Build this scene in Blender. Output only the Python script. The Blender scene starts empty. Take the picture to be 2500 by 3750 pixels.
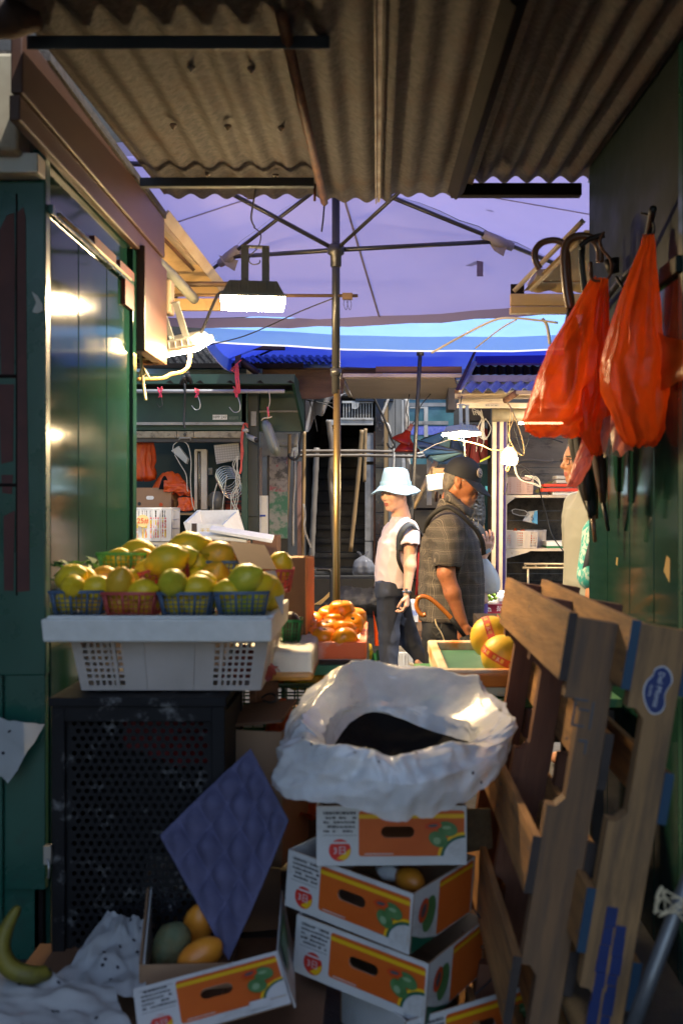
import bpy, bmesh, math, random
import numpy as np
from mathutils import Vector, Matrix, Euler, noise
from mathutils.geometry import tessellate_polygon
R = math.radians
random.seed(11)
sc = bpy.context.scene
COL = sc.collection

# ------------------------------------------------------------------ camera, world, sun, exposure
CAMZ, FPX, VX, VY = 1.37, 3646.0, 1379.0, 1850.0        # eye height; focal length and vanishing point in photo pixels
cam = bpy.data.cameras.new('camera'); camo = bpy.data.objects.new('camera', cam); COL.objects.link(camo)
camo.location = (0, 0, CAMZ); camo.rotation_euler = (R(90), 0, 0)
cam.sensor_width = 36; cam.lens = 35; cam.clip_start = .05; cam.clip_end = 400
cam.shift_x = -(VX - 1250) / 3750; cam.shift_y = (VY - 1875) / 3750
cam.dof.use_dof = True; cam.dof.focus_distance = 7.8; cam.dof.aperture_fstop = 3.4
sc.camera = camo
SUN_DIR = Vector((.34, -.22, .90)).normalized()           # towards the sun
w = bpy.data.worlds.new('World'); sc.world = w; w.use_nodes = True
nt = w.node_tree; sky = nt.nodes.new('ShaderNodeTexSky'); sky.sky_type = 'NISHITA'; sky.sun_disc = False
sky.sun_elevation = math.asin(SUN_DIR.z); sky.sun_rotation = math.atan2(SUN_DIR.x, SUN_DIR.y)
nt.links.new(sky.outputs[0], nt.nodes['Background'].inputs[0]); nt.nodes['Background'].inputs[1].default_value = .15
sl = bpy.data.lights.new('sun', 'SUN'); sl.energy = 3.6; sl.angle = R(.5); sl.color = (1, .95, .87)
slo = bpy.data.objects.new('sun', sl); COL.objects.link(slo)
slo.rotation_euler = SUN_DIR.to_track_quat('Z', 'Y').to_euler(); slo.location = (3, -3, 9)
sc.view_settings.view_transform = 'Standard'; sc.view_settings.look = 'None'
sc.view_settings.gamma = 1; sc.view_settings.exposure = 1.3
sc.render.engine = 'CYCLES'
cy = sc.cycles; cy.use_denoising = True; cy.max_bounces = 8; cy.diffuse_bounces = 4; cy.transparent_max_bounces = 12
cy.sample_clamp_indirect = 6; cy.caustics_reflective = False; cy.caustics_refractive = False

def P(x, y, d):
    """the point that shows at photo pixel (x, y) when it stands d metres in front of the eye"""
    return Vector(((x - VX) * d / FPX, d, CAMZ + (VY - y) * d / FPX))

# ------------------------------------------------------------------ materials
MATS = {}
def mat(name, c1, c2=None, scale=6, rough=.6, metal=0., bump=0., bscale=None, stretch=(1, 1, 1), detail=5, lo=.35, hi=.65,
        spec=.5, grime=None, gscale=3, glo=.55, ghi=.75, trans=0., sss=0., coat=0., rvar=0., emit=None, estr=0., coord='Object', dist=0., tcol=None):
    if name in MATS: return MATS[name]
    m = bpy.data.materials.new(name); m.use_nodes = True; MATS[name] = m
    t = m.node_tree; N = t.nodes; L = t.links
    b = N['Principled BSDF']; out = N['Material Output']
    b.inputs['Roughness'].default_value = rough; b.inputs['Metallic'].default_value = metal
    b.inputs['Specular IOR Level'].default_value = spec
    if coat: b.inputs['Coat Weight'].default_value = coat; b.inputs['Coat Roughness'].default_value = .15
    if sss: b.inputs['Subsurface Weight'].default_value = sss; b.inputs['Subsurface Scale'].default_value = .01
    if emit: b.inputs['Emission Color'].default_value = (*emit, 1); b.inputs['Emission Strength'].default_value = estr
    tc = N.new('ShaderNodeTexCoord'); mp = N.new('ShaderNodeMapping'); mp.inputs['Scale'].default_value = stretch
    L.new(tc.outputs[coord], mp.inputs[0])
    def nz(s, det=detail, r=.6):
        n = N.new('ShaderNodeTexNoise'); n.inputs['Scale'].default_value = s; n.inputs['Detail'].default_value = det
        n.inputs['Roughness'].default_value = r; n.inputs['Distortion'].default_value = dist
        L.new(mp.outputs[0], n.inputs[0]); return n
    def ramp(sock, a, z):
        r = N.new('ShaderNodeMapRange'); r.inputs[1].default_value = a; r.inputs[2].default_value = z
        L.new(sock, r.inputs[0]); return r.outputs[0]
    def mix(f, A, B):
        x = N.new('ShaderNodeMix'); x.data_type = 'RGBA'
        if isinstance(f, float): x.inputs[0].default_value = f
        else: L.new(f, x.inputs[0])
        for s, v in ((x.inputs[6], A), (x.inputs[7], B)):
            if isinstance(v, tuple): s.default_value = (*v[:3], 1)
            else: L.new(v, s)
        return x.outputs[2]
    col = c1; n1 = None
    if c2 is not None:
        n1 = nz(scale); col = mix(ramp(n1.outputs[0], lo, hi), c1, c2)
    if grime is not None:
        g = nz(gscale, 8, .7); col = mix(ramp(g.outputs[0], glo, ghi), col, grime)
    if isinstance(col, tuple): b.inputs['Base Color'].default_value = (*col[:3], 1)
    else: L.new(col, b.inputs['Base Color'])
    if rvar:
        rr = nz(scale * 1.7); q = N.new('ShaderNodeMapRange'); q.inputs[3].default_value = max(.02, rough - rvar); q.inputs[4].default_value = min(1, rough + rvar)
        q.inputs[1].default_value = .3; q.inputs[2].default_value = .7
        L.new(rr.outputs[0], q.inputs[0]); L.new(q.outputs[0], b.inputs['Roughness'])
    if bump:
        bn = nz(bscale or scale * 4, 6); bp = N.new('ShaderNodeBump'); bp.inputs['Strength'].default_value = bump; bp.inputs['Distance'].default_value = .01
        L.new(bn.outputs[0], bp.inputs['Height']); L.new(bp.outputs[0], b.inputs['Normal'])
    if trans:
        tr = N.new('ShaderNodeBsdfTranslucent'); ms = N.new('ShaderNodeMixShader'); ms.inputs[0].default_value = trans
        if tcol: tr.inputs[0].default_value = (*tcol, 1)
        elif isinstance(col, tuple): tr.inputs[0].default_value = (*col[:3], 1)
        else: L.new(col, tr.inputs[0])
        L.new(b.outputs[0], ms.inputs[1]); L.new(tr.outputs[0], ms.inputs[2]); L.new(ms.outputs[0], out.inputs[0])
    return m

def clear_film(name, col, alpha, trans=.5, rough=.25, bump=.25, bscale=25):
    """thin plastic film: part see-through, part translucent, glossy"""
    m = mat(name, col, tuple(c * .8 for c in col), scale=9, rough=rough, bump=bump, bscale=bscale, trans=trans, spec=.6)
    t = m.node_tree; N = t.nodes; L = t.links; out = N['Material Output']
    src = out.inputs[0].links[0].from_socket
    tp = N.new('ShaderNodeBsdfTransparent'); tp.inputs[0].default_value = (*[min(1, c * .5 + .5) for c in col], 1)
    ms = N.new('ShaderNodeMixShader'); ms.inputs[0].default_value = alpha
    L.new(src, ms.inputs[1]); L.new(tp.outputs[0], ms.inputs[2]); L.new(ms.outputs[0], out.inputs[0])
    return m

# ------------------------------------------------------------------ mesh building
WM = {}
def catmull(pts, n=6):
    pts = [Vector(p) for p in pts]
    if len(pts) < 3: return pts
    o = []
    for i in range(len(pts) - 1):
        p0 = pts[max(i - 1, 0)]; p1 = pts[i]; p2 = pts[i + 1]; p3 = pts[min(i + 2, len(pts) - 1)]
        for k in range(n):
            t = k / n
            o.append(.5 * ((2 * p1) + (p2 - p0) * t + (2 * p0 - 5 * p1 + 4 * p2 - p3) * t * t + (3 * p1 - p0 - 3 * p2 + p3) * t ** 3))
    o.append(pts[-1]); return o

class MB:
    def __init__(s): s.v = []; s.f = []; s.m = []; s.s = []
    def add(s, vs, fs, m=0, sm=False, T=None):
        o = len(s.v)
        s.v += [tuple(T @ Vector(v)) if T else tuple(v) for v in vs]
        s.f += [tuple(i + o for i in f) for f in fs]; s.m += [m] * len(fs); s.s += [sm] * len(fs); return s
    def box(s, c, d, m=0, T=None, rot=None, top=1.):
        x, y, z = d[0] / 2, d[1] / 2, d[2] / 2; a, b = x * top, y * top
        vs = [(-x, -y, -z), (x, -y, -z), (x, y, -z), (-x, y, -z), (-a, -b, z), (a, -b, z), (a, b, z), (-a, b, z)]
        M = Matrix.Translation(c)
        if rot: M = M @ Euler(rot).to_matrix().to_4x4()
        return s.add(vs, [(3, 2, 1, 0), (4, 5, 6, 7), (0, 1, 5, 4), (1, 2, 6, 5), (2, 3, 7, 6), (3, 0, 4, 7)], m, False, T @ M if T else M)
    def slab(s, x0, y0, x1, y1, d, t, m=0):
        """upright board filling photo pixels (x0,y0)-(x1,y1) at distance d, t thick away from the eye"""
        a = P(x0, y1, d); b = P(x1, y0, d)
        return s.box(((a.x + b.x) / 2, d + t / 2, (a.z + b.z) / 2), (abs(b.x - a.x), t, abs(b.z - a.z)), m)
    def sheet(s, cs, t, m=0, T=None):
        """four corners made into a thin slab"""
        c = [Vector(q) for q in cs]; n = (c[1] - c[0]).cross(c[3] - c[0]).normalized() * t
        vs = c + [q + n for q in c]
        return s.add(vs, [(3, 2, 1, 0), (4, 5, 6, 7), (0, 1, 5, 4), (1, 2, 6, 5), (2, 3, 7, 6), (3, 0, 4, 7)], m, False, T)
    def tube(s, pts, r, seg=8, m=0, closed=False, cap=True, T=None, flat=1.):
        pts = [Vector(p) for p in pts]; n = len(pts); rr = r if isinstance(r, (list, tuple)) else [r] * n
        tg = [(pts[(i + 1) % n if closed else min(i + 1, n - 1)] - pts[(i - 1) % n if closed else max(i - 1, 0)]).normalized() for i in range(n)]
        up = Vector((0, 0, 1)) if abs(tg[0].z) < .9 else Vector((1, 0, 0))
        u = tg[0].cross(up).normalized(); vs = []; fs = []
        for i in range(n):
            u = (u - tg[i] * u.dot(tg[i])).normalized(); v = tg[i].cross(u)
            for k in range(seg):
                a = 2 * math.pi * k / seg; vs.append(pts[i] + u * (math.cos(a) * rr[i]) + v * (math.sin(a) * rr[i] * flat))
        for i in range(n if closed else n - 1):
            j = (i + 1) % n
            for k in range(seg): fs.append((i * seg + k, i * seg + (k + 1) % seg, j * seg + (k + 1) % seg, j * seg + k))
        if not closed and cap: fs.append(tuple(range(seg))[::-1]); fs.append(tuple((n - 1) * seg + k for k in range(seg)))
        return s.add(vs, fs, m, True, T)
    def cable(s, pts, r, seg=6, m=0, n=6): return s.tube(catmull(pts, n), r, seg, m)
    def pcable(s, pts, r, seg=6, m=0, n=6): return s.cable([P(*p) for p in pts], r, seg, m, n)
    def lathe(s, prof, seg=20, m=0, T=None, sm=True, cap=True):
        vs = []; fs = []; n = len(prof)
        for r, z in prof:
            for k in range(seg):
                a = 2 * math.pi * k / seg; vs.append((r * math.cos(a), r * math.sin(a), z))
        for i in range(n - 1):
            for k in range(seg): fs.append((i * seg + k, i * seg + (k + 1) % seg, (i + 1) * seg + (k + 1) % seg, (i + 1) * seg + k))
        if n == 2 and prof[0][1] == prof[1][1]: cap = False
        if cap and prof[0][0] > 1e-4: fs.append(tuple(range(seg))[::-1])
        if cap and prof[-1][0] > 1e-4: fs.append(tuple((n - 1) * seg + k for k in range(seg)))
        return s.add(vs, fs, m, sm, T)
    def grid(s, fn, nu, nv, m=0, sm=True, T=None, closeu=False):
        vs = [fn(i / nu, j / nv) for j in range(nv + 1) for i in range(nu + (0 if closeu else 1))]
        W = nu if closeu else nu + 1
        fs = [(j * W + i, j * W + (i + 1) % W, (j + 1) * W + (i + 1) % W, (j + 1) * W + i) for j in range(nv) for i in range(nu)]
        return s.add(vs, fs, m, sm, T)
    def prism(s, loops, t, m=0, T=None, me=None):
        """2-D outline (with holes) in the XZ plane, t thick along +Y; me = material of the edges"""
        L = [[Vector((p[0], 0, p[1])) for p in l] for l in loops]; flat = [v for l in L for v in l]; n = len(flat)
        tri = tessellate_polygon([[Vector((p[0], p[1], 0)) for p in l] for l in loops])
        fs = []
        for a, b, c in tri:
            cr = (flat[b] - flat[a]).cross(flat[c] - flat[a]).y
            if cr > 0: a, b = b, a
            fs.append((a, b, c))
        vs = flat + [v + Vector((0, t, 0)) for v in flat]
        if t == 0: return s.add(flat, fs, m, False, T)
        s.add(vs, fs + [(c + n, b + n, a + n) for a, b, c in fs], m, False, T)
        o = 0; ef = []
        for l in L:
            k = len(l)
            ef += [(o + i, o + i + n, o + (i + 1) % k + n, o + (i + 1) % k) for i in range(k)]
            o += k
        return s.add(vs, ef, m if me is None else me, False, T)
    def text(s, body, size, T, m=0, align='CENTER', t=0.):
        c = bpy.data.curves.new('t', 'FONT'); c.body = body; c.size = size; c.align_x = align; c.align_y = 'CENTER'; c.extrude = t; c.resolution_u = 2
        o = bpy.data.objects.new('t', c); me = o.to_mesh()
        s.add([v.co for v in me.vertices], [tuple(p.vertices) for p in me.polygons], m, False, T)
        o.to_mesh_clear(); bpy.data.objects.remove(o); bpy.data.curves.remove(c); return s
    def mesh(s, name, mats, T=None):
        me = bpy.data.meshes.new(name)
        vs = [T @ Vector(v) for v in s.v] if T else s.v
        me.from_pydata(vs, [], s.f)
        for mm in (mats if isinstance(mats, (list, tuple)) else [mats]): me.materials.append(mm)
        me.polygons.foreach_set('material_index', s.m); me.polygons.foreach_set('use_smooth', s.s); me.update()
        return me
    def build(s, name, mats, parent=None, bevel=0, local=False, sub=0):
        """a part (with parent; world coordinates unless local) or an untagged top-level mesh"""
        if parent is not None:
            T = None if local else WM[parent].inverted()
            o = bpy.data.objects.new(name, s.mesh(name, mats, T)); COL.objects.link(o); o.parent = parent
            WM[o] = WM[parent].copy()
        else:
            v = np.array(s.v); c = Vector(((v[:, 0].min() + v[:, 0].max()) / 2, (v[:, 1].min() + v[:, 1].max()) / 2, v[:, 2].min()))
            if local: c = Vector((0, 0, 0))
            T = Matrix.Translation(-c)
            o = bpy.data.objects.new(name, s.mesh(name, mats, T)); COL.objects.link(o); o.location = c
            WM[o] = Matrix.Translation(c)
        if bevel:
            b = o.modifiers.new('bevel', 'BEVEL'); b.width = bevel; b.segments = 2; b.limit_method = 'ANGLE'; b.angle_limit = R(40)
        if sub:
            b = o.modifiers.new('subdivision', 'SUBSURF'); b.levels = sub; b.render_levels = sub
        return o
    def thing(s, name, label, cat, mats, group=None, bevel=0, sub=0, kind=None, local=False):
        o = s.build(name, mats, None, bevel, local, sub); return tag(o, label, cat, group, kind)

def tag(o, label=None, cat=None, group=None, kind=None):
    if label: o['label'] = label
    if cat: o['category'] = cat
    if group: o['group'] = group
    if kind: o['kind'] = kind
    return o
def thing(name, label, cat, loc=(0, 0, 0), rot=(0, 0, 0), group=None):
    o = bpy.data.objects.new(name, None); COL.objects.link(o); o.empty_display_size = .1
    o.location = loc; o.rotation_euler = rot
    WM[o] = Matrix.Translation(loc) @ Euler(rot).to_matrix().to_4x4()
    return tag(o, label, cat, group)
def copy_of(o, loc, rot=(0, 0, 0), scale=1, label=None, group=None):
    c = o.copy(); COL.objects.link(c); c.location = loc; c.rotation_euler = rot; c.scale = (scale,) * 3 if not isinstance(scale, tuple) else scale
    for k in o.children:
        kc = k.copy(); COL.objects.link(kc); kc.parent = c
        for q in k.children:
            qc = q.copy(); COL.objects.link(qc); qc.parent = kc
    tag(c, label, None, group); return c
def nv(p, s=1., seed=0): return noise.noise(Vector(p) * s + Vector((seed * 7.3, seed * 3.1, seed * 1.7)))
def ang(i, n): return 2 * math.pi * i / n
def ellipse(cx, cz, rx, rz, n=20, rot=0):
    c, s_ = math.cos(rot), math.sin(rot)
    return [(cx + rx * math.cos(ang(i, n)) * c - rz * math.sin(ang(i, n)) * s_, cz + rx * math.cos(ang(i, n)) * s_ + rz * math.sin(ang(i, n)) * c) for i in range(n)]
def rrect(x0, z0, x1, z1, r, n=4):
    o = []
    for cx, cz, a0 in ((x1 - r, z1 - r, 0), (x0 + r, z1 - r, 90), (x0 + r, z0 + r, 180), (x1 - r, z0 + r, 270)):
        for k in range(n + 1): a = R(a0 + 90 * k / n); o.append((cx + r * math.cos(a), cz + r * math.sin(a)))
    return o
def face_cam(p, rx=90, rz=0): return Matrix.Translation(p) @ Euler((R(rx), 0, R(rz))).to_matrix().to_4x4()
# ------------------------------------------------------------------ palette
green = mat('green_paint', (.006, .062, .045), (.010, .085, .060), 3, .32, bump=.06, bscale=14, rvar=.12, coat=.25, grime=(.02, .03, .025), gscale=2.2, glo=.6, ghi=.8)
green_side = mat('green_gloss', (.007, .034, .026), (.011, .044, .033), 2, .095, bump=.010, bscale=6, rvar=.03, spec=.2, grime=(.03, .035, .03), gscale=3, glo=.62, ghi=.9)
redprimer = mat('red_primer', (.055, .013, .012), (.085, .022, .018), 7, .6, bump=.15)
whitepaint = mat('white_painted_metal', (.52, .53, .50), (.42, .42, .38), 4, .45, grime=(.10, .06, .035), gscale=5, glo=.62, ghi=.8)
fascia_m = mat('brown_fascia', (.060, .029, .020), (.090, .046, .032), 3, .42, bump=.05, stretch=(1, .3, 1), grime=(.04, .02, .015), gscale=3, glo=.6, ghi=.85)
tin = mat('old_roof_sheet', (.060, .052, .050), (.020, .0175, .017), 42, .8, bump=.6, bscale=60, grime=(.045, .022, .014), gscale=4, glo=.5, ghi=.7, lo=.38, hi=.64, detail=6)
tin_edge = mat('pale_roof_sheet', (.42, .40, .37), (.22, .17, .13), 9, .6, bump=.2)
steel_blue = mat('blue_grey_steel', (.028, .042, .052), (.05, .06, .068), 6, .5, grime=(.06, .025, .012), gscale=8, glo=.66, ghi=.78)
black_steel = mat('black_steel', (.006, .005, .005), (.014, .010, .009), 6, .85, spec=.15)
rust = mat('rusty_iron', (.17, .07, .03), (.07, .03, .018), 14, .75, bump=.3)
darkwood = mat('dark_log', (.07, .035, .02), (.03, .016, .01), 5, .8, bump=.5, stretch=(1, 1, .2))
creamwood = mat('cream_painted_board', (.56, .40, .22), (.48, .33, .18), 3, .5, grime=(.20, .12, .06), gscale=4, glo=.6, ghi=.85)
greypipe = mat('grey_pvc', (.20, .21, .20), (.15, .155, .15), 5, .45)
asphalt = mat('wet_asphalt', (.028, .028, .029), (.045, .044, .043), 3, .5, bump=.3, bscale=120, rvar=.2)
lampgrey = mat('lamp_grey_metal', (.36, .38, .37), (.28, .30, .29), 7, .45, metal=.2)
glow = mat('lamp_glow', (.9, .8, .6), emit=(1., .72, .38), estr=200)
glow_warm = mat('warm_lamp_glow', (.9, .75, .4), emit=(1., .66, .26), estr=200)
black_cable = mat('black_rubber', (.012, .012, .013), rough=.5)
yellow_cable = mat('yellowed_cable', (.52, .34, .12), (.42, .26, .09), 9, .5)
string_m = mat('pale_string', (.55, .45, .28), rough=.8)

# ------------------------------------------------------------------ ground
g = MB(); g.box((0, 10, -.1), (90, 90, .2)); g.thing('street_ground', None, None, asphalt, kind='structure')

# ------------------------------------------------------------------ left market stall
XL = -.988
st = thing('market_stall', 'dark green boarded market stall at the left edge with peeling red patches', 'market stall', (-1.7, 3.5, 0))
m = MB()                                                    # plank wall along the passage
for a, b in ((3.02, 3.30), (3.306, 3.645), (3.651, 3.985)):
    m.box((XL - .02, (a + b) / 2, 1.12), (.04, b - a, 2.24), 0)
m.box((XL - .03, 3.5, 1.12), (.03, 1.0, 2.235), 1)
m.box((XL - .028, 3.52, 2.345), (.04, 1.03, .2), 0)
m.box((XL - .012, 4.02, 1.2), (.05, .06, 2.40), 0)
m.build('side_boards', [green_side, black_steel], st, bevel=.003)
m = MB()                                                    # scraped drip rail
m.box((XL + .004, 3.5, 2.262), (.02, 1.0, .028), 0)
for y0, y1 in ((3.44, 3.72), (3.78, 4.0)): m.box((XL + .0055, (y0 + y1) / 2, 2.285), (.02, y1 - y0, .034), 1)
m.box((XL + .006, 3.93, 2.20), (.018, .14, .10), 1); m.tube([(XL + .016, 3.05, 2.262), (XL + .016, 3.95, 2.264)], .005, 6, 2)
m.build('drip_rail', [green, mat('scraped_red', (.22, .03, .03), (.10, .03, .03), 12, .6), mat('bare_metal', (.4, .33, .25), rough=.4, metal=.6)], st)
m = MB()
m.box((-1.75, 3.02, 1.17), (1.47, .04, 2.34), 0)
m.box((-1.05, 2.992, .72), (.12, .03, 1.0), 0); m.box((-1.17, 2.992, .45), (.10, .022, .9), 0)
def patch(pts, z=2.9690): m.prism([pts], .002, 1, Matrix.Translation((0, z, 0)))
def pxz(x, y, d=3.0): q = P(x, y, d); return (q.x, q.z)
patch([pxz(15, 850), pxz(40, 800), pxz(66, 790), pxz(70, 1000), pxz(66, 1390), pxz(20, 1385), pxz(12, 1100)][::-1])
patch([pxz(76, 790), pxz(100, 770), pxz(108, 810), pxz(112, 1400), pxz(120, 1900), pxz(122, 2160), pxz(76, 2165), pxz(78, 1400)][::-1])
patch([pxz(10, 1412), pxz(66, 1412), pxz(62, 1690), pxz(20, 1700)][::-1]); patch([pxz(20, 1740), pxz(62, 1740), pxz(58, 1810), pxz(24, 1805)][::-1])
patch([pxz(28, 1890), pxz(68, 1870), pxz(64, 2160), pxz(30, 2160)][::-1])
for z in (1.755, 1.43): m.box((-1.12, 2.974, z), (.10, .014, .010), 2)
m.box((-1.073, 2.974, 1.70), (.005, .014, 1.2), 2)
m.prism([[pxz(130, 1075), pxz(150, 1090), pxz(168, 1120), pxz(170, 1145), pxz(150, 1155), pxz(132, 1150), pxz(146, 1115)][::-1]], .002, 3, Matrix.Translation((0, 2.9688, 0)))
m.build('front_panel', [green, redprimer, black_steel, whitepaint], st, bevel=.003)
m = MB(); m.box((-1.06, 2.992, 1.6), (.145, .04, 1.48), 0); m.box((-1.0, 3.0, 1.75), (.022, .05, 1.5), 0); m.build('corner_post', [green], st, bevel=.006)
m = MB(); m.box((-1.75, 2.965, 2.372), (1.52, .11, .058), 0); m.lathe([(.012, 0), (.012, .008), (.004, .012)], 10, 1, Matrix.Translation((-1.125, 2.91, 2.372)) @ Matrix.Rotation(R(90), 4, 'X'))
m.build('lintel_beam', [whitepaint, steel_blue], st, bevel=.006)
m = MB(); m.box((-.978, 3.58, 2.445), (.03, 1.78, .07), 0); m.box((-.972, 3.59, 2.572), (.034, 1.8, .176), 0); m.box((-.968, 4.27, 2.215), (.05, .43, .43), 0)
m.build('fascia_board', [fascia_m], st, bevel=.005)
m = MB(); m.box((-1.6, 4.04, 1.2), (1.18, .04, 2.4), 0); m.box((-1.9, 3.7, 2.68), (1.9, 1.6, .03), 1); m.build('stall_back', [green, tin], st)
m = MB(); m.slab(-120, 190, 62, 552, 2.86, .12); m.thing('cream_post', 'short cream post above the white lintel at the left edge', 'post', [mat('cream_post', (.36, .33, .25), (.26, .22, .16), 5, .55, grime=(.1, .05, .03), gscale=6, glo=.6, ghi=.75)], bevel=.012)
m = MB(); m.tube([P(-160, 60, 2.55), P(40, 62, 2.55), P(150, 66, 2.56)], [.055, .052, .03], 12); m.thing('timber_log', 'dark log end under the roof in the top left corner', 'log', [darkwood])

# ------------------------------------------------------------------ unseen walls and panels, added to keep sky and sun off the foreground
ln = mat('unseen_shade_wall', (.07, .065, .06), (.045, .042, .04), 2, .8)
m = MB(); m.box((-2.25, .4, 1.5), (.1, 5.0, 3.0)); m.thing('unseen_shade_wall', None, None, [ln], kind='structure')
m = MB(); m.box((2.25, -.6, 4.2), (.2, 6.8, 8.4)); m.thing('unseen_shade_wall', None, None, [ln], kind='structure')  # added out of view, made tall to shade the lane floor
m = MB(); m.box((1.6, 1.84, 2.74), (1.24, 2.0, .04)); m.box((-1.61, 1.8, 2.87), (1.18, 2.0, .04)); m.thing('unseen_shade_panel', None, None, [ln], kind='structure')  # unseen panels added to stop sun slipping in beside the roof
# ------------------------------------------------------------------ roof sheets, bars
def zr(y): return 2.703 + .045 * (y - 4.35)
def roof(x0, x1, y0, y1, dz, label, period=.105, amp=.0115, ph=0, mt=tin, edge=.012):
    m = MB(); n = int((x1 - x0) / period * 10); k = 14
    def f(u, v):
        x = x0 + (x1 - x0) * u; y = y0 + (y1 - y0) * v + edge * nv((x * 5, 1, ph)) * (1 if v > .5 else 0)
        return (x, y, zr(y) + dz + amp * math.sin(2 * math.pi * x / period + ph) + .004 * nv((x * 3, y * 3, ph)))
    m.grid(f, n, k, 0)
    o = m.thing('roof_sheet', label, 'roof sheet', [mt], 'corrugated roof sheets over the passage')
    s = o.modifiers.new('thickness', 'SOLIDIFY'); s.thickness = .006; s.offset = 1; return o
YN = 1.4
RS_ = roof(-.93, -.20, YN, 4.36, .018, 'corrugated roof sheet on the left with the pale rim beside the sky gap')
roof(-.235, .06, YN, 4.37, .002, 'narrow corrugated roof sheet right of the rusty bar', .098, .011, 1.2)
roof(.02, .40, YN, 4.31, .012, 'corrugated roof sheet between the middle seam and the black beam', .098, .010, 2.2)
roof(.34, .98, YN, 4.22, .055, 'corrugated roof sheet on the right beside the green wall', .095, .015, .4)
for x, y in ((635, 462), (835, 466), (1028, 470), (700, 250), (920, 255), (760, 640), (1010, 645)):
    dd = (2.703 - .045 * 4.35 - 1.37 + .004) / ((VY - y) / FPX - .045); q = P(x, y, dd); m = MB(); m.lathe([(.013, .006), (.011, -.002), (.005, -.005), (.004, -.011), (0, -.012)], 10, 0, Matrix.Translation(q)); m.build('bolt_washer', [tin_edge], RS_)
m = MB(); m.box((.008, 2.7, zr(2.7) - .014), (.012, 3.25, .006), rot=(R(2.58), 0, 0)); m.tube([(-.005, 1.2, zr(1.2) - .02), (-.003, 4.33, zr(4.33) - .02)], .003, 6)
m.thing('seam_strip', 'thin pale seam strip down the middle of the roof', 'seam strip', [tin_edge])
def angle_bar(m, a, b, s, mi=0):
    a, b = Vector(a), Vector(b); m.tube([a, b], s, 4, mi)
m = MB(); m.box((-.525, 2.66, 2.606), (.80, .045, .020)); m.box((-.525, 2.634, 2.594), (.80, .006, .036)); m.thing('steel_bar', 'blue grey steel bar crossing the roof near the top of the picture', 'steel bar', [steel_blue], 'steel bars under the roof', bevel=.003)
m = MB(); a = P(515, 670, 3.95); b = P(1150, 670, 3.95); m.box(((a.x + b.x) / 2, 3.95, a.z), (b.x - a.x, .03, .036)); m.thing('steel_bar', 'dark steel bar just behind the wavy lower edge of the left roof sheet', 'steel bar', [steel_blue], 'steel bars under the roof', bevel=.003)
m = MB(); a = P(1030, 50, 2.46); b = P(1188, 745, 4.30)
m.tube([a, b], .016, 4); m.tube([b + Vector((.0, -.01, .0)), b + Vector((-.005, -.01, -.07)), b + Vector((-.012, -.01, -.125))], .004, 6, 1); m.tube([b + Vector((-.03, -.2, .02)), b + Vector((-.03, -.2, -.05))], .006, 6, 0)
m.thing('rusty_bar', 'rusty iron bar running under the roof left of the middle', 'iron bar', [rust, black_cable])
m = MB(); a = P(1890, -30, 2.38); b = P(1668, 702, 4.05)
m.tube([a, b], .036, 4); a = P(1650, 698, 4.2); b = P(2125, 698, 4.2); m.box(((a.x + b.x) / 2, 4.2, a.z), (b.x - a.x, .05, .052))
m.thing('black_beam', 'black steel beam turning a corner under the right roof sheet', 'beam', [black_steel], bevel=.004)

# ------------------------------------------------------------------ right stall
XR = .868
rs = thing('market_stall', 'dark green boarded market stall at the right edge behind the red bags', 'market stall', (1.6, 3.5, 0))
m = MB()
for a, b in ((2.87, 3.12), (3.126, 3.42), (3.426, 3.75), (3.756, 4.08)): m.box((XR + .02, (a + b) / 2, 1.02), (.04, b - a, 2.04), 0)
m.box((XR + .035, 3.47, 1.02), (.03, 1.2, 2.03), 1)
m.prism([[(-.03, -.02), (.0, .03), (.035, .02), (.03, -.05)][::-1]], .002, 2, Matrix.Translation((XR - .002, 2.98, 1.19)) @ Matrix.Rotation(R(-90), 4, 'Z'))
m.prism([[(-.012, -.015), (.0, .012), (.014, .01), (.01, -.02)][::-1]], .002, 2, Matrix.Translation((XR - .002, 3.6, 1.17)) @ Matrix.Rotation(R(-90), 4, 'Z'))
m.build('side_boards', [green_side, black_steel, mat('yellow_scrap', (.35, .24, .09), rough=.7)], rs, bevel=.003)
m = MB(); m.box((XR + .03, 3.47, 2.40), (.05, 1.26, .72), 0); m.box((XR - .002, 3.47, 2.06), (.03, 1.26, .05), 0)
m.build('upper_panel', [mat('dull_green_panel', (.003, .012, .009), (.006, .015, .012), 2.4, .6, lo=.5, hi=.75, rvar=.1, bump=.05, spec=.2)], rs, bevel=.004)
m = MB(); m.box((XR + .075, 2.85, 1.35), (.15, .05, 2.7), 0); m.build('corner_post', [green], rs, bevel=.006)
m = MB(); m.box((1.75, 2.87, 1.35), (1.6, .04, 2.7), 0); m.box((1.7, 4.09, 1.2), (1.5, .04, 2.4), 0); m.box((1.7, 3.5, 2.76), (1.6, 1.5, .03), 0); m.build('front_panel', [green], rs)
m = MB(); m.cable([(XR - .05, 2.95, 2.25), (XR - .02, 3.2, 2.17), (XR - .03, 3.5, 2.14), (XR - .02, 3.8, 2.12), (XR, 4.05, 2.10)], .011, 8); m.thing('black_cable', 'black cable slung along the right stall above the hanging bags', 'cable', [black_cable])

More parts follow.
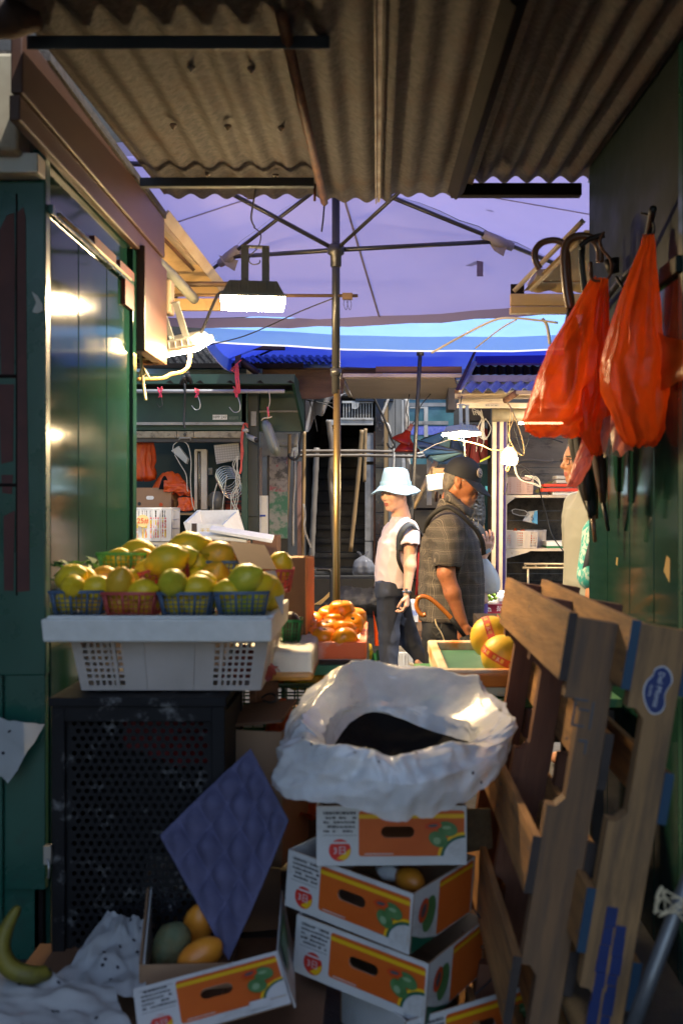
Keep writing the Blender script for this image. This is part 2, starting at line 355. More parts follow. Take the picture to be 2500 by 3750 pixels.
# ------------------------------------------------------------------ awning flaps over the street side
aw = thing('awning', 'cream awning board lit by lamps beside the left stall end', 'awning', (-1.4, 5.0, 2.5))
m = MB(); m.sheet([(-2.3, 4.5, 2.67), (-.99, 4.5, 2.67), (-.815, 5.42, 2.515), (-2.3, 5.42, 2.515)], .02); m.build('board', [creamwood], aw)
m = MB(); m.slab(430, 1092, 836, 1136, 5.38, .03); m.build('edge_board', [creamwood], aw, bevel=.003)
m = MB(); m.sheet([(-.965, 4.5, 2.66), (-.935, 4.5, 2.70), (-.80, 5.40, 2.545), (-.825, 5.40, 2.50)], .012); m.tube([(-1.04, 4.5, 2.655), (-.93, 5.05, 2.565)], .012, 4, 1); m.sheet([(-1.02, 4.5, 2.66), (-.99, 4.5, 2.655), (-.90, 5.0, 2.575), (-.93, 5.0, 2.58)], .03, 0)
m.build('batten', [mat('grey_cream_batten', (.42, .36, .30), (.30, .22, .16), 4, .5), rust], aw)
m = MB(); m.pcable([(560, 940, 4.5), (640, 1018, 4.75), (712, 1096, 5.0)], .026, 10, n=3); m.thing('prop_pipe', 'grey prop pipe slanting under the cream awning', 'pipe', [greypipe])
m = MB(); m.pcable([(520, 1040, 5.05), (836, 1041, 5.05)], .014, 8); m.thing('crossbar', 'short brown crossbar just under the cream awning board', 'bar', [mat('brown_pole', (.14, .09, .05), (.09, .05, .03), 6, .5)])
m = MB(); m.pcable([(520, 1080, 4.99), (1310, 1083, 4.99)], .0085, 8); m.thing('hanging_rod', 'long brown rod running from the awning to the parasol pole', 'rod', [MATS['brown_pole']])
m = MB(); m.slab(1253, 1072, 1290, 1096, 4.975, .02, 0)
for dx in (0, 14): m.pcable([(1262 + dx, 1096, 4.98), (1258 + dx, 1112, 4.98), (1262 + dx, 1128, 4.98), (1268 + dx, 1134, 4.98), (1272 + dx, 1112, 4.98), (1266 + dx, 1096, 4.98)], .0014, 5, 1, 4)
m.thing('binder_clip', 'brown binder clip gripping the rod beside the parasol pole', 'clip', [MATS['brown_pole'], black_cable])
aw = thing('awning', 'cream corrugated awning beside the right stall end', 'awning', (1.1, 5.0, 2.4))
m = MB()
for q in ((1868, 1075, 2180, 1118, 4.98, .03), (1868, 1122, 2180, 1146, 4.985, .05)): m.slab(*q)
m.build('edge_board', [creamwood], aw, bevel=.003)
m = MB(); a = P(1895, 1068, 4.97); b = P(2130, 832, 4.2)
c_ = P(2140, 838, 4.2); m.grid(lambda u, v: (a.x + .02 + 1.0 * u + (c_.x - a.x - .02) * v, 4.95 - .75 * v, a.z - .005 + (c_.z - a.z) * v + .006 * math.sin(u * 60) * max(0, 1 - v * 4)), 110, 6, 0); o = m.build('roof_panel', [mat('cream_corrugated', (.50, .38, .22), (.42, .31, .17), 4, .6, grime=(.2, .13, .07), gscale=6, glo=.6, ghi=.8)], aw)
m = MB(); m.tube([P(1885, 1062, 4.96), P(2130, 812, 4.15)], .016, 4); m.tube([P(1945, 1060, 4.9), P(2120, 888, 4.3)], .014, 4); m.slab(1965, 1020, 2150, 1034, 4.8, .02); m.slab(1870, 1040, 1918, 1076, 5.01, .02, 1); m.slab(1965, 985, 2000, 1010, 4.7, .3, 0)
m.build('rafter', [MATS['grey_cream_batten'], black_steel], aw)
m = MB(); m.pcable([(1580, 1292, 5.6), (1700, 1225, 5.3), (1810, 1172, 5.05), (1880, 1165, 4.95), (1960, 1172, 4.9), (2040, 1182, 4.85)], .006, 6); m.pcable([(1740, 1275, 5.6), (1830, 1205, 5.2), (1890, 1170, 4.97)], .004, 6); m.cable([P(1985, 1168, 4.9), P(2002, 1195, 4.88), P(2012, 1260, 4.86)], .008, 6)
m.thing('pale_strap', 'pale twisted strap tied to the cream awning at right', 'strap', [mat('pale_strap', (.55, .50, .44), rough=.7)])

# ------------------------------------------------------------------ flood lamps (lit)
def flood(name_label, loc, rot, glowm, sx=.28, sy=.2, h=.075, fins=True, group=None):
    t = thing('flood_lamp', name_label, 'lamp', loc, rot, group)
    m = MB(); m.box((0, 0, h * .62), (sx, sy, h * .75), 0, top=.78); m.box((0, 0, .012), (sx * 1.06, sy * 1.06, .016), 0)
    if fins:
        for k in range(6): m.box((-sx * .36 + sx * .72 * k / 5, -sy * .42, h * .62), (.006, .02, h * .62), 0, rot=(R(-12), 0, 0))
    m.build('housing', [lampgrey], t, local=True, bevel=.004)
    m = MB(); m.box((0, 0, -.006), (sx * 1.03, sy * 1.03, .018), 0); m.build('glass', [glowm], t, local=True)
    m = MB(); bx = sx * .17
    for s in (-1, 1): m.box((s * bx + .01, -sy * .12, h + .075), (.032, .006, .17), 0)
    m.box((.01, -sy * .12, h + .158), (2 * bx + .03, .03, .006), 0); m.lathe([(.009, 0), (.009, .012)], 8, 0, Matrix.Translation((-bx + .01, -sy * .12 - .003, h + .01)) @ Matrix.Rotation(R(90), 4, 'X'))
    m.build('bracket', [lampgrey], t, local=True); return t
A = P(926, 1108, 4.29); flood('grey flood lamp hanging lit in front of the lilac parasol', A, (R(-2), R(0), R(8)), glow, .26, .185, .078)
B = P(668, 1272, 4.62); flood('grey flood lamp glowing yellow beside the left stall end', B, (R(24), R(-6), R(-22)), glow_warm, .235, .17, .05)
m = MB(); m.pcable([(945, 640, 4.2), (928, 740, 4.3), (920, 800, 4.5), (932, 830, 4.7)], .0045, 6); m.pcable([(928, 832, 4.7), (950, 850, 4.72), (955, 870, 4.72), (945, 905, 4.73), (918, 935, 4.74), (912, 955, 4.74), (925, 968, 4.75), (948, 965, 4.75), (952, 953, 4.75)], .0028, 6)
m.thing('hook_wire', 'thin hooked wire holding the flood lamp below the roof edge', 'wire', [black_cable])
m = MB(); m.pcable([(830, 1068, 4.72), (800, 1078, 4.7), (770, 1140, 4.66), (745, 1200, 4.62), (715, 1250, 4.58), (697, 1300, 4.55)], .0075, 8, 0); m.pcable([(697, 1298, 4.55), (690, 1340, 4.53), (668, 1362, 4.52), (625, 1372, 4.5), (590, 1386, 4.48), (500, 1390, 4.45)], .0085, 8, 1)
m.thing('lamp_cable', 'cable curving from the flood lamp down past the left stall end', 'cable', [black_cable, yellow_cable])
m = MB(); m.slab(572, 1020, 626, 1147, 4.5, .09); m.slab(580, 1045, 604, 1128, 4.49, .02); m.thing('junction_box', 'beige plastic junction box on the left stall end', 'junction box', [mat('beige_plastic', (.36, .28, .20), (.30, .23, .16), 5, .45)], bevel=.012)
m = MB(); m.pcable([(628, 1085, 4.55), (642, 1120, 4.57), (652, 1150, 4.6), (648, 1160, 4.62)], .003, 6); m.thing('lamp_wire', 'thin dark wire from the junction box to the yellow flood lamp', 'wire', [rust])
m = MB()
m.slab(494, 1295, 575, 1330, 4.4, .06, 1); m.cable([P(505, 1310, 4.38), P(545, 1315, 4.38), P(620, 1290, 4.4), P(668, 1285, 4.42)], .004, 6)
m.pcable([(515, 1300, 4.36), (520, 1340, 4.35), (522, 1370, 4.35), (527, 1420, 4.35), (534, 1465, 4.35)], .007, 6, 0); m.pcable([(525, 1345, 4.35), (540, 1370, 4.34), (550, 1388, 4.34)], .004, 6); m.pcable([(495, 1362, 4.36), (520, 1372, 4.35), (532, 1365, 4.35), (518, 1355, 4.35), (512, 1380, 4.35)], .006, 6)
m.thing('tied_string', 'pale string knotted round a wooden stub at the left stall end', 'string', [string_m, darkwood])
m = MB(); m.pcable([(1218, 1093, 4.98), (1100, 1140, 5.1), (980, 1195, 5.3), (880, 1235, 5.6), (770, 1262, 6.0)], .0035, 5); m.thing('thin_cord', 'thin dark cord stretched from the parasol pole to the left', 'cord', [black_cable])

# ------------------------------------------------------------------ near parasol
lilac = mat('lilac_canopy', (.36, .34, .54), (.31, .30, .52), 2, .7, trans=.45, tcol=(.19, .185, .43), bump=.06, bscale=5)
pole_dk = mat('dark_pole_metal', (.03, .032, .04), (.05, .05, .055), 5, .35, metal=.5)
pole_au = mat('lamp_gold_pole', (.20, .145, .06), (.11, .075, .035), 12, .32, metal=.8, stretch=(1, 1, .15))  # lamp reflections on the lower pole put into this gold colour
PA = thing('parasol', 'lilac blue market parasol nearest the roof with dark ribs', 'parasol', (-.205, 5.0, 0))
tx = Vector((.9755, -.22, 0)); ny = Vector((.22, .9755, 0)); C0 = Vector((-.205, 5.0, 0)); APX = C0 + Vector((0, 0, 3.06))
HL, HD, ZC = 1.52, 1.0, 2.56
def corner(sx, sy): return C0 + tx * (HL * sx) + ny * (HD * sy) + Vector((0, 0, ZC if sy > 0 else 2.93))
m = MB()
def canopy(c, N=16):
    cs = [(-1, -1), (1, -1), (1, 1), (-1, 1)]
    for i in range(4):
        a = c(*cs[i]); b = c(*cs[(i + 1) % 4])
        def f(u, v, a=a, b=b):
            e = a.lerp(b, u); q = APX.lerp(e, v); sag = -.05 * math.sin(math.pi * u) * v
            return q + Vector((0, 0, sag + .012 * nv(q, 5) + .014 * v * nv((u * 9, v * 1.5, i)) + .006 * math.exp(-(min(u, 1 - u) * 14) ** 2) * math.sin(v * 60)))
        m.grid(f, N, N)
        def h(u, v, a=a, b=b):
            e = a.lerp(b, u) + Vector((0, 0, -.05 * math.sin(math.pi * u))); return e + Vector((0, 0, -.06 * v + .006 * math.sin(u * 40 + i)))
        m.grid(h, N, 3, 1)
canopy(corner); m.build('canopy', [lilac, mat('lilac_valance', (.27, .25, .42), (.30, .27, .42), 1.2, .7, trans=.4, tcol=(.125, .105, .24))], PA)
m = MB(); m.tube([C0 + Vector((0, 0, 1.93)), C0 + Vector((0, 0, 3.04))], .0205, 12, 0); m.tube([C0, C0 + Vector((.006, 0, 1.95))], .0185, 12, 1); m.lathe([(.027, 0), (.027, .035)], 12, 0, Matrix.Translation(C0 + Vector((0, 0, 2.02)))); m.build('pole', [pole_dk, pole_au], PA)
HUB = C0 + Vector((0, 0, 2.652)); m = MB(); m.lathe([(.022, -.09), (.028, -.08), (.028, -.03), (.042, -.02), (.042, .02), (.026, .03)], 14, 0, Matrix.Translation(HUB)); m.build('hub', [pole_dk], PA)
for sx in (-1, 1):
    for sy in (-1, 1):
        a_ = corner(sx, sy).lerp(corner(-sx if sx == sy else sx, sy if sx == sy else -sy), .5) + Vector((0, 0, -.052)); m = MB(); m.sheet([APX + (a_ - APX).cross(Vector((0, 0, 1))).normalized() * q_ + o_ for q_, o_ in ((.006, Vector((0, 0, -.008))), (-.006, Vector((0, 0, -.008))))] + [a_ + (a_ - APX).cross(Vector((0, 0, 1))).normalized() * q_ + Vector((0, 0, -.008)) for q_ in (-.006, .006)], .002); m.build('seam', [MATS['lilac_valance']], PA)
        e = corner(sx, sy); m = MB(); m.tube([APX - Vector((0, 0, .03)), e - Vector((0, 0, .02))], .0125, 4); m.build('rib', [pole_dk], PA)
        q = APX.lerp(e, .5 if sy > 0 else .42) - Vector((0, 0, .03)); m = MB(); m.tube([HUB, q], .012, 4); m.build('strut', [pole_dk], PA)
for e in (Vector((0, 0, 0)),):
    for s, lab in ((-1, None), (1, None)):
        q = APX.lerp(corner(s, 1), .5); d = (corner(s, 1) - APX).normalized(); m = MB()
        m.tube([q - d * .09 - Vector((0, 0, .025)), q - Vector((0, 0, .03)), q + d * .09 - Vector((0, 0, .028))], [.026, .032, .024], 8)
        m.sheet([q - Vector((.06, 0, .02)), q - Vector((-.05, 0, .05)), q - Vector((-.03, 0, .11)), q - Vector((.02, 0, .08))], .004); m.build('joint_wrap', [mat('grey_rag', (.30, .27, .30), (.20, .18, .22), 10, .8, bump=.3)], PA)
m = MB()
for x0, y0, x1, y1, d in ((1745, 868, 1768, 1012, 5.5), (1793, 722, 1818, 752, 5.0)): m = MB(); m.slab(x0, y0, x1, y1, d, .004); m.build('hanging_strap', [mat('violet_strap', (.10, .08, .2), rough=.7)], PA)

# ------------------------------------------------------------------ far parasol
blue_can = mat('blue_canopy', (.24, .46, .86), (.20, .40, .82), 2, .65, trans=.42, bump=.05, bscale=6, tcol=(.03, .06, .62))
PB = thing('parasol', 'bright blue market parasol farther down with pale sunlit top', 'parasol', P(1520, 2500, 8.1) * 1)
C1 = Vector((.39, 8.1, 0)); A1 = C1 + Vector((0, 0, 3.20))
def c1(sx, sy): return C1 + Vector((1.62 * sx + (0 if sx < 0 else .35), (1.05 if sy < 0 else .9) * sy, 2.63 - (.0 if sy < 0 else -.04)))
m = MB(); cs = [(-1, -1), (1, -1), (1, 1), (-1, 1)]
for i in range(4):
    a = c1(*cs[i]); b = c1(*cs[(i + 1) % 4])
    m.grid(lambda u, v: A1.lerp(a.lerp(b, u), v) + Vector((0, 0, -.07 * math.sin(math.pi * u) * v + .01 * nv((u * 9, v * 2, i)) * v)), 18, 12, 0)
    m.grid(lambda u, v: a.lerp(b, u) + Vector((0, -.004 * (i == 0), -.07 * math.sin(math.pi * u) + .01 * nv((u * 9, 2, i)) - .10 * v)), 18, 2, 0)
    m.grid(lambda u, v: a.lerp(b, u) + Vector((0, -.006 * (i == 0), -.07 * math.sin(math.pi * u) + .01 * nv((u * 9, 2, i)) - .095 - .012 * v)), 18, 1, 1)
m.build('canopy', [blue_can, mat('white_hem', (.8, .8, .82), rough=.6)], PB)
m = MB(); m.tube([P(1488, 2420, 8.1), P(1500, 2000, 8.1), P(1538, 1290, 8.1), (C1.x, 8.1, 3.05)], .017, 10); m.build('pole', [pole_dk], PB)
m = MB(); hb = P(1538, 1280, 8.1); m.lathe([(.03, -.05), (.03, .03)], 10, 0, Matrix.Translation(hb)); m.build('hub', [pole_dk], PB)
for sx in (-1, 1):
    for sy in (-1, 1):
        m = MB(); m.tube([hb, A1.lerp(c1(sx, sy), .45)], .010, 4); m.build('strut', [pole_dk], PB)
        m = MB(); m.tube([A1 - Vector((0, 0, .02)), c1(sx, sy) - Vector((0, 0, .02))], .010, 4); m.build('rib', [pole_dk], PB)
# ------------------------------------------------------------------ goods: materials
lemon_a = mat('lemon_skin', (.88, .60, .02), (.74, .54, .025), 9, .38, bump=.12, bscale=160, grime=(.30, .36, .04), gscale=9, glo=.6, ghi=.8)
lemon_b = mat('green_lemon_skin', (.70, .58, .03), (.34, .40, .03), 8, .38, bump=.12, bscale=160)
lemon_c = mat('amber_lemon_skin', (.78, .40, .02), (.66, .42, .03), 8, .38, bump=.12, bscale=160)
orange_m = mat('persimmon_skin', (.95, .36, .015), (.90, .28, .012), 5, .25, bump=.05, bscale=80)
stalk = mat('stalk_green', (.10, .12, .03), (.07, .05, .02), 20, .7)
def plastic(name, c, tr=.3): return mat(name, c, tuple(x * .8 for x in c), 6, .35, trans=tr)
bk_blue = plastic('blue_basket', (.14, .22, .36)); bk_pink = plastic('pink_basket', (.75, .14, .12)); bk_green = plastic('green_basket', (.16, .50, .10)); bk_dkgreen = plastic('dark_green_basket', (.03, .22, .09)); bk_yel = plastic('yellow_basket', (.70, .55, .03))
crate_w = mat('white_crate', (.64, .57, .52), (.55, .49, .44), 5, .42, trans=.25, grime=(.25, .2, .17), gscale=9, glo=.62, ghi=.85)
styro = mat('styrofoam', (.76, .76, .73), (.68, .68, .64), 20, .75, bump=.12, bscale=220, grime=(.40, .37, .32), gscale=6, glo=.62, ghi=.85)
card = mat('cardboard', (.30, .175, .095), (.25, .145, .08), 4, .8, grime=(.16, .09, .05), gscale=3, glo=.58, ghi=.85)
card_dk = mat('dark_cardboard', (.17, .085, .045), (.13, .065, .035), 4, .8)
card_or_lit = mat('orange_and_lit_carton', (.62, .20, .05), (.55, .17, .04), 4, .7)
cabinet_m = mat('black_cabinet_steel', (.006, .006, .0075), (.012, .012, .014), 5, .65, spec=.2, grime=(.20, .20, .20), gscale=14, glo=.57, ghi=.74, bump=.1)
inside_dark = mat('cabinet_inside', (.006, .006, .007), rough=.8)

# ------------------------------------------------------------------ fruit
def fruit_mesh(kind):
    m = MB()
    if kind == 'lemon':
        pr = []
        for i in range(19):
            t = i / 18; z = -.052 + .106 * t; b = max(0., math.sin(math.pi * t))
            r = .0365 * (b ** .62) if 0 < t < 1 else 0
            if t > .84: r = .0365 * (math.sin(math.pi * .84) ** .62) * max(0., 1 - ((t - .84) / .16)) ** .8 * .62 + (.004 if t < 1 else 0)
            pr.append((r, z))
        m.lathe(pr, 20); s = random.random() * 9
        m.v = [(x * (1 + .07 * nv((x * 40, y * 40, z * 30), 1, s)), y * (1 + .07 * nv((x * 40, z * 40, y * 30), 1, s)), z) for x, y, z in m.v]
    elif kind == 'persimmon':
        pr = [(0, -.024), (.014, -.029), (.03, -.027), (.041, -.015), (.045, 0), (.041, .016), (.030, .025), (.016, .027), (.005, .024), (0, .022)]
        m.lathe(pr, 24)
    elif kind == 'round':
        m.lathe([(.04 * math.sin(math.pi * i / 14) + (0 if 0 < i < 14 else 0), -.04 * math.cos(math.pi * i / 14)) for i in range(15)], 20)
    return m
LP = []
for mt in (lemon_a, lemon_b, lemon_c): LP.append(fruit_mesh('lemon').mesh('lemon', [mt]))
nlem = [0]
def lemon(x, y, d, rot, s, label, group, k=None, ref=None):
    k = nlem[0] % 3 if k is None else k; nlem[0] += 1
    o = bpy.data.objects.new('lemon', LP[k]); COL.objects.link(o); o.location = P(x, y, d); o.rotation_euler = [R(a) for a in rot]; o.scale = (s, s, s)
    return tag(o, label, 'lemon', group)

# ------------------------------------------------------------------ slotted fruit baskets
def basket(name, label, mt, L=.145, W=.115, H=.066, loc=(0, 0, 0), rot=(0, 0, 0), group=None):
    t = thing(name, label, 'basket', loc, rot, group); b = .82; m = MB()
    def pt(u, s, z):
        k = b + (1 - b) * z / H; a, c = L / 2 * k, W / 2 * k
        return ((-a + 2 * a * u, -c, z), (a, -c + 2 * c * u, z), (a - 2 * a * u, c, z), (-a, c - 2 * c * u, z))[s]
    for s, n in ((0, 9), (1, 7), (2, 9), (3, 7)):
        for i in range(n):
            u = (i + .5) / n; wd = .0022 if i % 3 else .0052
            m.tube([pt(u, s, .003), pt(u, s, H)], wd * .7, 4)
        for z in (.012, .024, .036, .048): m.tube([pt(0, s, z), pt(1, s, z)], .0013, 4)
    m.box((0, 0, .0015), (L * b, W * b, .003)); m.build('basket_body', [mt], t, local=True)
    m = MB(); m.tube([pt(0, 0, H), pt(1, 0, H), pt(1, 1, H), pt(1, 2, H)], .005, 6, 0, closed=True); m.build('rim', [mt], t, local=True); return t
GB = 'plastic fruit baskets on the foam lid'
def bat(x, ybot, d): return P(x, ybot, d)
basket('basket', 'blue fruit basket of lemons at the left end of the foam lid', bk_blue, loc=P(297, 2248, 2.79), rot=(0, 0, R(3)), group=GB)
basket('basket', 'pink fruit basket of lemons in the front row on the foam lid', bk_pink, loc=P(490, 2254, 2.78), rot=(0, 0, R(-2)), group=GB)
basket('basket', 'blue fruit basket in the middle of the front row beside the pink one', bk_blue, loc=P(692, 2254, 2.78), rot=(0, 0, R(-4)), group=GB)
basket('basket', 'blue fruit basket with a green lemon beside the cardboard flap', bk_blue, loc=P(888, 2252, 2.78), rot=(0, 0, R(5)), group=GB)
basket('basket', 'bright green fruit basket of lemons at the back against the wall', bk_green, loc=P(465, 2105, 3.02), rot=(0, 0, R(-4)), group=GB)
basket('basket', 'pink fruit basket tilted on top of the lemons', bk_pink, loc=P(610, 2142, 2.92), rot=(R(4), R(-17), R(22)), group=GB)
basket('basket', 'small blue fruit basket raised at the back behind the cardboard flap', bk_blue, L=.125, loc=P(828, 2135, 3.0), rot=(0, 0, R(4)), group=GB)
basket('basket', 'yellow fruit basket stacked upright behind the pink baskets', bk_yel, L=.06, W=.08, H=.085, loc=P(722, 2135, 2.97), rot=(0, 0, R(14)), group=GB)
basket('basket', 'pink fruit basket half hidden behind the cardboard flap', bk_pink, L=.12, loc=P(1000, 2165, 3.02), rot=(0, 0, R(3)), group=GB)
basket('basket', 'pink fruit basket hidden low in the second row behind the blue one', bk_pink, loc=P(590, 2215, 2.93), rot=(0, 0, R(3)), group=GB)
for g, lab, items in (
  ('lemons in the left blue basket', 'yellow lemon in the blue basket at the left end', [(262, 2115, 2.80, (70, 20, 60), 1.05, 0), (270, 2148, 2.76, (80, 0, 10), .95, 0), (350, 2152, 2.77, (70, 0, 80), .95, 0), (245, 2205, 2.8, (80, 10, 80), .95, 0), (340, 2205, 2.8, (85, 0, 100), 1., 2), (300, 2120, 2.86, (85, 0, 70), 1., 0)]),
  ('lemons in the front pink basket', 'yellow lemon in the pink basket of the front row', [(440, 2140, 2.77, (30, 20, 0), 1.12, 2), (522, 2164, 2.76, (80, 0, 85), .95, 0), (440, 2205, 2.79, (80, 0, 70), 1, 2), (530, 2208, 2.79, (80, 0, 100), 1, 2), (380, 2120, 2.9, (80, 0, 60), 1.05, 2), (480, 2130, 2.88, (80, 0, 100), 1, 0)]),
  ('lemons in the middle blue basket', 'yellow lemon in the middle blue basket', [(633, 2136, 2.75, (78, 0, 8), 1.1, 1), (722, 2152, 2.77, (80, 0, 100), 1.0, 0), (735, 2138, 2.82, (75, 0, 70), 1.0, 0), (650, 2205, 2.79, (80, 0, 80), 1, 0), (730, 2208, 2.79, (75, 0, 110), 1, 0)]),
  ('lemons in the right blue basket', 'greenish lemon in the blue basket beside the flap', [(895, 2125, 2.78, (62, 0, 70), 1.2, 1), (945, 2140, 2.80, (80, 0, 110), 1.0, 0), (832, 2162, 2.77, (85, 0, 80), .9, 0), (850, 2208, 2.79, (80, 0, 80), 1, 1), (925, 2205, 2.79, (75, 0, 95), 1, 1), (985, 2170, 2.88, (30, 0, 0), 1.2, 0)]),
  ('lemons in the bright green basket', 'yellow lemon in the bright green basket', [(435, 2048, 3.0, (80, 0, 85), .95, 0), (515, 2050, 3.0, (80, 0, 95), .95, 2), (502, 2028, 3.05, (80, 0, 80), 1.25, 0), (420, 2080, 3.02, (80, 0, 80), .9, 1)]),
  ('lemons in the tilted pink basket', 'large yellow lemon in the tilted pink basket', [(610, 2052, 2.86, (74, 0, 88), 1.3, 0), (550, 2088, 2.9, (80, 0, 95), 1.0, 0), (668, 2046, 2.92, (70, 0, 80), 1.0, 1)]),
  ('lemons on top of the pile', 'lemon topping the pile beside the yellow basket', [(684, 2006, 3.0, (76, 0, 86), 1.35, 0), (735, 2012, 3.05, (60, 0, 60), 1.0, 0), (725, 2080, 2.96, (30, 10, 0), 1.0, 0), (712, 2115, 2.94, (70, 0, 60), 1.0, 0)]),
  ('lemons at the back beside the flap', 'amber lemon beside the cardboard flap at the back', [(794, 2038, 2.98, (75, 0, 86), 1.25, 2), (848, 2042, 3.03, (70, 0, 100), 1.0, 0), (784, 2120, 2.93, (40, 0, 40), 1.2, 2), (1022, 2078, 3.05, (40, 0, 30), 1.15, 0), (830, 2080, 2.98, (85, 0, 80), .9, 0)])):
    for x, y, d, rt, s, k in items: lemon(x, y, d, rt, s, lab, g, k)

# foam lid, white crate, cabinet
m = MB(); z = 1.0
m.add([(-.905, 2.70, .998), (-.285, 2.70, .998), (-.285, 3.2, .998), (-.905, 3.2, .998), (-.908, 2.69, 1.062), (-.282, 2.69, 1.062), (-.282, 3.21, 1.062), (-.908, 3.21, 1.062)], [(3, 2, 1, 0), (4, 5, 6, 7), (0, 1, 5, 4), (1, 2, 6, 5), (2, 3, 7, 6), (3, 0, 4, 7)])
m.box((-.595, 2.71, 1.064), (.6, .02, .012)); m.box((-.29, 2.95, 1.064), (.02, .46, .012))
m.thing('foam_slab', 'white foam box lid carrying the lemon baskets on the white crate', 'lid', [styro], bevel=.014)
def lattice(m, T, W, H, z0, z1, wins, nx, nz, t=.006, bar=.0035, mi=0):
    """crate wall in local XZ with lattice windows given as x-ranges"""
    xs = [0] + [q for w_ in wins for q in w_] + [W]
    for i in range(0, len(xs), 2):
        if xs[i + 1] - xs[i] > .002: m.box(((xs[i] + xs[i + 1]) / 2, 0, H / 2), (xs[i + 1] - xs[i], t, H), mi, T)
    for a, b in wins:
        m.box(((a + b) / 2, 0, z0 / 2), (b - a, t, z0), mi, T); m.box(((a + b) / 2, 0, (H + z1) / 2), (b - a, t, H - z1), mi, T)
        for k in range(1, nx): m.box((a + (b - a) * k / nx, 0, (z0 + z1) / 2), (bar * 2, t * .8, z1 - z0), mi, T)
        for k in range(1, nz): m.box(((a + b) / 2, 0, z0 + (z1 - z0) * k / nz), (b - a, t * .7, bar * 2), mi, T)
def crate(name, label, loc, rot, L, W, H, mt, wins, nx, nz, swins=None, taper=.07, group=None, cat='crate', bar=.0035, back=True):
    t = thing(name, label, cat, loc, rot, group)
    for nm, T, w_, ww in (('front_panel', Matrix.Translation((-L / 2, -W / 2 + taper * H * 0, 0)), L, wins), ('side_panel', Matrix.Translation((L / 2, -W / 2, 0)) @ Matrix.Rotation(R(90), 4, 'Z'), W, swins or []),
                          ('side_panel', Matrix.Translation((-L / 2, -W / 2, 0)) @ Matrix.Rotation(R(90), 4, 'Z'), W, swins or []), ('back_panel', Matrix.Translation((-L / 2, W / 2, 0)), L, wins)):
        if nm == 'back_panel' and not back: continue
        m = MB(); lattice(m, T, w_, H, H * .1, H * .94, ww, nx, nz, bar=bar)
        if nm == 'front_panel':
            for x in (.21, .36, .62, .77): m.box((-L / 2 + L * x, -W / 2 - .004, H / 2), (.010, .008, H * .98))
        m.v = [(x * (1 - taper * (1 - z / H)), y * (1 - taper * (1 - z / H)), z) for x, y, z in m.v]
        m.build(nm, [mt], t, local=True)
    m = MB(); m.box((0, 0, .004), (L * (1 - taper), W * (1 - taper), .008)); m.build('base', [mt], t, local=True)
    m = MB(); m.tube([(-L / 2, -W / 2, H), (L / 2, -W / 2, H), (L / 2, W / 2, H), (-L / 2, W / 2, H)], .007, 6, 0, closed=True); m.build('rim', [mt], t, local=True); return t
crate('plastic_crate', 'white plastic crate with two lattice windows under the foam lid', (-.575, 2.97, .852), (0, 0, 0), .545, .40, .144, crate_w, [(.025, .135), (.40, .51)], 6, 7, [(.05, .15), (.25, .35)], .09)
m = MB(); m.grid(lambda u, v: (-.46 + .16 * u + .02 * nv((u * 5, v * 5, 1)), 2.86 + .2 * v, .875 + .08 * math.sin(math.pi * u) * math.sin(math.pi * v) + .02 * nv((u * 6, v * 6, 4))), 12, 12)
m.thing('crumpled_bag', 'crumpled red bag inside the white crate seen through its right window', 'bag', [mat('red_film', (.55, .12, .08), (.4, .08, .05), 7, .4, trans=.4)])
cb = thing('steel_cabinet', 'black perforated steel cabinet under the white crate', 'cabinet', (-.652, 2.9, 0))
m = MB(); X0, X1, Y0, ZT = -.888, -.415, 2.72, .845
m.box(((X0 + X1) / 2, Y0 + .19, ZT - .012), (X1 - X0 + .01, .40, .024)); m.box(((X0 + X1) / 2, Y0 + .19, .06), (X1 - X0, .36, .02))
for x in (X0 + .018, X1 - .018): m.box((x, Y0 + .018, ZT / 2), (.036, .036, ZT - .03)); m.box((x, Y0 + .36, ZT / 2), (.036, .036, ZT - .03))
m.box(((X0 + X1) / 2, Y0 + .015, ZT - .045), (X1 - X0 - .07, .03, .045)); m.box(((X0 + X1) / 2, Y0 + .015, .12), (X1 - X0 - .07, .03, .04)); m.build('frame', [cabinet_m], cb, bevel=.003)
m = MB(); m.box((X0 + .008, Y0 + .19, ZT / 2), (.008, .33, ZT - .1)); m.box((X1 - .008, Y0 + .19, ZT / 2), (.008, .33, ZT - .1)); m.box(((X0 + X1) / 2, Y0 + .37, ZT / 2), (X1 - X0 - .04, .008, ZT - .1)); m.build('side_panel', [inside_dark], cb)
m = MB(); px_, pz_, hr = .0232, .0201, .0072; w_ = X1 - X0 - .072; h_ = ZT - .205; nx, nz = int(w_ / px_) - 1, int(h_ / pz_); ox = X0 + .036; oz = .14
pz_ = h_ / nz
for j in range(nz):
    off = (w_ - nx * px_) / 2 + (px_ / 4 if j % 2 else -px_ / 4); z = oz + (j + .5) * pz_
    for a, b in ((ox, ox + off), (ox + off + nx * px_, ox + w_)): m.add([(a, Y0 + .02, z - pz_ / 2), (b, Y0 + .02, z - pz_ / 2), (b, Y0 + .02, z + pz_ / 2), (a, Y0 + .02, z + pz_ / 2)], [(0, 1, 2, 3)])
    for i in range(nx):
        x = ox + off + (i + .5) * px_; vs = []
        for k in range(8):
            a = R(45 * k); c, s = math.cos(a), math.sin(a); q = max(abs(c), abs(s)); vs.append((x + c / q * px_ / 2, Y0 + .02, z + s / q * pz_ / 2))
        for k in range(8): a = R(45 * k); vs.append((x + math.cos(a) * hr, Y0 + .02, z + math.sin(a) * hr))
        m.add(vs, [(k, (k + 1) % 8, 8 + (k + 1) % 8, 8 + k) for k in range(8)])
m.build('perforated_door', [cabinet_m], cb)
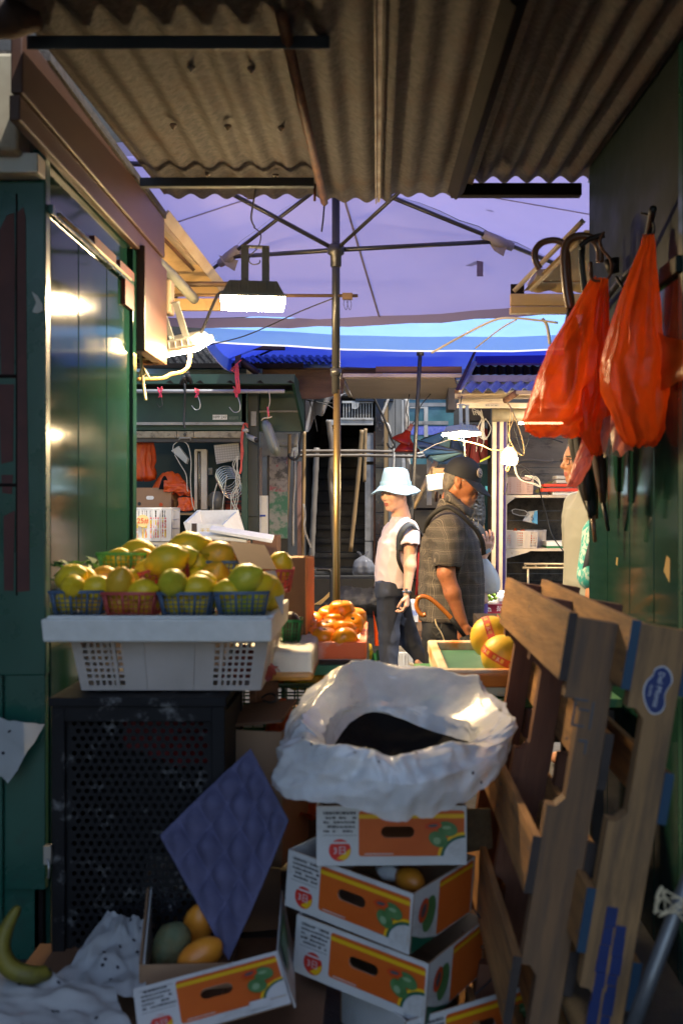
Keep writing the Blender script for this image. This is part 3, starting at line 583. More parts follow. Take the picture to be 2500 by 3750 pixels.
m = MB(); m.box((X0 - .004, Y0 - .012, .42), (.02, .018, .05)); m.cable([(X0 - .004, Y0 - .02, .41), (X0 + .004, Y0 - .03, .39), (X0, Y0 - .025, .36)], .004, 6); m.build('latch', [mat('scuffed_steel', (.35, .35, .34), rough=.35, metal=.8)], cb)
m = MB()
for k in range(3): m.box((-.66 + .06 * k, 2.95, .70 - .02 * k), (.16, .1, .1), 0, rot=(0, 0, R(20 * k)))
m.thing('red_packet', 'dark red packets stored inside the perforated cabinet', 'packet', [mat('dark_red_pack', (.25, .02, .02), rough=.6)], bevel=.01)

# cardboard flap, leaves, carton, avocado basket
m = MB(); a, b, c, d = P(838, 1985, 3.0), P(968, 2000, 3.05), P(1012, 2090, 2.92), P(884, 2085, 2.86)
m.sheet([d, c, b, a], .004, 0); m.sheet([P(1008, 2088, 2.92), P(1040, 2185, 2.86), P(1035, 2250, 2.8), P(965, 2092, 2.9)], .003, 1)
m.thing('cardboard_flap', 'bent brown cardboard flap standing over the lemons', 'cardboard', [card_dk, mat('white_card', (.55, .52, .48), rough=.7)])
m = MB()
random.seed(5)
for k in range(26):
    p = P(random.uniform(185, 395), random.uniform(2055, 2120), random.uniform(3.0, 3.12)); r = Euler((random.uniform(-1, 1), random.uniform(-1, 1), random.uniform(0, 6))).to_matrix().to_4x4(); l = random.uniform(.03, .07)
    m.grid(lambda u, v: ((v - .5) * l, (u - .5) * l * .35 * math.sin(math.pi * min(.98, max(.02, v))), .006 * math.sin(v * 3)), 2, 5, 0, True, Matrix.Translation(p) @ r)
m.cable([P(185, 2130, 3.05), P(260, 2110, 3.08), P(330, 2095, 3.06), P(400, 2070, 3.05)], .003, 5, 1)
m.thing('leaf_sprig', 'green leafy sprig against the stall wall behind the lemons', 'leaves', [mat('leaf_green', (.06, .16, .03), (.10, .22, .04), 8, .5, trans=.3), stalk])
ct = thing('carton', 'open brown carton standing on end behind the lemon table lit orange on one side', 'carton', P(1080, 2335, 3.5))
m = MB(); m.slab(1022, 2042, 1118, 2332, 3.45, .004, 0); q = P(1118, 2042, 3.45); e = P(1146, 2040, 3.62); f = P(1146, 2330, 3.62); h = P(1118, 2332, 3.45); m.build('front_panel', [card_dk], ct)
m = MB(); m.sheet([h, f, e, q], .004); m.build('side_panel', [card_or_lit], ct)  # orange light falling on this side is put into its colour
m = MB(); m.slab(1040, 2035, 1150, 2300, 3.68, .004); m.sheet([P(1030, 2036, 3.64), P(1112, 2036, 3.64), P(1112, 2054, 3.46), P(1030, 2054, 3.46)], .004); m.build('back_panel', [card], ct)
basket('basket', 'small dark green basket holding a dark avocado beside the foam lid', bk_dkgreen, .095, .09, .075, P(1052, 2352, 3.3))
m = fruit_mesh('round'); m.v = [(x * (1 - .25 * z / .04), y * (1 - .25 * z / .04), z * 1.25) for x, y, z in m.v]
o = m.thing('avocado', 'dark purple avocado in the small green basket', 'avocado', [mat('avocado_skin', (.05, .018, .02), (.03, .012, .012), 20, .4, bump=.3, bscale=120)]); o.location = P(1065, 2300, 3.3); o.location.z -= .045
m = MB(); a = P(830, 2345, 3.1); b = P(1146, 2345, 3.1); m.box(((a.x + b.x) / 2, 3.28, .878), (b.x - a.x, .42, .085), 0); m.box(((a.x + b.x) / 2 , 3.275, .842), (b.x - a.x + .006, .436, .028), 1); m.thing('foam_box', 'white foam box with amber tape under the small green basket', 'foam box', [styro, mat('amber_tape', (.55, .30, .08), (.5, .25, .06), 5, .3)], bevel=.014)

# persimmon tray
def tray(name, label, x0, x1, y0, y1, z, h, mt, inner, t=.025, slope=.02):
    tr = thing(name, label, 'tray', ((x0 + x1) / 2, (y0 + y1) / 2, z))
    m = MB()
    for a, b, c, d in ((x0, y0, x1, y0 + t), (x0, y1 - t, x1, y1), (x0, y0 + t, x0 + t, y1 - t), (x1 - t, y0 + t, x1, y1 - t)): m.box(((a + c) / 2, (b + d) / 2, z + h / 2), (c - a, d - b, h))
    m.build('rim', mt, tr, bevel=.006); m = MB(); m.box(((x0 + x1) / 2, (y0 + y1) / 2, z + .01), (x1 - x0 - .004, y1 - y0 - .004, .02)); m.build('base', [inner], tr); return tr
red_styro = mat('red_printed_tray', (.90, .15, .03), (.80, .66, .58), 6, .5, lo=.55, hi=.72)
tray('fruit_tray', 'red and white foam tray heaped with persimmons beside the parasol pole', -.42, -.035, 3.38, 3.98, .845, .06, [red_styro], styro)
fp = fruit_mesh('persimmon'); fp.v = [(x * 1.04, y * 1.04, z * 1.22) for x, y, z in fp.v]; FM = fp.mesh('persimmon', [orange_m]); mk = MB(); mk.lathe([(.010, .0285), (.007, .031), (.002, .032), (.002, .035), (0, .035)], 8); FC = mk.mesh('calyx', [stalk])
def persimmon(p, rot, s, lab, g):
    o = bpy.data.objects.new('persimmon', FM); COL.objects.link(o); o.location = p; o.rotation_euler = [R(a) for a in rot]; o.scale = (s,) * 3; tag(o, lab, 'persimmon', g)
    c = bpy.data.objects.new('calyx', FC); COL.objects.link(c); c.parent = o
for x, y, d, rt, s in ((1188, 2335, 3.45, (10, 5, 0), .98), (1262, 2347, 3.42, (110, 0, 20), 1.02), (1200, 2305, 3.55, (20, 0, 0), .95), (1260, 2312, 3.54, (-20, 8, 0), 1.), (1288, 2285, 3.62, (40, 10, 0), .98), (1225, 2280, 3.62, (-10, 0, 0), .95), (1250, 2236, 3.66, (5, 0, 0), 1.05), (1205, 2255, 3.72, (20, 0, 0), .95), (1298, 2262, 3.72, (10, 0, 0), 1.), (1240, 2270, 3.76, (10, 0, 0), 1.), (1195, 2290, 3.8, (10, 0, 0), 1.), (1270, 2300, 3.75, (30, 0, 0), 1.)):
    persimmon(P(x, y, d), rt, s, 'glossy orange persimmon heaped in the red and white tray', 'persimmons in the tray')
for x, y, d in ((1130, 2345, 3.5), (1126, 2300, 3.58), (1145, 2280, 3.7), (1135, 2320, 3.55)): persimmon(P(x, y, d), (20, 0, 0), 1., 'orange persimmon squeezed between the carton and the tray', 'persimmons beside the carton')
bench = mat('dark_bench_wood', (.035, .022, .015), (.02, .014, .01), 6, .7)
m = MB(); m.box((-.40, 3.68, .838), (.74, .66, .012)); m.box((-.045, 3.66, .80), (.03, .62, .06), 1); m.box((-.41, 3.352, .815), (.74, .014, .034), 1)
for x in (-.74, -.06): m.box((x, 3.42, .4), (.04, .04, .80)); m.box((x, 3.95, .4), (.04, .04, .80))
m.box((-.41, 3.68, .56), (.74, .6, .016)); m.thing('display_bench', 'dark bench with a green edge carrying the persimmon tray', 'bench', [bench, mat('bench_green', (.02, .15, .08), (.03, .20, .10), 4, .45)], bevel=.003)
crate('plastic_crate', 'dark green lattice crate on the shelf under the persimmon bench', (-.40, 3.55, .60), (0, 0, 0), .68, .34, .16, mat('dark_green_crate', (.012, .075, .03), (.01, .05, .02), 6, .4), [(.02, .66)], 17, 5, [(.02, .3)], 0, bar=.0028)
for x, y, d, k in ((1085, 2490, 3.5, 0), (1110, 2490, 3.55, 0), (1190, 2488, 3.55, 2), (1150, 2492, 3.5, 2), (1215, 2490, 3.55, 0)): lemon(x, y, d, (80, 0, 60 + 20 * k), 1.0, 'lemon lying inside the dark green lattice crate', 'lemons in the dark green crate', k)
for x, y in ((1020, 2480), (1050, 2480), (1240, 2482)): o = copy_of(bpy.data.objects['persimmon'], P(x, y, 3.55), (.3, 0, 0), .9, 'orange persimmon inside the dark green lattice crate', 'persimmons in the dark green crate')
# below the bench
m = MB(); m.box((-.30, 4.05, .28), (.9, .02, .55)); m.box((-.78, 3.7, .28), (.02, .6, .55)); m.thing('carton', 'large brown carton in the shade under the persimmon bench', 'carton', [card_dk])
ct = thing('carton', 'brown carton with a torn dark rim standing right of the perforated cabinet', 'carton', (-.36, 3.1, .3), (0, 0, R(-12)))
m = MB(); m.box((0, -.14, .2), (.22, .006, .40)); m.build('front_panel', [card], ct, local=True); m = MB(); m.box((.11, 0, .2), (.006, .28, .40)); m.box((-.11, 0, .2), (.006, .28, .40)); m.build('side_panel', [card], ct, local=True); m = MB(); m.box((0, 0, .003), (.22, .28, .006)); m.build('base', [card], ct, local=True)
m = MB(); m.sheet([(-.115, -.15, .40), (.115, -.15, .43), (.11, .02, .46), (-.115, .0, .43)], .008); m.build('flap', [card_dk], ct, local=True)
random.seed(3)
m = MB()
def netb(u, v):
    a = 2 * math.pi * u; r = .05 * math.sin(math.pi * min(.97, max(.03, v))) ** .7 * (1 + .25 * nv((math.cos(a) * 3, math.sin(a) * 3, v * 5))); return (r * math.cos(a), r * math.sin(a), .19 * v)
m.grid(netb, 20, 16, 0, True, Matrix.Translation(P(1035, 2775, 3.2)), True)
o = m.thing('net_bag', 'orange net bag slumped under the bench beside the plastic liner', 'bag', [mat('orange_net', (.75, .13, .02), (.5, .07, .015), 40, .6, bump=.5, bscale=120, trans=.4)])
m = MB(); m.grid(lambda u, v: (-.42 + .30 * u, 3.1 + .3 * v, .45 + .04 * nv((u * 5, v * 5, 2)) - .08 * u), 14, 10); m.thing('red_sheet', 'crumpled orange red plastic sheet under the bench', 'sheet', [mat('red_sheet', (.6, .09, .02), (.35, .05, .015), 8, .35, trans=.3)])
m = MB(); m.box((-.395, 3.18, .79), (.02, .02, .10)); m.box((-.36, 3.19, .76), (.09, .004, .17)); m.thing('angle_post', 'dark perforated angle post beside the white crate', 'post', [rust])
m = MB(); m.pcable([(958, 2555, 3.1), (985, 2540, 3.08), (1008, 2548, 3.06), (1010, 2565, 3.06), (990, 2572, 3.06), (962, 2566, 3.08)], .003, 6); m.thing('wire_loop', 'loop of dark wire hanging beside the white crate', 'wire', [black_cable])

# ------------------------------------------------------------------ melon tray
green_pad = mat('green_tray_liner', (.035, .13, .075), (.06, .17, .10), 5, .5, grime=(.6, .35, .05), gscale=16, glo=.66, ghi=.72)
amber_styro = mat('amber_taped_foam', (.72, .60, .42), (.75, .25, .04), 5, .5, lo=.45, hi=.62)
tr = thing('fruit_tray', 'white foam tray with orange tape and green liner holding melons', 'tray', (.4, 3.7, .775))
m = MB(); x0, x1, y0, y1, zt = .205, .62, 3.3, 4.02, .775
for a, b, c, d in ((x0, y0, x1, y0 + .03), (x0, y1 - .05, x1, y1), (x0, y0 + .03, x0 + .035, y1 - .05), (x1 - .03, y0 + .03, x1, y1 - .05)): m.box(((a + c) / 2, (b + d) / 2, zt + .025), (c - a, d - b, .05), 0)
m.box(((x0 + x1) / 2, y0 - .003, zt + .015), (x1 - x0 + .01, .012, .046), 1); m.build('rim', [amber_styro, mat('orange_tape', (.55, .17, .02), (.62, .24, .03), 6, .35)], tr, bevel=.008)
m = MB(); m.box(((x0 + x1) / 2, (y0 + y1) / 2, zt + .012), (x1 - x0 - .07, y1 - y0 - .08, .012)); m.build('liner', [green_pad], tr)
m = MB(); m.box(((x0 + x1) / 2, (y0 + y1) / 2, zt - .02), (x1 - x0 - .01, y1 - y0, .04)); m.build('base', [mat('pale_green_foam', (.55, .62, .42), (.5, .55, .4), 6, .6)], tr, bevel=.006)
m = MB(); m.box((.48, 3.66, .715), (.66, .74, .03)); 
for x, y in ((.25, 3.4), (.25, 3.95), (.75, 3.4), (.75, 3.95)): m.box((x, y, .35), (.04, .04, .70), 1)
m.box((.48, 3.66, .65), (.62, .70, .08), 1); m.thing('display_bench', 'bench with a worn green top under the melon tray', 'bench', [mat('worn_green_board', (.03, .14, .05), (.05, .20, .07), 4, .5, grime=(.35, .40, .06), gscale=6, glo=.58, ghi=.8), bench], bevel=.004)
melon_m = mat('melon_rind', (.92, .58, .04), (.85, .50, .035), 5, .45, bump=.12, bscale=70, grime=(.55, .26, .04), gscale=5, glo=.62, ghi=.85)
ribn = mat('red_ribbon', (.62, .05, .02), (.68, .10, .03), 5, .4); gold = mat('ribbon_gold', (.80, .45, .06), rough=.4)
def melon(label, p, r, axis):
    t = thing('melon', label, 'melon', p, axis, 'melons on the green liner')
    m = MB(); m.lathe([(r * math.sin(math.pi * i / 22), -r * math.cos(math.pi * i / 22) * .97) for i in range(23)], 32); m.build('rind', [melon_m], t, local=True)
    m = MB(); rr = r * 1.006
    for i in range(48):
        a, b = ang(i, 48), ang(i + 1, 48); m.add([(rr * math.cos(a), rr * math.sin(a), -.013), (rr * math.cos(b), rr * math.sin(b), -.013), (rr * math.cos(b), rr * math.sin(b), .013), (rr * math.cos(a), rr * math.sin(a), .013)], [(0, 1, 2, 3)])
        if i % 3 == 0:
            r2 = r * 1.012; a += .02; b += .03; m.add([(r2 * math.cos(a), r2 * math.sin(a), -.007), (r2 * math.cos(b), r2 * math.sin(b), -.007), (r2 * math.cos(b), r2 * math.sin(b), .007), (r2 * math.cos(a), r2 * math.sin(a), .007)], [(0, 1, 2, 3)], 1)
        elif i % 3 == 1 and i % 2:
            m.text('JL', .017, Matrix.Rotation((a + b) / 2 + .1, 4, 'Z') @ Matrix.Translation((r * 1.012, 0, 0)) @ Euler((R(90), 0, R(90))).to_matrix().to_4x4(), 2)
    m.build('ribbon', [ribn, gold, mat('ribbon_white', (.8, .75, .7), rough=.5)], t, local=True); return t
melon('yellow melon with a red ribbon band standing upright across its left side', P(1798, 2335, 3.62), .079, (R(-14), R(72), R(-18)))
M2 = melon('yellow melon with a red ribbon near its top in front of the other', P(1842, 2405, 3.46), .078, (R(12), R(24), R(10)))
m = MB(); m.box((.032, -.068, .045), (.02, .004, .016), 0, rot=(R(-30), 0, R(25))); m.build('sticker', [mat('lime_sticker', (.5, .55, .03), rough=.4)], M2, local=True)
melon('yellow melon mostly hidden behind the pallet boards', P(1935, 2345, 3.6), .07, (0, R(20), 0))

# ------------------------------------------------------------------ papaya cartons
pw = mat('white_printed_board', (.58, .58, .57), (.52, .52, .51), 4, .5, grime=(.26, .23, .20), gscale=7, glo=.56, ghi=.82)
po = mat('orange_print', (.62, .125, .015), (.52, .095, .012), 3, .42, grime=(.66, .34, .20), gscale=13, glo=.66, ghi=.74); py_ = mat('yellow_print', (.72, .42, .01), rough=.42)
pg = mat('papaya_green_print', (.05, .14, .04), (.09, .20, .07), 30, .42); pdg = mat('dark_green_print', (.01, .09, .05), rough=.45); pr_ = mat('logo_red_print', (.60, .03, .02), rough=.42); pk = mat('ink_print', (.07, .07, .075), rough=.5)
PB_M = [pw, po, py_, pg, pdg, pr_, pk, card, mat('papaya_flesh_print', (.55, .06, .01), rough=.42), mat('papaya_light_print', (.22, .34, .18), rough=.42)]
random.seed(21)
def stadium(cx, cz, w_, h_): return rrect(cx - w_ / 2, cz - h_ / 2, cx + w_ / 2, cz + h_ / 2, h_ * .495, 5)
def papaya_front(m, W, H, T, hole=True):
    """printed panel in local XZ from (0,0), outside towards -Y"""
    hl = stadium(.54 * W, .56 * H, .22 * W, .19 * H)
    def lay(loops, k, mi): m.prism(loops, 0, mi, T @ Matrix.Translation((0, -.0007 * k, 0)))
    full = [(0, 0), (W, 0), (W, H), (0, H)]
    m.prism([full, hl] if hole else [full], .004, 7, T @ Matrix.Translation((0, .0002, 0)))
    lay([full, hl], 0, 0); lay([rrect(.28 * W, .155 * H, .985 * W, .92 * H, .02 * W), hl], 1, 1)
    lay([[(.28 * W, .79 * H), (.985 * W, .79 * H), (.985 * W, .86 * H), (.28 * W, .86 * H)]], 2, 2)
    arc = lambda r: [(.99 * W - (r * W) * math.sin(R(a)) * 1.0, .155 * H - .02 * H + (r * W) * math.cos(R(a)) * .9) for a in range(0, 91, 9)]
    def fan(r, k, mi): lay([[(q[0], max(q[1], .150 * H)) for q in [(.985 * W, .15 * H)] + arc(r)]], k, mi)
    fan(.185, 3, 2); fan(.165, 4, 4); fan(.145, 5, 0)
    lay([ellipse(.81 * W, .44 * H, .068 * W, .125 * H, 18, -.5)], 6, 3); lay([ellipse(.87 * W, .62 * H, .07 * W, .12 * H, 18, -.3)], 7, 3)
    lay([ellipse(.80 * W, .42 * H, .026 * W, .06 * H, 12, -.5)], 8, 9); lay([ellipse(.865 * W, .64 * H, .03 * W, .03 * H, 12)], 8, 9)
    lay([ellipse(.775 * W, .67 * H, .058 * W, .065 * H, 16, .1)], 8, 8); lay([ellipse(.775 * W, .675 * H, .034 * W, .028 * H, 12, .1)], 9, 6)
    lay([ellipse(.155 * W, .26 * H, .074 * W, .074 * W, 24)], 1, 5); lay([[(.135 * W, .26 * H - .055 * W)] + [(.155 * W + .072 * W * math.cos(R(a)), .26 * H + .072 * W * math.sin(R(a))) for a in range(-70, 11, 10)]], 2, 2)
    m.text('3日', .062 * W, T @ Matrix.Translation((.155 * W, -.0025, .25 * H)) @ Matrix.Rotation(R(90), 4, 'X'), 0)
    lay([[(.085 * W, .37 * H), (.225 * W, .37 * H), (.225 * W, .40 * H), (.085 * W, .40 * H)]], 2, 0)
    for r in range(5):
        x = .045 * W; z = (.86 - .075 * r) * H
        while x < .255 * W:
            w_ = random.uniform(.008, .028) * W
            if random.random() < .82: lay([[(x, z), (x + w_, z), (x + w_, z + random.uniform(.02, .045) * H), (x, z + .04 * H)]], 1, 6)
            x += w_ + .004 * W
    for z in (.505, .52 + .38): lay([[(.04 * W, z * H), (.262 * W, z * H), (.262 * W, (z + .008) * H), (.04 * W, (z + .008) * H)]], 1, 6)
    x = .32 * W
    while x < .5 * W: w_ = random.uniform(.008, .02) * W; lay([[(x, .185 * H), (x + w_, .185 * H), (x + w_, .205 * H), (x, .205 * H)]], 2, 0); x += w_ + .005 * W
    lay([[(.73 * W, .03 * H), (.87 * W, .03 * H), (.87 * W, .17 * H), (.73 * W, .17 * H)]], 10, 0)
def papaya_side(m, W, H, T):
    full = [(0, 0), (W, 0), (W, H), (0, H)]; m.prism([full], .004, 7, T @ Matrix.Translation((0, .0002, 0)))
    def lay(loops, k, mi): m.prism(loops, 0, mi, T @ Matrix.Translation((0, -.0007 * k, 0)))
    lay([full], 0, 0); lay([rrect(.40 * W, .02 * H, .985 * W, .96 * H, .02 * W)], 1, 1); lay([[(.40 * W, .84 * H), (.985 * W, .84 * H), (.985 * W, .9 * H), (.40 * W, .9 * H)]], 2, 2)
    lay([[(0, 0), (.4 * W, 0), (.15 * W, .16 * H), (0, .3 * H)]], 1, 4); lay([ellipse(.25 * W, .50 * H, .10 * W, .30 * H, 16, -.25)], 3, 3); lay([ellipse(.15 * W, .62 * H, .07 * W, .2 * H, 14, -.35)], 4, 8); lay([ellipse(.15 * W, .62 * H, .035 * W, .12 * H, 12, -.35)], 5, 6)
def papaya_box(label, loc, rot, W=.385, D=.30, H=.15):
    t = thing('papaya_carton', label, 'carton', loc, rot, 'printed papaya cartons')
    m = MB(); papaya_front(m, W, H, Matrix.Translation((-W / 2, -D / 2, 0))); m.build('front_panel', PB_M, t, local=True)
    m = MB(); papaya_side(m, D - .01, H, Matrix.Translation((W / 2, -D / 2 + .005, 0)) @ Matrix.Rotation(R(90), 4, 'Z')); m.build('side_panel', PB_M, t, local=True)
    m = MB(); m.box((-W / 2 + .002, 0, H / 2), (.004, D - .012, H), 0); m.build('side_panel', [pw], t, local=True)
    m = MB(); m.box((0, D / 2, H / 2), (W, .004, H)); m.build('back_panel', [card], t, local=True)
    m = MB(); m.box((0, 0, .003), (W - .01, D - .01, .006)); m.build('base', [card], t, local=True); return t
papaya_box('white and orange papaya carton at the top of the stack under the plastic liner', (.035, 2.66, .462), (0, 0, R(1)), .378, .30, .15)
papaya_box('papaya carton second from the top turned with its open corner forward', (.005, 2.63, .305), (0, R(5), R(-34)), .385, .31, .15)
papaya_box('papaya carton third from the top tilted below the open one', (.03, 2.605, .148), (0, R(5), R(-32)), .39, .31, .15)
papaya_box('papaya carton at the foot of the stack turned the other way', (.16, 2.60, -.008), (0, 0, R(30)), .40, .33, .155)
mango_m = mat('mango_skin', (.72, .28, .02), (.62, .20, .02), 6, .4, grime=(.3, .12, .02), gscale=10, glo=.65, ghi=.8)
# mango carton (printed, open)
t = thing('papaya_carton', 'open papaya carton at lower left holding mangoes and the blue pulp tray', 'carton', (-.4, 2.55, .12), (0, 0, 0), 'printed papaya cartons')
A = P(488, 3622, 2.27); B = P(1012, 3482, 2.36); ux = (B - A).normalized(); W = (B - A).length; H = .155; dn = (P(508, 3725, 2.2) - A); dn = (dn - ux * dn.dot(ux)).normalized(); yv = dn.cross(ux) * 1
if yv.y < 0: yv = -yv
T = Matrix((( ux.x, yv.x, -dn.x, 0), (ux.y, yv.y, -dn.y, 0), (ux.z, yv.z, -dn.z, 0), (0, 0, 0, 1))); T.translation = A + dn * H
m = MB(); papaya_front(m, W, H, T); m.build('front_panel', PB_M, t)
m = MB(); q = [P(1014, 3484, 2.37), P(1076, 3690, 2.28), P(1045, 3440, 2.75), P(1020, 3250, 2.8)]
m.sheet([P(1012, 3486, 2.37), P(1078, 3692, 2.27), P(1070, 3480, 2.75), P(1030, 3262, 2.8)], .004, 0); m.sheet([P(1026, 3440, 2.42), P(1054, 3560, 2.35), P(1058, 3480, 2.6), P(1034, 3330, 2.66)], .0005, 3); m.v = [(x + (.002 if i >= 8 else 0), y, z) for i, (x, y, z) in enumerate(m.v)]
m.build('side_panel', PB_M, t)
m = MB(); m.sheet([P(519, 3600, 2.36), P(519, 3530, 2.36), P(556, 3150, 2.92), P(560, 3440, 2.92)], .006, 0); m.sheet([P(530, 3600, 2.37), P(530, 3528, 2.37), P(566, 3160, 2.91), P(570, 3440, 2.91)], .004, 1)
m.build('side_panel', [card, pw], t)
m = MB(); m.sheet([P(519, 3640, 2.36), P(1020, 3600, 2.44), P(1012, 3520, 2.45), P(519, 3532, 2.37)], .005, 0); m.build('front_flap', [card], t)
m = MB(); m.sheet([P(556, 3440, 2.93), P(1030, 3400, 2.86), P(1028, 3180, 2.86), P(556, 3150, 2.93)], .005, 0); m.box((-.38, 2.62, .12), (.5, .5, .006), 0); m.build('back_panel', [card_dk], t)
def blob(name, label, cat, mt, p, rx, ry, rz, rot, seed, amp=.06, group=None, n=22):
    m = MB(); m.lathe([(math.sin(math.pi * i / n), -math.cos(math.pi * i / n)) for i in range(n + 1)], n)
    m.v = [tuple(c * (1 + amp * nv(v, 1.3, seed)) for c in v) for v in m.v]; m.v = [(x * rx, y * ry, z * rz) for x, y, z in m.v]
    o = m.thing(name, label, cat, [mt], group); o.location = p; o.rotation_euler = [R(a) for a in rot]
    c = sum((Vector(v) for v in m.v), Vector()) / len(m.v); zc = min(v[2] for v in m.v)
    for v in o.data.vertices: v.co.z += zc
    return o
blob('mango', 'orange mango standing behind the other in the open carton', 'mango', mango_m, P(728, 3385, 2.6), .04, .036, .06, (10, 15, 0), 2)
blob('mango', 'orange mango lying in front in the open carton', 'mango', mango_m, P(735, 3498, 2.45), .038, .036, .058, (0, 70, 20), 4)
net_g = mat('pale_green_foam_net', (.13, .17, .09), (.22, .17, .07), 20, .55, bump=.8, bscale=60, trans=.3)
blob('fruit_net', 'pale green foam netted fruit in the open carton', 'fruit', net_g, P(625, 3470, 2.52), .048, .05, .075, (20, 20, 0), 6, .14)
m = MB(); m.grid(lambda u, v: P(540 + 150 * u - 40 * v + 14 * nv((u * 4, v * 4, 3)), 3130 + 210 * v + 20 * nv((u * 6, v * 3, 8)), 2.85 - .1 * u + .05 * nv((u * 7, v * 5, 1))), 16, 16)
m.thing('plastic_wrap', 'crumpled clear plastic wrap rising from the open carton', 'wrap', [clear_film('grey_film', (.42, .40, .40), .35)])
pulp = mat('blue_pulp_tray', (.095, .095, .185), (.07, .07, .14), 14, .85, bump=.25, bscale=140)
m = MB(); T0, R0, B0, L0 = P(919, 2742, 2.70), P(1058, 3005, 2.58), P(838, 3518, 2.46), P(586, 3061, 2.62)
nrm = (R0 - T0).cross(L0 - T0).normalized(); nrm = nrm if nrm.y < 0 else -nrm
def pulpf(u, v):
    q = T0.lerp(R0, u).lerp(L0.lerp(B0, u), v); e = min(u, v, 1 - u, 1 - v)
    b = abs(math.sin(math.pi * 4 * u) * math.sin(math.pi * 5 * v)) ** .8 * 1.5 - .4
    return q + nrm * ((.020 * b + .008 * nv((u * 5, v * 5, 2))) * min(1, e * 9) - .015 * math.sin(math.pi * v) * (u - .3))
m.grid(pulpf, 48, 56); o = m.thing('pulp_tray', 'blue violet moulded pulp tray standing diamond wise in the open carton', 'pulp tray', [pulp]); o.modifiers.new('thickness', 'SOLIDIFY').thickness = .004
m = MB(); m.box((-.42, 2.3, .06), (.46, .40, .115), 0, rot=(0, 0, R(12))); m.thing('carton', 'plain brown carton under the open papaya carton at lower left', 'carton', [card], bevel=.003)
m = MB(); a = P(1700, 2975, 2.75); m.sheet([P(1705, 3120, 2.76), P(1800, 3105, 2.8), P(1790, 2960, 2.8), P(1690, 2960, 2.76)], .006); m.thing('burlap_scrap', 'scrap of brown burlap hanging beside the top papaya carton', 'burlap', [mat('burlap', (.16, .12, .06), (.11, .085, .045), 60, .9, bump=.5, bscale=200)])
m = MB(); m.cable([P(1735, 3330, 2.6), P(1790, 3420, 2.55), P(1810, 3560, 2.5), P(1740, 3640, 2.46)], .0025, 6, 1)
m.sheet([P(1690, 3300, 2.75), P(1820, 3400, 2.7), P(1780, 3480, 2.6), P(1690, 3420, 2.65)], .004, 0); m.thing('loose_cardboard', 'folded dark cardboard wedged between the carton stack and the pallet', 'cardboard', [card_dk, black_cable])
# foam nets and fruit glimpsed in the second carton
blob('foam_net', 'white foam fruit net in the open papaya carton', 'foam net', styro, P(1430, 3195, 2.62), .04, .03, .022, (0, 20, 0), 3, .3)
blob('papaya', 'orange papaya just visible in the open carton corner', 'papaya', mango_m, P(1500, 3220, 2.58), .035, .05, .03, (0, 0, 30), 9)

# ------------------------------------------------------------------ plastic liner bag
tissue_dk = mat('dirt_speck', (.02, .018, .015), rough=.8)
film = clear_film('white_liner_film', (.84, .87, .89), .14, trans=.14, rough=.15, bump=.45, bscale=15)
def pl(pts): return [P(*p) for p in pts]
hem = pl([(1008, 2880, 2.52), (1090, 2925, 2.40), (1240, 2960, 2.34), (1400, 2992, 2.32), (1500, 3010, 2.32), (1620, 2965, 2.35), (1760, 2905, 2.42), (1840, 2790, 2.52), (1868, 2700, 2.66), (1790, 2600, 2.9), (1700, 2560, 3.0), (1500, 2560, 3.02), (1300, 2560, 3.0), (1130, 2610, 2.92), (1060, 2700, 2.8), (1020, 2800, 2.64)])
mid = pl([(1020, 2800, 2.52), (1110, 2820, 2.39), (1250, 2850, 2.32), (1400, 2870, 2.30), (1510, 2880, 2.30), (1620, 2850, 2.33), (1745, 2800, 2.41), (1835, 2730, 2.52), (1858, 2660, 2.66), (1800, 2560, 2.88), (1705, 2500, 2.98), (1500, 2480, 3.0), (1300, 2470, 2.98), (1160, 2540, 2.9), (1080, 2640, 2.78), (1035, 2740, 2.64)])
rim = pl([(1120, 2680, 2.54), (1160, 2735, 2.42), (1260, 2740, 2.36), (1360, 2752, 2.35), (1440, 2775, 2.35), (1560, 2740, 2.38), (1680, 2720, 2.44), (1800, 2700, 2.54), (1835, 2640, 2.66), (1760, 2570, 2.84), (1695, 2478, 2.94), (1470, 2462, 2.96), (1330, 2436, 2.95), (1240, 2480, 2.88), (1180, 2570, 2.78), (1125, 2640, 2.64)])
inn = pl([(1180, 2695, 2.58), (1225, 2748, 2.50), (1290, 2760, 2.46), (1370, 2775, 2.45), (1440, 2795, 2.45), (1550, 2762, 2.47), (1660, 2742, 2.50), (1725, 2712, 2.58), (1735, 2675, 2.70), (1670, 2655, 2.79), (1570, 2625, 2.86), (1460, 2580, 2.88), (1360, 2560, 2.88), (1290, 2590, 2.80), (1240, 2640, 2.72), (1215, 2680, 2.64)])
bot = [Vector((p.x * .95 + .003, 2.66 + (p.y - 2.66) * .95, p.z - .035)) for p in inn]
rings = [hem, mid, rim, inn, bot]; NA, NV = 230, 96
def ringpt(r, u):
    n = len(r); f = u * n; i = int(f) % n; t = f - int(f); p0, p1, p2, p3 = r[(i - 1) % n], r[i], r[(i + 1) % n], r[(i + 2) % n]
    return .5 * ((2 * p1) + (p2 - p0) * t + (2 * p0 - 5 * p1 + 4 * p2 - p3) * t * t + (3 * p1 - p0 - 3 * p2 + p3) * t ** 3)
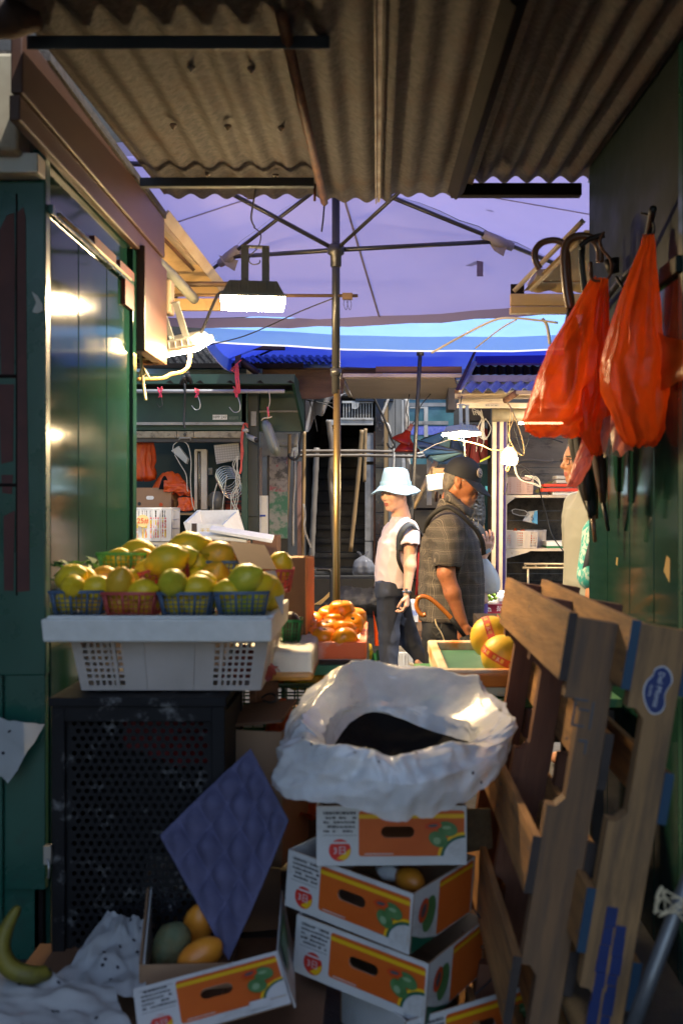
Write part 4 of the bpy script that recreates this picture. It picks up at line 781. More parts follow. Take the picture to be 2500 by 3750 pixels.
def linerf(u, v):
    cols = [ringpt(r, u) for r in rings]; f = v * 4; i = min(3, int(f)); t = f - i
    p0, p1, p2, p3 = cols[max(0, i - 1)], cols[i], cols[i + 1], cols[min(4, i + 2)]
    q = .5 * ((2 * p1) + (p2 - p0) * t + (2 * p0 - 5 * p1 + 4 * p2 - p3) * t * t + (3 * p1 - p0 - 3 * p2 + p3) * t ** 3); q = q.lerp(p1.lerp(p2, t), .75)
    a = 2 * math.pi * u; cx, cyy = math.cos(a), math.sin(a)
    vd = lambda s_, z_: (lambda D: D[1] - D[0])(noise.voronoi(Vector((q.x * s_ + cx * .6, q.y * s_ + v * 2, q.z * s_ + z_)))[0])
    ff = min(1, max(0, (2.56 - q.y) / .14)) if v < .5 else 0
    fold = .012 - .036 * (1 - .45 * ff) * vd(5.5, 0) + (1 - .8 * ff) * (.014 * vd(14, 4) - .005 * vd(34, 8)) + .010 * (1 - abs(nv((cx * 2.2 + v, cyy * 2.2, v * 1.6), 1, 3)) * 3.2) + .005 * (1 - abs(nv((cx * 4.5 + v * 4, cyy * 4.5 - v * 3, v * 4), 1, 5)) * 3) + .003 * nv((cx * 12, cyy * 12, v * 10), 1, 6)
    out = Vector((q.x - .04, q.y - 2.66, 0)); out = out.normalized() if out.length > 1e-4 else out
    k = max(0., math.sin(math.pi * min(1, max(0, (v + .06) * .94)))) ** .5
    hz = max(0, 1 - v * 4); hz *= .022 * nv((cx * 3.5, cyy * 3.5, 7)) + .010 * nv((cx * 9, cyy * 9, 2))
    return q + out * (fold * k) + Vector((0, 0, fold * .7 * k + hz))
m = MB(); m.grid(linerf, NA, NV, 0, True, None, True); random.seed(17)
for k in range(26):
    u, v = random.random(), random.uniform(.05, .6); q = Vector(linerf(u, v)); du = (Vector(linerf(u + .004, v)) - q).normalized(); dv = (Vector(linerf(u, v + .008)) - q).normalized(); nn = du.cross(dv).normalized(); nn = nn if nn.dot(q - Vector((.04, 2.66, .5))) > 0 else -nn; r_ = random.uniform(.0018, .005)
    m.add([q + nn * .0025 + (du * math.cos(ang(i, 6)) + dv * math.sin(ang(i, 6))) * r_ for i in range(6)], [tuple(range(6))], 1)
o = m.thing('plastic_liner', 'crumpled white plastic liner turned down over the papaya carton stack', 'plastic liner', [film, tissue_dk])
m = MB(); cb_ = sum(bot, Vector()) / len(bot); m.grid(lambda u, v: cb_.lerp(ringpt(inn, u), v * 1.06) + Vector((0, 0, -.028 - .06 * (1 - v ** 3) + .012 * nv((math.cos(6.283 * u) * v * 3, math.sin(6.283 * u) * v * 3, 2)))), 48, 10, 0, True, None, True); m.thing('dark_hollow', 'black sheet painting the dark hollow inside the white plastic liner', 'dark hollow', [mat('black_film_and_hollow', (.003, .003, .004), (.006, .006, .007), 8, .8, bump=.3, spec=.15)])  # black sheet set in to paint the shade of the hollow

# ------------------------------------------------------------------ pallets
wood_t = mat('pallet_board', (.46, .225, .07), (.27, .125, .04), 7, .75, bump=.4, bscale=40, stretch=(6, .5, 6), grime=(.06, .033, .017), gscale=3, glo=.47, ghi=.72)
wood_s = mat('pallet_stringer', (.22, .115, .05), (.12, .07, .037), 6, .75, bump=.3, bscale=40, stretch=(5, 5, .5), grime=(.05, .045, .04), gscale=4, glo=.5, ghi=.75)
wood_r = mat('red_brown_stringer', (.17, .065, .03), (.11, .04, .02), 6, .75, bump=.25, bscale=40, stretch=(5, 5, .5))
blue_p = mat('pallet_blue', (.008, .035, .075), (.012, .05, .09), 5, .6, grime=(.10, .09, .07), gscale=9, glo=.6, ghi=.8); blue_l = mat('label_blue', (.007, .022, .12), (.009, .022, .09), 6, .5)
end_dk = mat('dark_board_end', (.03, .022, .018), (.05, .035, .028), 9, .8)
def pallet(label, base, lean, d0, dep, front_mat, extra=None, edge=None, ups=(1.055, .60, .32, .01), rs=(1.06, .84, .62, .40, .2, .02)):
    t = thing('wooden_pallet', label, 'pallet', (base, d0, 0), (0, R(lean), 0), 'wooden pallets leaning on the right stall')
    W, TH, Lh = .096, .038, 1.14
    def string(y, mt):
        ol = [(-W / 2, 0), (W / 2, 0), (W / 2, Lh), (-W / 2, Lh)]
        nt = []
        for a in (Lh - .40, .17):
            nt += [(-W / 2, a + .23), (-W / 2 + .018, a + .23), (-W / 2 + .036, a + .21), (-W / 2 + .036, a + .02), (-W / 2 + .018, a), (-W / 2, a)]
        m = MB(); m.prism([ol + nt], TH, 0, Matrix.Translation((0, y, 0)))
        return m
    for k, y in enumerate((0, dep / 2 - .02, dep - TH)):
        m = string(y, 0)
        if k == 0 and extra: extra(m, W, Lh)
        m.build('stringer', [front_mat if k == 0 else wood_r, blue_l, pk, pw], t, local=True, bevel=.004)
    random.seed(int(base * 1000))
    for u in ups:
        wd = random.uniform(.12, .145); m = MB(); m.box((-W / 2 - .010, dep / 2, u + wd / 2 - .05), (.018, dep, wd))
        for y in (.018, dep / 2, dep - .02):
            for z_ in (.25, .72): m.box((-W / 2 - .0195, y + random.uniform(-.006, .006), u - .05 + wd * z_), (.001, .007, .007), 1)
        m.build('deck_board', [wood_t, pk], t, local=True, bevel=.003)
        m = MB(); m.box((-W / 2 - .010, -.0015, u + wd / 2 - .05), (.0185, .003, wd + .001)); m.build('board_end', [edge or end_dk], t, local=True)
    for u in rs:
        wd = random.uniform(.09, .14); m = MB(); m.box((W / 2 + .010, dep / 2, u + wd / 2 - .05), (.018, dep, wd)); m.build('deck_board', [wood_t], t, local=True, bevel=.003)
        m = MB(); m.box((W / 2 + .010, -.0015, u + wd / 2 - .05), (.0185, .003, wd + .001)); m.build('board_end', [edge or end_dk], t, local=True)
    return t
def stencil(m, W, Lh):
    z = Lh - .17
    for q in ((-.012, z, .03, .005), (-.024, z - .03, .005, .05), (.014, z - .03, .005, .06), (-.012, z - .055, .028, .005), (-.004, z - .02, .024, .005), (.005, z - .085, .02, .006), (.012, z - .10, .005, .025), (-.03, z - .085, .005, .005)): m.box((q[0], -.0008, q[1]), (q[2], .0016, q[3]), 2)
def badge(m, W, Lh):
    c = Lh - .125
    lob = [(x * .20, z * .195) for x, z in ((-.055, -.20), (.0, -.245), (.07, -.22), (.10, -.14), (.085, -.05), (.10, .02), (.13, .10), (.10, .19), (.03, .235), (-.04, .20), (-.06, .13), (-.10, .07), (-.12, -.02), (-.10, -.12))]
    lob = [(p.x, p.y) for p in [Vector((a[0], a[1])) for a in lob]]; cl = []
    for i in range(len(lob)):
        for k in range(4):
            p0, p1, p2, p3 = [Vector(lob[(i + q) % len(lob)]) for q in (-1, 0, 1, 2)]; t_ = k / 4
            w_ = .5 * ((2 * p1) + (p2 - p0) * t_ + (2 * p0 - 5 * p1 + 4 * p2 - p3) * t_ ** 2 + (3 * p1 - p0 - 3 * p2 + p3) * t_ ** 3); cl.append((w_.x + .004, w_.y + c))
    big = [((x - .004) * 1.10 + .004, (z - c) * 1.06 + c) for x, z in cl]
    m.prism([big], .0006, 3, Matrix.Translation((0, -.0008, 0))); m.prism([cl], .0006, 1, Matrix.Translation((0, -.0016, 0)))
    Tt = Matrix.Translation((.007, -.0022, c)) @ Matrix.Rotation(R(92), 4, 'Y') @ Matrix.Rotation(R(90), 4, 'X')
    m.text('Del Monte', .0165, Tt, 3); m.text('Quality', .008, Matrix.Translation((-.008, -.0022, c - .004)) @ Matrix.Rotation(R(92), 4, 'Y') @ Matrix.Rotation(R(90), 4, 'X'), 3)
    for x, z0, z1 in ((-.010, .30, .345), (-.012, .10, .295), (-.016, .085, .10), (.014, .17, .32), (.012, .10, .16)):
        a = z0
        while a < z1: l_ = random.uniform(.012, .05); m.box((x + random.uniform(-.0015, .0015), -.001 - random.uniform(0, .0012), a + l_ / 2 + .20), (random.uniform(.018, .023), .002, l_ - random.uniform(.0, .003)), 1); a += l_
pallet('weathered wooden pallet with a dark stencil mark nearer the carton stack', .288, 9.2, 2.1, 1.02, wood_s, stencil)
wood_s2 = mat('pale_stringer', (.31, .17, .065), (.20, .11, .045), 6, .75, bump=.3, bscale=40, stretch=(5, 5, .5), grime=(.06, .042, .03), gscale=3, glo=.47, ghi=.72)
pallet('wooden pallet with a blue badge and blue stencils at the right', .388, 9.6, 2.0, 1.10, wood_s2, badge, blue_p, (1.055, .52, .02), (1.06, .80, .42, .05))
m = MB(); m.pcable([(2560, 3120, 1.95), (2480, 3320, 1.93), (2310, 3770, 1.90)], .015, 10, n=2); m.thing('metal_pole', 'dull grey metal pole leaning in the bottom right corner', 'pole', [mat('dull_zinc', (.20, .21, .22), (.13, .14, .15), 8, .4, metal=.6)])
m = MB(); random.seed(8)
c = P(2440, 3290, 1.9)
for k in range(4): m.cable([c + Vector((random.uniform(-.03, .03), -.02, random.uniform(-.03, .03))) for _ in range(5)], .0016, 5)
m.cable([c, c + Vector((.03, -.02, -.04)), c + Vector((.06, -.02, -.07))], .0016, 5); m.thing('knotted_string', 'white string knotted round the grey metal pole', 'string', [string_m])

# ------------------------------------------------------------------ paper and banana at lower left
tissue = mat('white_tissue', (.52, .54, .55), (.44, .46, .48), 3, .8, trans=.25, bump=.15, bscale=20)
tissue_d = mat('tissue_dot', (.03, .03, .04), rough=.8)
def paper(label, c00, c10, c11, c01, seed, amp=.05, nd=9):
    m = MB(); n = 30
    def f(u, v):
        q = c00.lerp(c10, u).lerp(c01.lerp(c11, u), v); return q + Vector((.3 * nv((u * 3, v * 3, seed)) * amp, .3 * nv((u * 3, v * 3, seed + 5)) * amp, amp * (lambda D: 1.1 * (D[1] - D[0]) - .2)(noise.voronoi(Vector((u * 3.2 + .3 * v, v * 2.6, seed)))[0]) + amp * .25 * nv((u * 8, v * 8, seed))))
    m.grid(f, n, n); random.seed(seed)
    for k in range(nd):
        u, v = random.uniform(.06, .94), random.uniform(.06, .94); q = Vector(f(u, v)); du = (Vector(f(u + .02, v)) - q).normalized(); dv = (Vector(f(u, v + .02)) - q).normalized(); nn = du.cross(dv).normalized()
        nn = nn if nn.y < .2 and nn.z > -.5 else -nn
        m.add([q + nn * .002 + (du * math.cos(ang(i, 8)) + dv * math.sin(ang(i, 8))) * .0055 for i in range(8)], [tuple(range(8))], 1)
    return m.thing('tissue_sheet', label, 'paper', [tissue, tissue_d], 'crumpled dotted tissue sheets')
paper('large crumpled dotted tissue sheet below the perforated cabinet', P(170, 3650, 2.36), P(535, 3650, 2.3), P(528, 3370, 2.62), P(395, 3330, 2.68), 2, .032, 12)
paper('crumpled dotted tissue sheet in the bottom left corner', P(-120, 3800, 2.15), P(500, 3790, 2.12), P(400, 3600, 2.34), P(-100, 3540, 2.4), 7, .03, 14)
paper('dotted tissue sheet hanging on the left stall front', P(-150, 2620, 2.90), P(165, 2650, 2.88), P(30, 2870, 2.90), P(-120, 2760, 2.90), 12, .02, 5)
m = MB(); m.box((-.66, 2.52, .075), (.55, .5, .15)); m.thing('low_carton', 'flattened carton under the tissue sheets at lower left', 'carton', [card_dk])
bn = catmull(pl([(70, 3318, 2.38), (25, 3400, 2.36), (8, 3480, 2.34), (40, 3545, 2.32), (110, 3570, 2.32), (168, 3562, 2.34), (178, 3555, 2.345)]), 5); n = len(bn)
m = MB(); m.tube(bn, [.006 + .016 * max(0, math.sin(math.pi * min(1, i / n * 1.02 - .0))) ** .55 for i in range(n)], 6, 0); m.tube([bn[-3], bn[-1] + Vector((.006, 0, 0))], [.009, .006], 6, 1); m.thing('banana', 'green yellow banana lying on the tissue in the bottom left corner', 'banana', [mat('banana_skin', (.19, .15, .012), (.12, .12, .012), 6, .6, grime=(.06, .04, .015), gscale=14, glo=.52, ghi=.75), black_cable])
# ------------------------------------------------------------------ far side of the street: materials
farg = mat('far_green_paint', (.012, .055, .036), (.007, .035, .024), 5, .5, grime=(.035, .045, .03), gscale=6, glo=.55, ghi=.8)
concrete = mat('grimy_concrete', (.055, .053, .050), (.028, .027, .026), 3, .85, bump=.3, bscale=25, grime=(.03, .028, .026), gscale=2, glo=.52, ghi=.75)
dirtwhite = mat('dirty_white', (.40, .39, .37), (.27, .26, .24), 6, .6, grime=(.12, .10, .08), gscale=9, glo=.58, ghi=.78)
lintel_m = mat('mouldy_beige', (.36, .31, .22), (.26, .22, .15), 14, .75, grime=(.05, .04, .03), gscale=22, glo=.5, ghi=.66)
bamboo = mat('bamboo', (.28, .18, .08), (.19, .12, .05), 8, .5, stretch=(1, 1, .25), grime=(.12, .08, .04), gscale=8, glo=.6, ghi=.8)
bamboo_g = mat('grey_bamboo', (.18, .155, .125), (.11, .09, .075), 8, .55, stretch=(1, 1, .25), grime=(.05, .04, .035), gscale=6, glo=.55, ghi=.78)
metalroof = mat('shiny_roof_metal', (.16, .16, .17), (.03, .03, .035), 9, .22, metal=.8, stretch=(1, .3, 1), rvar=.15)
plyw = mat('weathered_plywood', (.13, .075, .045), (.05, .028, .018), 4, .75, bump=.25, stretch=(.4, 1, 2.2), grime=(.22, .13, .07), gscale=4, glo=.6, ghi=.78)
brownbeam = mat('brown_beam', (.05, .03, .026), (.03, .02, .018), 5, .6)
marble = mat('black_marble', (.010, .010, .013), (.05, .05, .055), 7, .15, lo=.60, hi=.68, dist=2.5)
tile = mat('white_tile', (.46, .45, .42), (.34, .33, .31), 3, .4, grime=(.1, .09, .08), gscale=7, glo=.55, ghi=.8)
stair_m = mat('stair_stone', (.028, .027, .026), (.016, .016, .015), 5, .7, grime=(.02, .02, .02), gscale=4)
orangebag = mat('orange_film', (.80, .13, .02), (.60, .08, .012), 6, .4, trans=.35, bump=.3, bscale=14)
creamw = mat('cream_painted_wood', (.58, .50, .40), (.46, .38, .28), 6, .55, grime=(.2, .1, .05), gscale=12, glo=.62, ghi=.75)
purple = mat('purple_paint', (.09, .05, .22), (.06, .03, .15), 7, .5, grime=(.3, .25, .25), gscale=18, glo=.66, ghi=.74)
boards = mat('grimy_boards', (.20, .165, .13), (.13, .105, .08), 5, .75, stretch=(.5, 1, 1.5), grime=(.06, .045, .035), gscale=11, glo=.54, ghi=.70)
boards_d = mat('darker_boards', (.10, .08, .06), (.05, .04, .03), 7, .8, grime=(.03, .022, .018), gscale=16, glo=.48, ghi=.62)
pinkstr = mat('pink_twine', (.75, .06, .16), (.7, .10, .06), 12, .6); steelw = mat('hook_steel', (.5, .5, .5), rough=.3, metal=.9)
peel = mat('peeling_paint', (.22, .21, .205), (.06, .06, .06), 14, .7, bump=.3, bscale=30, lo=.44, hi=.56, grime=(.30, .03, .07), gscale=3.2, glo=.54, ghi=.60)
peelg = mat('peeling_green', (.04, .14, .09), (.22, .23, .22), 12, .7, bump=.3, bscale=30, lo=.44, hi=.58)
glassw = mat('shop_glass', (.04, .10, .12), (.08, .18, .20), 3, .08, spec=.8)

# ------------------------------------------------------------------ tenement behind the far stalls
tb = thing('tenement_building', 'grimy tenement wall with a dark stair entrance behind the far stalls', 'building', (0, 11.6, 0))
DB = 11.4
xl, xr = P(1112, 0, DB).x, P(1372, 0, DB).x; zt = P(0, 1450, DB).z; zs = P(0, 2118, DB).z
m = MB(); m.box(((xl - 12) / 2, DB + .2, 7), (12 + xl, .4, 14)); m.box(((xr + 12) / 2, DB + .2, 7), (12 - xr, .4, 14)); m.box(((xl + xr) / 2, DB + .2, (zt + 14) / 2), (xr - xl, .4, 14 - zt)); m.box((0, DB + 6, 7), (24, .3, 14)); m.box((xl - .1, DB + 3, 3), (.2, 5.6, 6)); m.box((xr + .1, DB + 3, 3), (.2, 5.6, 6)); m.box(((xl + xr) / 2, DB + 3.2, zt + 1.9), (xr - xl, 5.6, .2), rot=(R(28), 0, 0))
m.build('wall', [concrete], tb)
m = MB()
for k in range(14): m.box(((xl + xr) / 2, DB + .30 + .27 * k + 1.4, zs + .165 * k / 2 - .4 + .05), (xr - xl, 2.8, .165 * k + .9 if k else .9))
for k in range(14): m.box(((xl + xr) / 2, DB + .30 + .27 * k - .012, zs + .165 * k + .05 - .014), (xr - xl, .03, .022), 1)
m.build('staircase', [mat('tiled_riser', (.06, .058, .054), (.035, .034, .03), 6, .5, grime=(.03, .03, .03), gscale=5), stair_m], tb)
m = MB(); m.slab(1100, 2118, 1400, 2152, DB - .25, .5); 
for x in (1160, 1230, 1305, 1380): m.slab(x, 2118, x + 1.5, 2152, DB - .253, .002, 1)
m.build('doorstep', [tile, stair_m], tb, bevel=.004)
tiles = [1452, 1550, 1632, 1714, 1796, 1878, 1960, 2042, 2118]
m = MB()
for a, b in zip(tiles, tiles[1:]): m.slab(1374, a, 1406, b - 1.2, DB - .06, .05)
m.slab(1300, 1440, 1440, 1470, DB - .055, .05); m.build('marble_column', [marble], tb, bevel=.003)
m = MB(); m.slab(1252, 1468, 1366, 1476, DB - .03, .03, 0); m.slab(1246, 1530, 1368, 1536, DB - .03, .03)
for k in range(11): m.slab(1256 + k * 10.4, 1474, 1259 + k * 10.4, 1532, DB - .02, .015, 0)
m.build('grille', [dirtwhite], tb)
m = MB(); m.slab(1195, 1537, 1366, 1556, DB - .05, .08); m.slab(1250, 1533, 1366, 1537, DB - .06, .1, 0); m.build('transom_shelf', [dirtwhite], tb)
m = MB(); m.prism([[pxz(1288, 1472, DB - .05), pxz(1314, 1472, DB - .05), pxz(1312, 1492, DB - .05), pxz(1302, 1498, DB - .05), pxz(1288, 1496, DB - .05)][::-1]], .002, 0, Matrix.Translation((0, DB - .05, 0)))
for r in range(4): m.text('出入平安', .014, face_cam(P(1301, 1477 + r * 4.6, DB - .053)), 1)
m.build('notice', [dirtwhite, black_cable], tb)
m = MB(); m.slab(1338, 1586, 1370, 1690, DB - .02, .02, 0); m.slab(1336, 1702, 1368, 1980, DB - .022, .02, 0); m.slab(1336, 1984, 1364, 2112, DB - .024, .02, 0); m.slab(1367, 1580, 1374, 2116, DB - .03, .03, 1); m.build('door_panel', [mat('grey_sheet_metal', (.25, .25, .25), (.15, .15, .15), 6, .5, metal=.2, grime=(.06, .05, .045), gscale=8, glo=.55, ghi=.75), rust], tb)
m = MB(); m.slab(1406, 1455, 1420, 2118, DB - .04, .05, 0); m.slab(1422, 1460, 1446, 2118, DB - .03, .05, 1); m.slab(1448, 1462, 1470, 2118, DB - .035, .05, 1); m.slab(1471, 1465, 1484, 2118, DB - .03, .05, 2); m.build('door_frame', [bamboo, mat('grey_old_door', (.17, .165, .155), (.10, .10, .095), 6, .7, stretch=(2, 1, .3), grime=(.04, .04, .035), gscale=9, glo=.55, ghi=.75), dirtwhite], tb)
m = MB(); m.slab(1496, 1452, 1660, 1720, DB - .02, .03, 0); m.slab(1496, 1475, 1640, 1488, DB - .03, .03, 1); m.slab(1496, 1542, 1640, 1555, DB - .03, .03, 1); m.slab(1552, 1485, 1566, 1600, DB - .028, .02, 2); m.slab(1500, 1455, 1640, 1462, DB - .03, .02, 2); m.slab(1500, 1490, 1552, 1495, DB - .03, .02, 2); m.slab(1500, 1560, 1640, 1592, DB - .024, .01, 3)
m.build('shop_window', [glassw, MATS['grey_sheet_metal'], dirtwhite, mat('blue_poster', (.07, .09, .4), (.15, .18, .5), 30, .4)], tb)

# bamboo poles (each its own)
def bam(label, pts, r, mt=bamboo, nodes=True, group='bamboo poles by the stair entrance'):
    q = [P(*p) for p in pts]; m = MB(); n = 22; cc = []; rr = []
    L = catmull(q, 8) if len(q) > 2 else [q[0].lerp(q[1], i / n) for i in range(n + 1)]
    for i, p in enumerate(L): cc.append(p); rr.append(r * (1.13 if nodes and i % 4 == 0 else 1))
    m.tube(cc, rr, 9); return m.thing('bamboo_pole', label, 'bamboo pole', [mt], group)
bam('long bamboo pole lying level across the stair entrance, the upper of two', [(985, 1654, 9.8), (1300, 1652, 9.82), (1620, 1660, 9.85)], .016, bamboo_g)
bam('long bamboo pole lying level across the stair entrance, the lower of two', [(1000, 1670, 9.75), (1310, 1668, 9.77), (1640, 1676, 9.8)], .015, bamboo_g)
bam('pale grey bamboo pole standing just left of the gold toned parasol pole', [(1203, 1540, 9.9), (1216, 1650, 9.9), (1210, 1740, 9.9), (1218, 1860, 9.9), (1228, 2060, 9.9)], .028, bamboo_g)
bam('bamboo pole leaning inside the stair entrance with its foot to the left', [(1325, 1575, 10.6), (1312, 1740, 10.6), (1283, 2020, 10.6)], .022)
bam('short bamboo pole leaning high inside the stair entrance', [(1338, 1570, 10.7), (1334, 1765, 10.7)], .018)
bam('upright yellow bamboo pole beside the peeling painted panel', [(1060, 1590, 9.1), (1058, 1700, 9.1), (1046, 1990, 9.1), (1044, 2060, 9.1)], .016)
bam('upright bamboo pole nearest the stair entrance on its left', [(1114, 1580, 9.5), (1112, 1780, 9.5), (1108, 2060, 9.5)], .017)
bam('dark bamboo pole leaning at the left edge of the stairs', [(1160, 1640, 10.9), (1140, 2060, 10.9)], .03, bamboo_g)
bam('white painted bamboo pole standing right of the marble column', [(1486, 1455, 9.9), (1490, 1650, 9.9), (1497, 1780, 9.9), (1500, 2100, 9.9)], .026, mat('white_bamboo', (.5, .48, .44), (.25, .23, .2), 6, .55, grime=(.1, .08, .07), gscale=6, glo=.52, ghi=.72))
bam('bamboo pole beside the dark shop door right of the cap', [(1752, 1785, 8.6), (1762, 1880, 8.6), (1772, 2010, 8.6)], .017)
m = MB(); m.slab(1088, 1690, 1103, 2095, 9.45, .03); m.thing('red_board', 'narrow reddish board standing between two bamboo poles', 'board', [mat('faded_red_wood', (.22, .12, .10), (.13, .08, .07), 7, .7, stretch=(2, 1, .3))])
m = MB(); m.grid(lambda u, v: P(1108 + 8 * u + 22 * v * v + 4 * math.sin(v * 8), 1845 + 160 * v, 9.4), 4, 14); m.thing('cloth_strip', 'narrow pale cloth strip trailing from the bamboo by the stairs', 'cloth', [dirtwhite])
m = MB(); m.pcable([(1078, 1650, 9.2), (1080, 1760, 9.2), (1074, 1850, 9.2), (1073, 2000, 9.2)], .012, 8); 
m.thing('white_pipe', 'thin white pipe standing between the bamboo poles', 'pipe', [dirtwhite])
m = MB(); m.pcable([(1025, 1628, 9.3), (1072, 1630, 9.3), (1083, 1622, 9.3), (1084, 1588, 9.3)], .022, 10, n=4); m.lathe([(.026, -.02), (.026, .02)], 10, 0, Matrix.Translation(P(1080, 1628, 9.3)) @ Matrix.Rotation(R(90), 4, 'Y')); m.thing('drain_pipe', 'thick white elbow drain pipe beside the hanging grey bag', 'pipe', [dirtwhite])
m = MB(); m.slab(955, 1585, 1090, 1672, 9.6, .04); m.thing('white_board', 'blank white board behind the drain pipe', 'board', [dirtwhite])
m = MB(); m.slab(985, 1672, 1052, 1800, 9.0, .06, 0); m.slab(985, 1800, 1052, 1972, 9.0, .06, 1); m.slab(978, 1668, 986, 2090, 8.99, .08, 2); m.slab(986, 1972, 1052, 2090, 9.02, .06, 3)
m.thing('peeling_panel', 'upright panel with peeling white, crimson and green paint', 'panel', [peel, peelg, concrete, stair_m])
t = thing('cool_box', 'white and blue cool box standing on end beside the peeling panel', 'box', P(963, 1975, 8.9)); m = MB(); m.slab(950, 1815, 978, 1955, 8.9, .2, 0); m.build('body', [styro], t); m = MB(); m.slab(950, 1955, 976, 1972, 8.88, .2, 0); m.slab(952, 1885, 972, 1892, 8.89, .02, 0); m.build('blue_base', [mat('cool_blue', (.03, .07, .4), rough=.5)], t)
m = MB(); m.slab(945, 1640, 958, 2090, 8.95, .05); m.thing('timber_post', 'pale timber post beside the far green stall', 'post', [mat('pale_timber', (.30, .24, .20), (.2, .16, .13), 6, .7, stretch=(2, 1, .3))])

# ------------------------------------------------------------------ far left green stall
fs = thing('market_stall', 'far green stall numbered HPP 247 across the street', 'market stall', P(690, 2400, 8.8))
m = MB(); m.slab(400, 1370, 1078, 1405, 8.15, .5); m.slab(400, 1405, 1080, 1411, 8.25, .35, 1)
for x in (520, 620, 730, 840, 950, 1060): m.add([P(x - 12, 1400, 8.149), P(x + 4, 1392, 8.149), P(x + 18, 1405, 8.149)], [(0, 1, 2)], 1)
m.sheet([P(1078, 1372, 8.15), P(1114, 1490, 8.75), P(1114, 1580, 8.8), P(1078, 1412, 8.2)], .02, 0); m.build('canopy', [farg, black_steel], fs)
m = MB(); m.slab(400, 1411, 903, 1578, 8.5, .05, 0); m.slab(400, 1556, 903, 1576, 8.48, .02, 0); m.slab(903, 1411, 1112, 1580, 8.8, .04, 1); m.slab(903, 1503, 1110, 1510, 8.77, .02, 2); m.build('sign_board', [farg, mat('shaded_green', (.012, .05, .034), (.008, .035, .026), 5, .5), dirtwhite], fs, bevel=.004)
m = MB(); m.slab(779, 1519, 832, 1537, 8.494, .004, 0); m.text('HPP 247', .034, face_cam(P(805.5, 1528, 8.492)), 1); m.build('number_plate', [mat('plate_white', (.75, .75, .72), rough=.5), black_cable], fs)
m = MB(); m.slab(838, 1525, 873, 1536, 8.496, .003, 0); m.build('worn_patch', [mat('worn_green', (.12, .15, .12), (.03, .08, .05), 20, .6)], fs)
m = MB()
for a, b in ((400, 646), (648, 708), (710, 882)): m.slab(a, 1579, b, 1603, 8.47, .08, 0)
m.slab(400, 1604, 884, 1619, 8.49, .08, 1); m.lathe([(.014, 0), (.014, .01)], 10, 1, Matrix.Translation(P(678, 1592, 8.47)) @ Matrix.Rotation(R(90), 4, 'X')); m.build('lintel', [lintel_m, mat('dark_strip', (.06, .055, .05), (.035, .032, .03), 6, .6)], fs, bevel=.003)
m = MB(); m.pcable([(658, 1612, 8.47), (659, 1604, 8.45), (678, 1604, 8.45), (697, 1604, 8.45), (698, 1612, 8.47)], .006, 6, n=2); m.build('handle', [dirtwhite], fs)
m = MB(); m.slab(884, 1420, 906, 2150, 8.5, .1, 0); m.slab(906, 1412, 944, 1892, 8.55, .1, 1); m.slab(908, 1892, 944, 2150, 8.56, .1, 1); m.build('post', [farg, mat('black_green_post', (.018, .028, .025), (.03, .035, .033), 6, .6, grime=(.12, .12, .11), gscale=14, glo=.66, ghi=.74)], fs, bevel=.003)
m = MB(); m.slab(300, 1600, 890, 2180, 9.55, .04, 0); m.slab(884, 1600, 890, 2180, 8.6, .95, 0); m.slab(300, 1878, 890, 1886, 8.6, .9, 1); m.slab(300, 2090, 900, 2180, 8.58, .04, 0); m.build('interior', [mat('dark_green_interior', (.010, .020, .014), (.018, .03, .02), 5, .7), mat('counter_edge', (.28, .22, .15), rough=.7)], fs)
m = MB(); m.slab(918, 1506, 938, 1560, 8.53, .05); m.build('meter_box', [MATS['grey_sheet_metal']], fs, bevel=.004)
m = MB(); m.pcable([(400, 1433, 8.1), (1042, 1433, 8.1)], .016, 10, n=2); m.thing('rail_pipe', 'grey plastic rail pipe with pink twine and hooks on the far stall', 'pipe', [mat('grey_rail', (.30, .30, .31), (.24, .24, .25), 6, .5)])
m = MB(); m.slab(400, 1546, 893, 1556, 8.42, .03); m.thing('white_rail', 'thin white rail below the stall number', 'rail', [dirtwhite])
# hooks with twine
def hook(label, x, y, s=1., tw=True, mt=steelw, y0=1433):
    t = thing('meat_hook', label, 'hook', P(x, y, 8.1), (0, 0, 0), 'hooks on the grey rail'); m = MB()
    m.pcable([(x - 2, y0 + 14, 8.1), (x + 3, y - 40 * s, 8.1), (x + 10 * s, y - 18 * s, 8.1), (x + 8 * s, y, 8.1), (x - 6 * s, y + 4, 8.1), (x - 18 * s, y - 10 * s, 8.1)], .0036, 6); m.build('wire', [mt], t)
    if tw:
        m = MB(); random.seed(int(x))
        for k in range(7): m.pcable([(x + random.uniform(-4, 4), y0 - 6, 8.08), (x + random.uniform(-12, 9), y0 + random.uniform(-18, 6), 8.06), (x + random.uniform(-5, 5), y0 + 10, 8.07), (x + random.uniform(-8, 6), y0 + 22, 8.08)], .0035, 5)
        m.build('twine_knot', [pinkstr], t)
    return t
hook('small dark hook under a pink twine knot at the left of the rail', 588, 1486, .7, True, black_cable); hook('silver hook in the middle of the rail', 722, 1496, 1.1); hook('big silver hook under the long pink twine at the right of the rail', 865, 1505, 1.4)
m = MB(); random.seed(4)
for k in range(9): m.pcable([(866 + random.uniform(-5, 5), 1332, 8.0), (868 + random.uniform(-8, 8), 1370, 8.0), (872 + random.uniform(-9, 9), 1425, 8.03), (870 + random.uniform(-8, 8), 1440, 8.05)], .004, 5)
for k in range(4): m.pcable([(866, 1338, 8.0), (850 + random.uniform(-8, 4), 1350 + random.uniform(-8, 8), 8.0), (842 + 6 * k, 1356 + k * 3, 8.0)], .004, 5)
m.pcable([(860, 1340, 8.0), (872, 1328, 8.0), (884, 1318, 8.0)], .005, 5); m.thing('pink_twine', 'long hanks of pink twine hanging from the brown bracket', 'twine', [pinkstr])
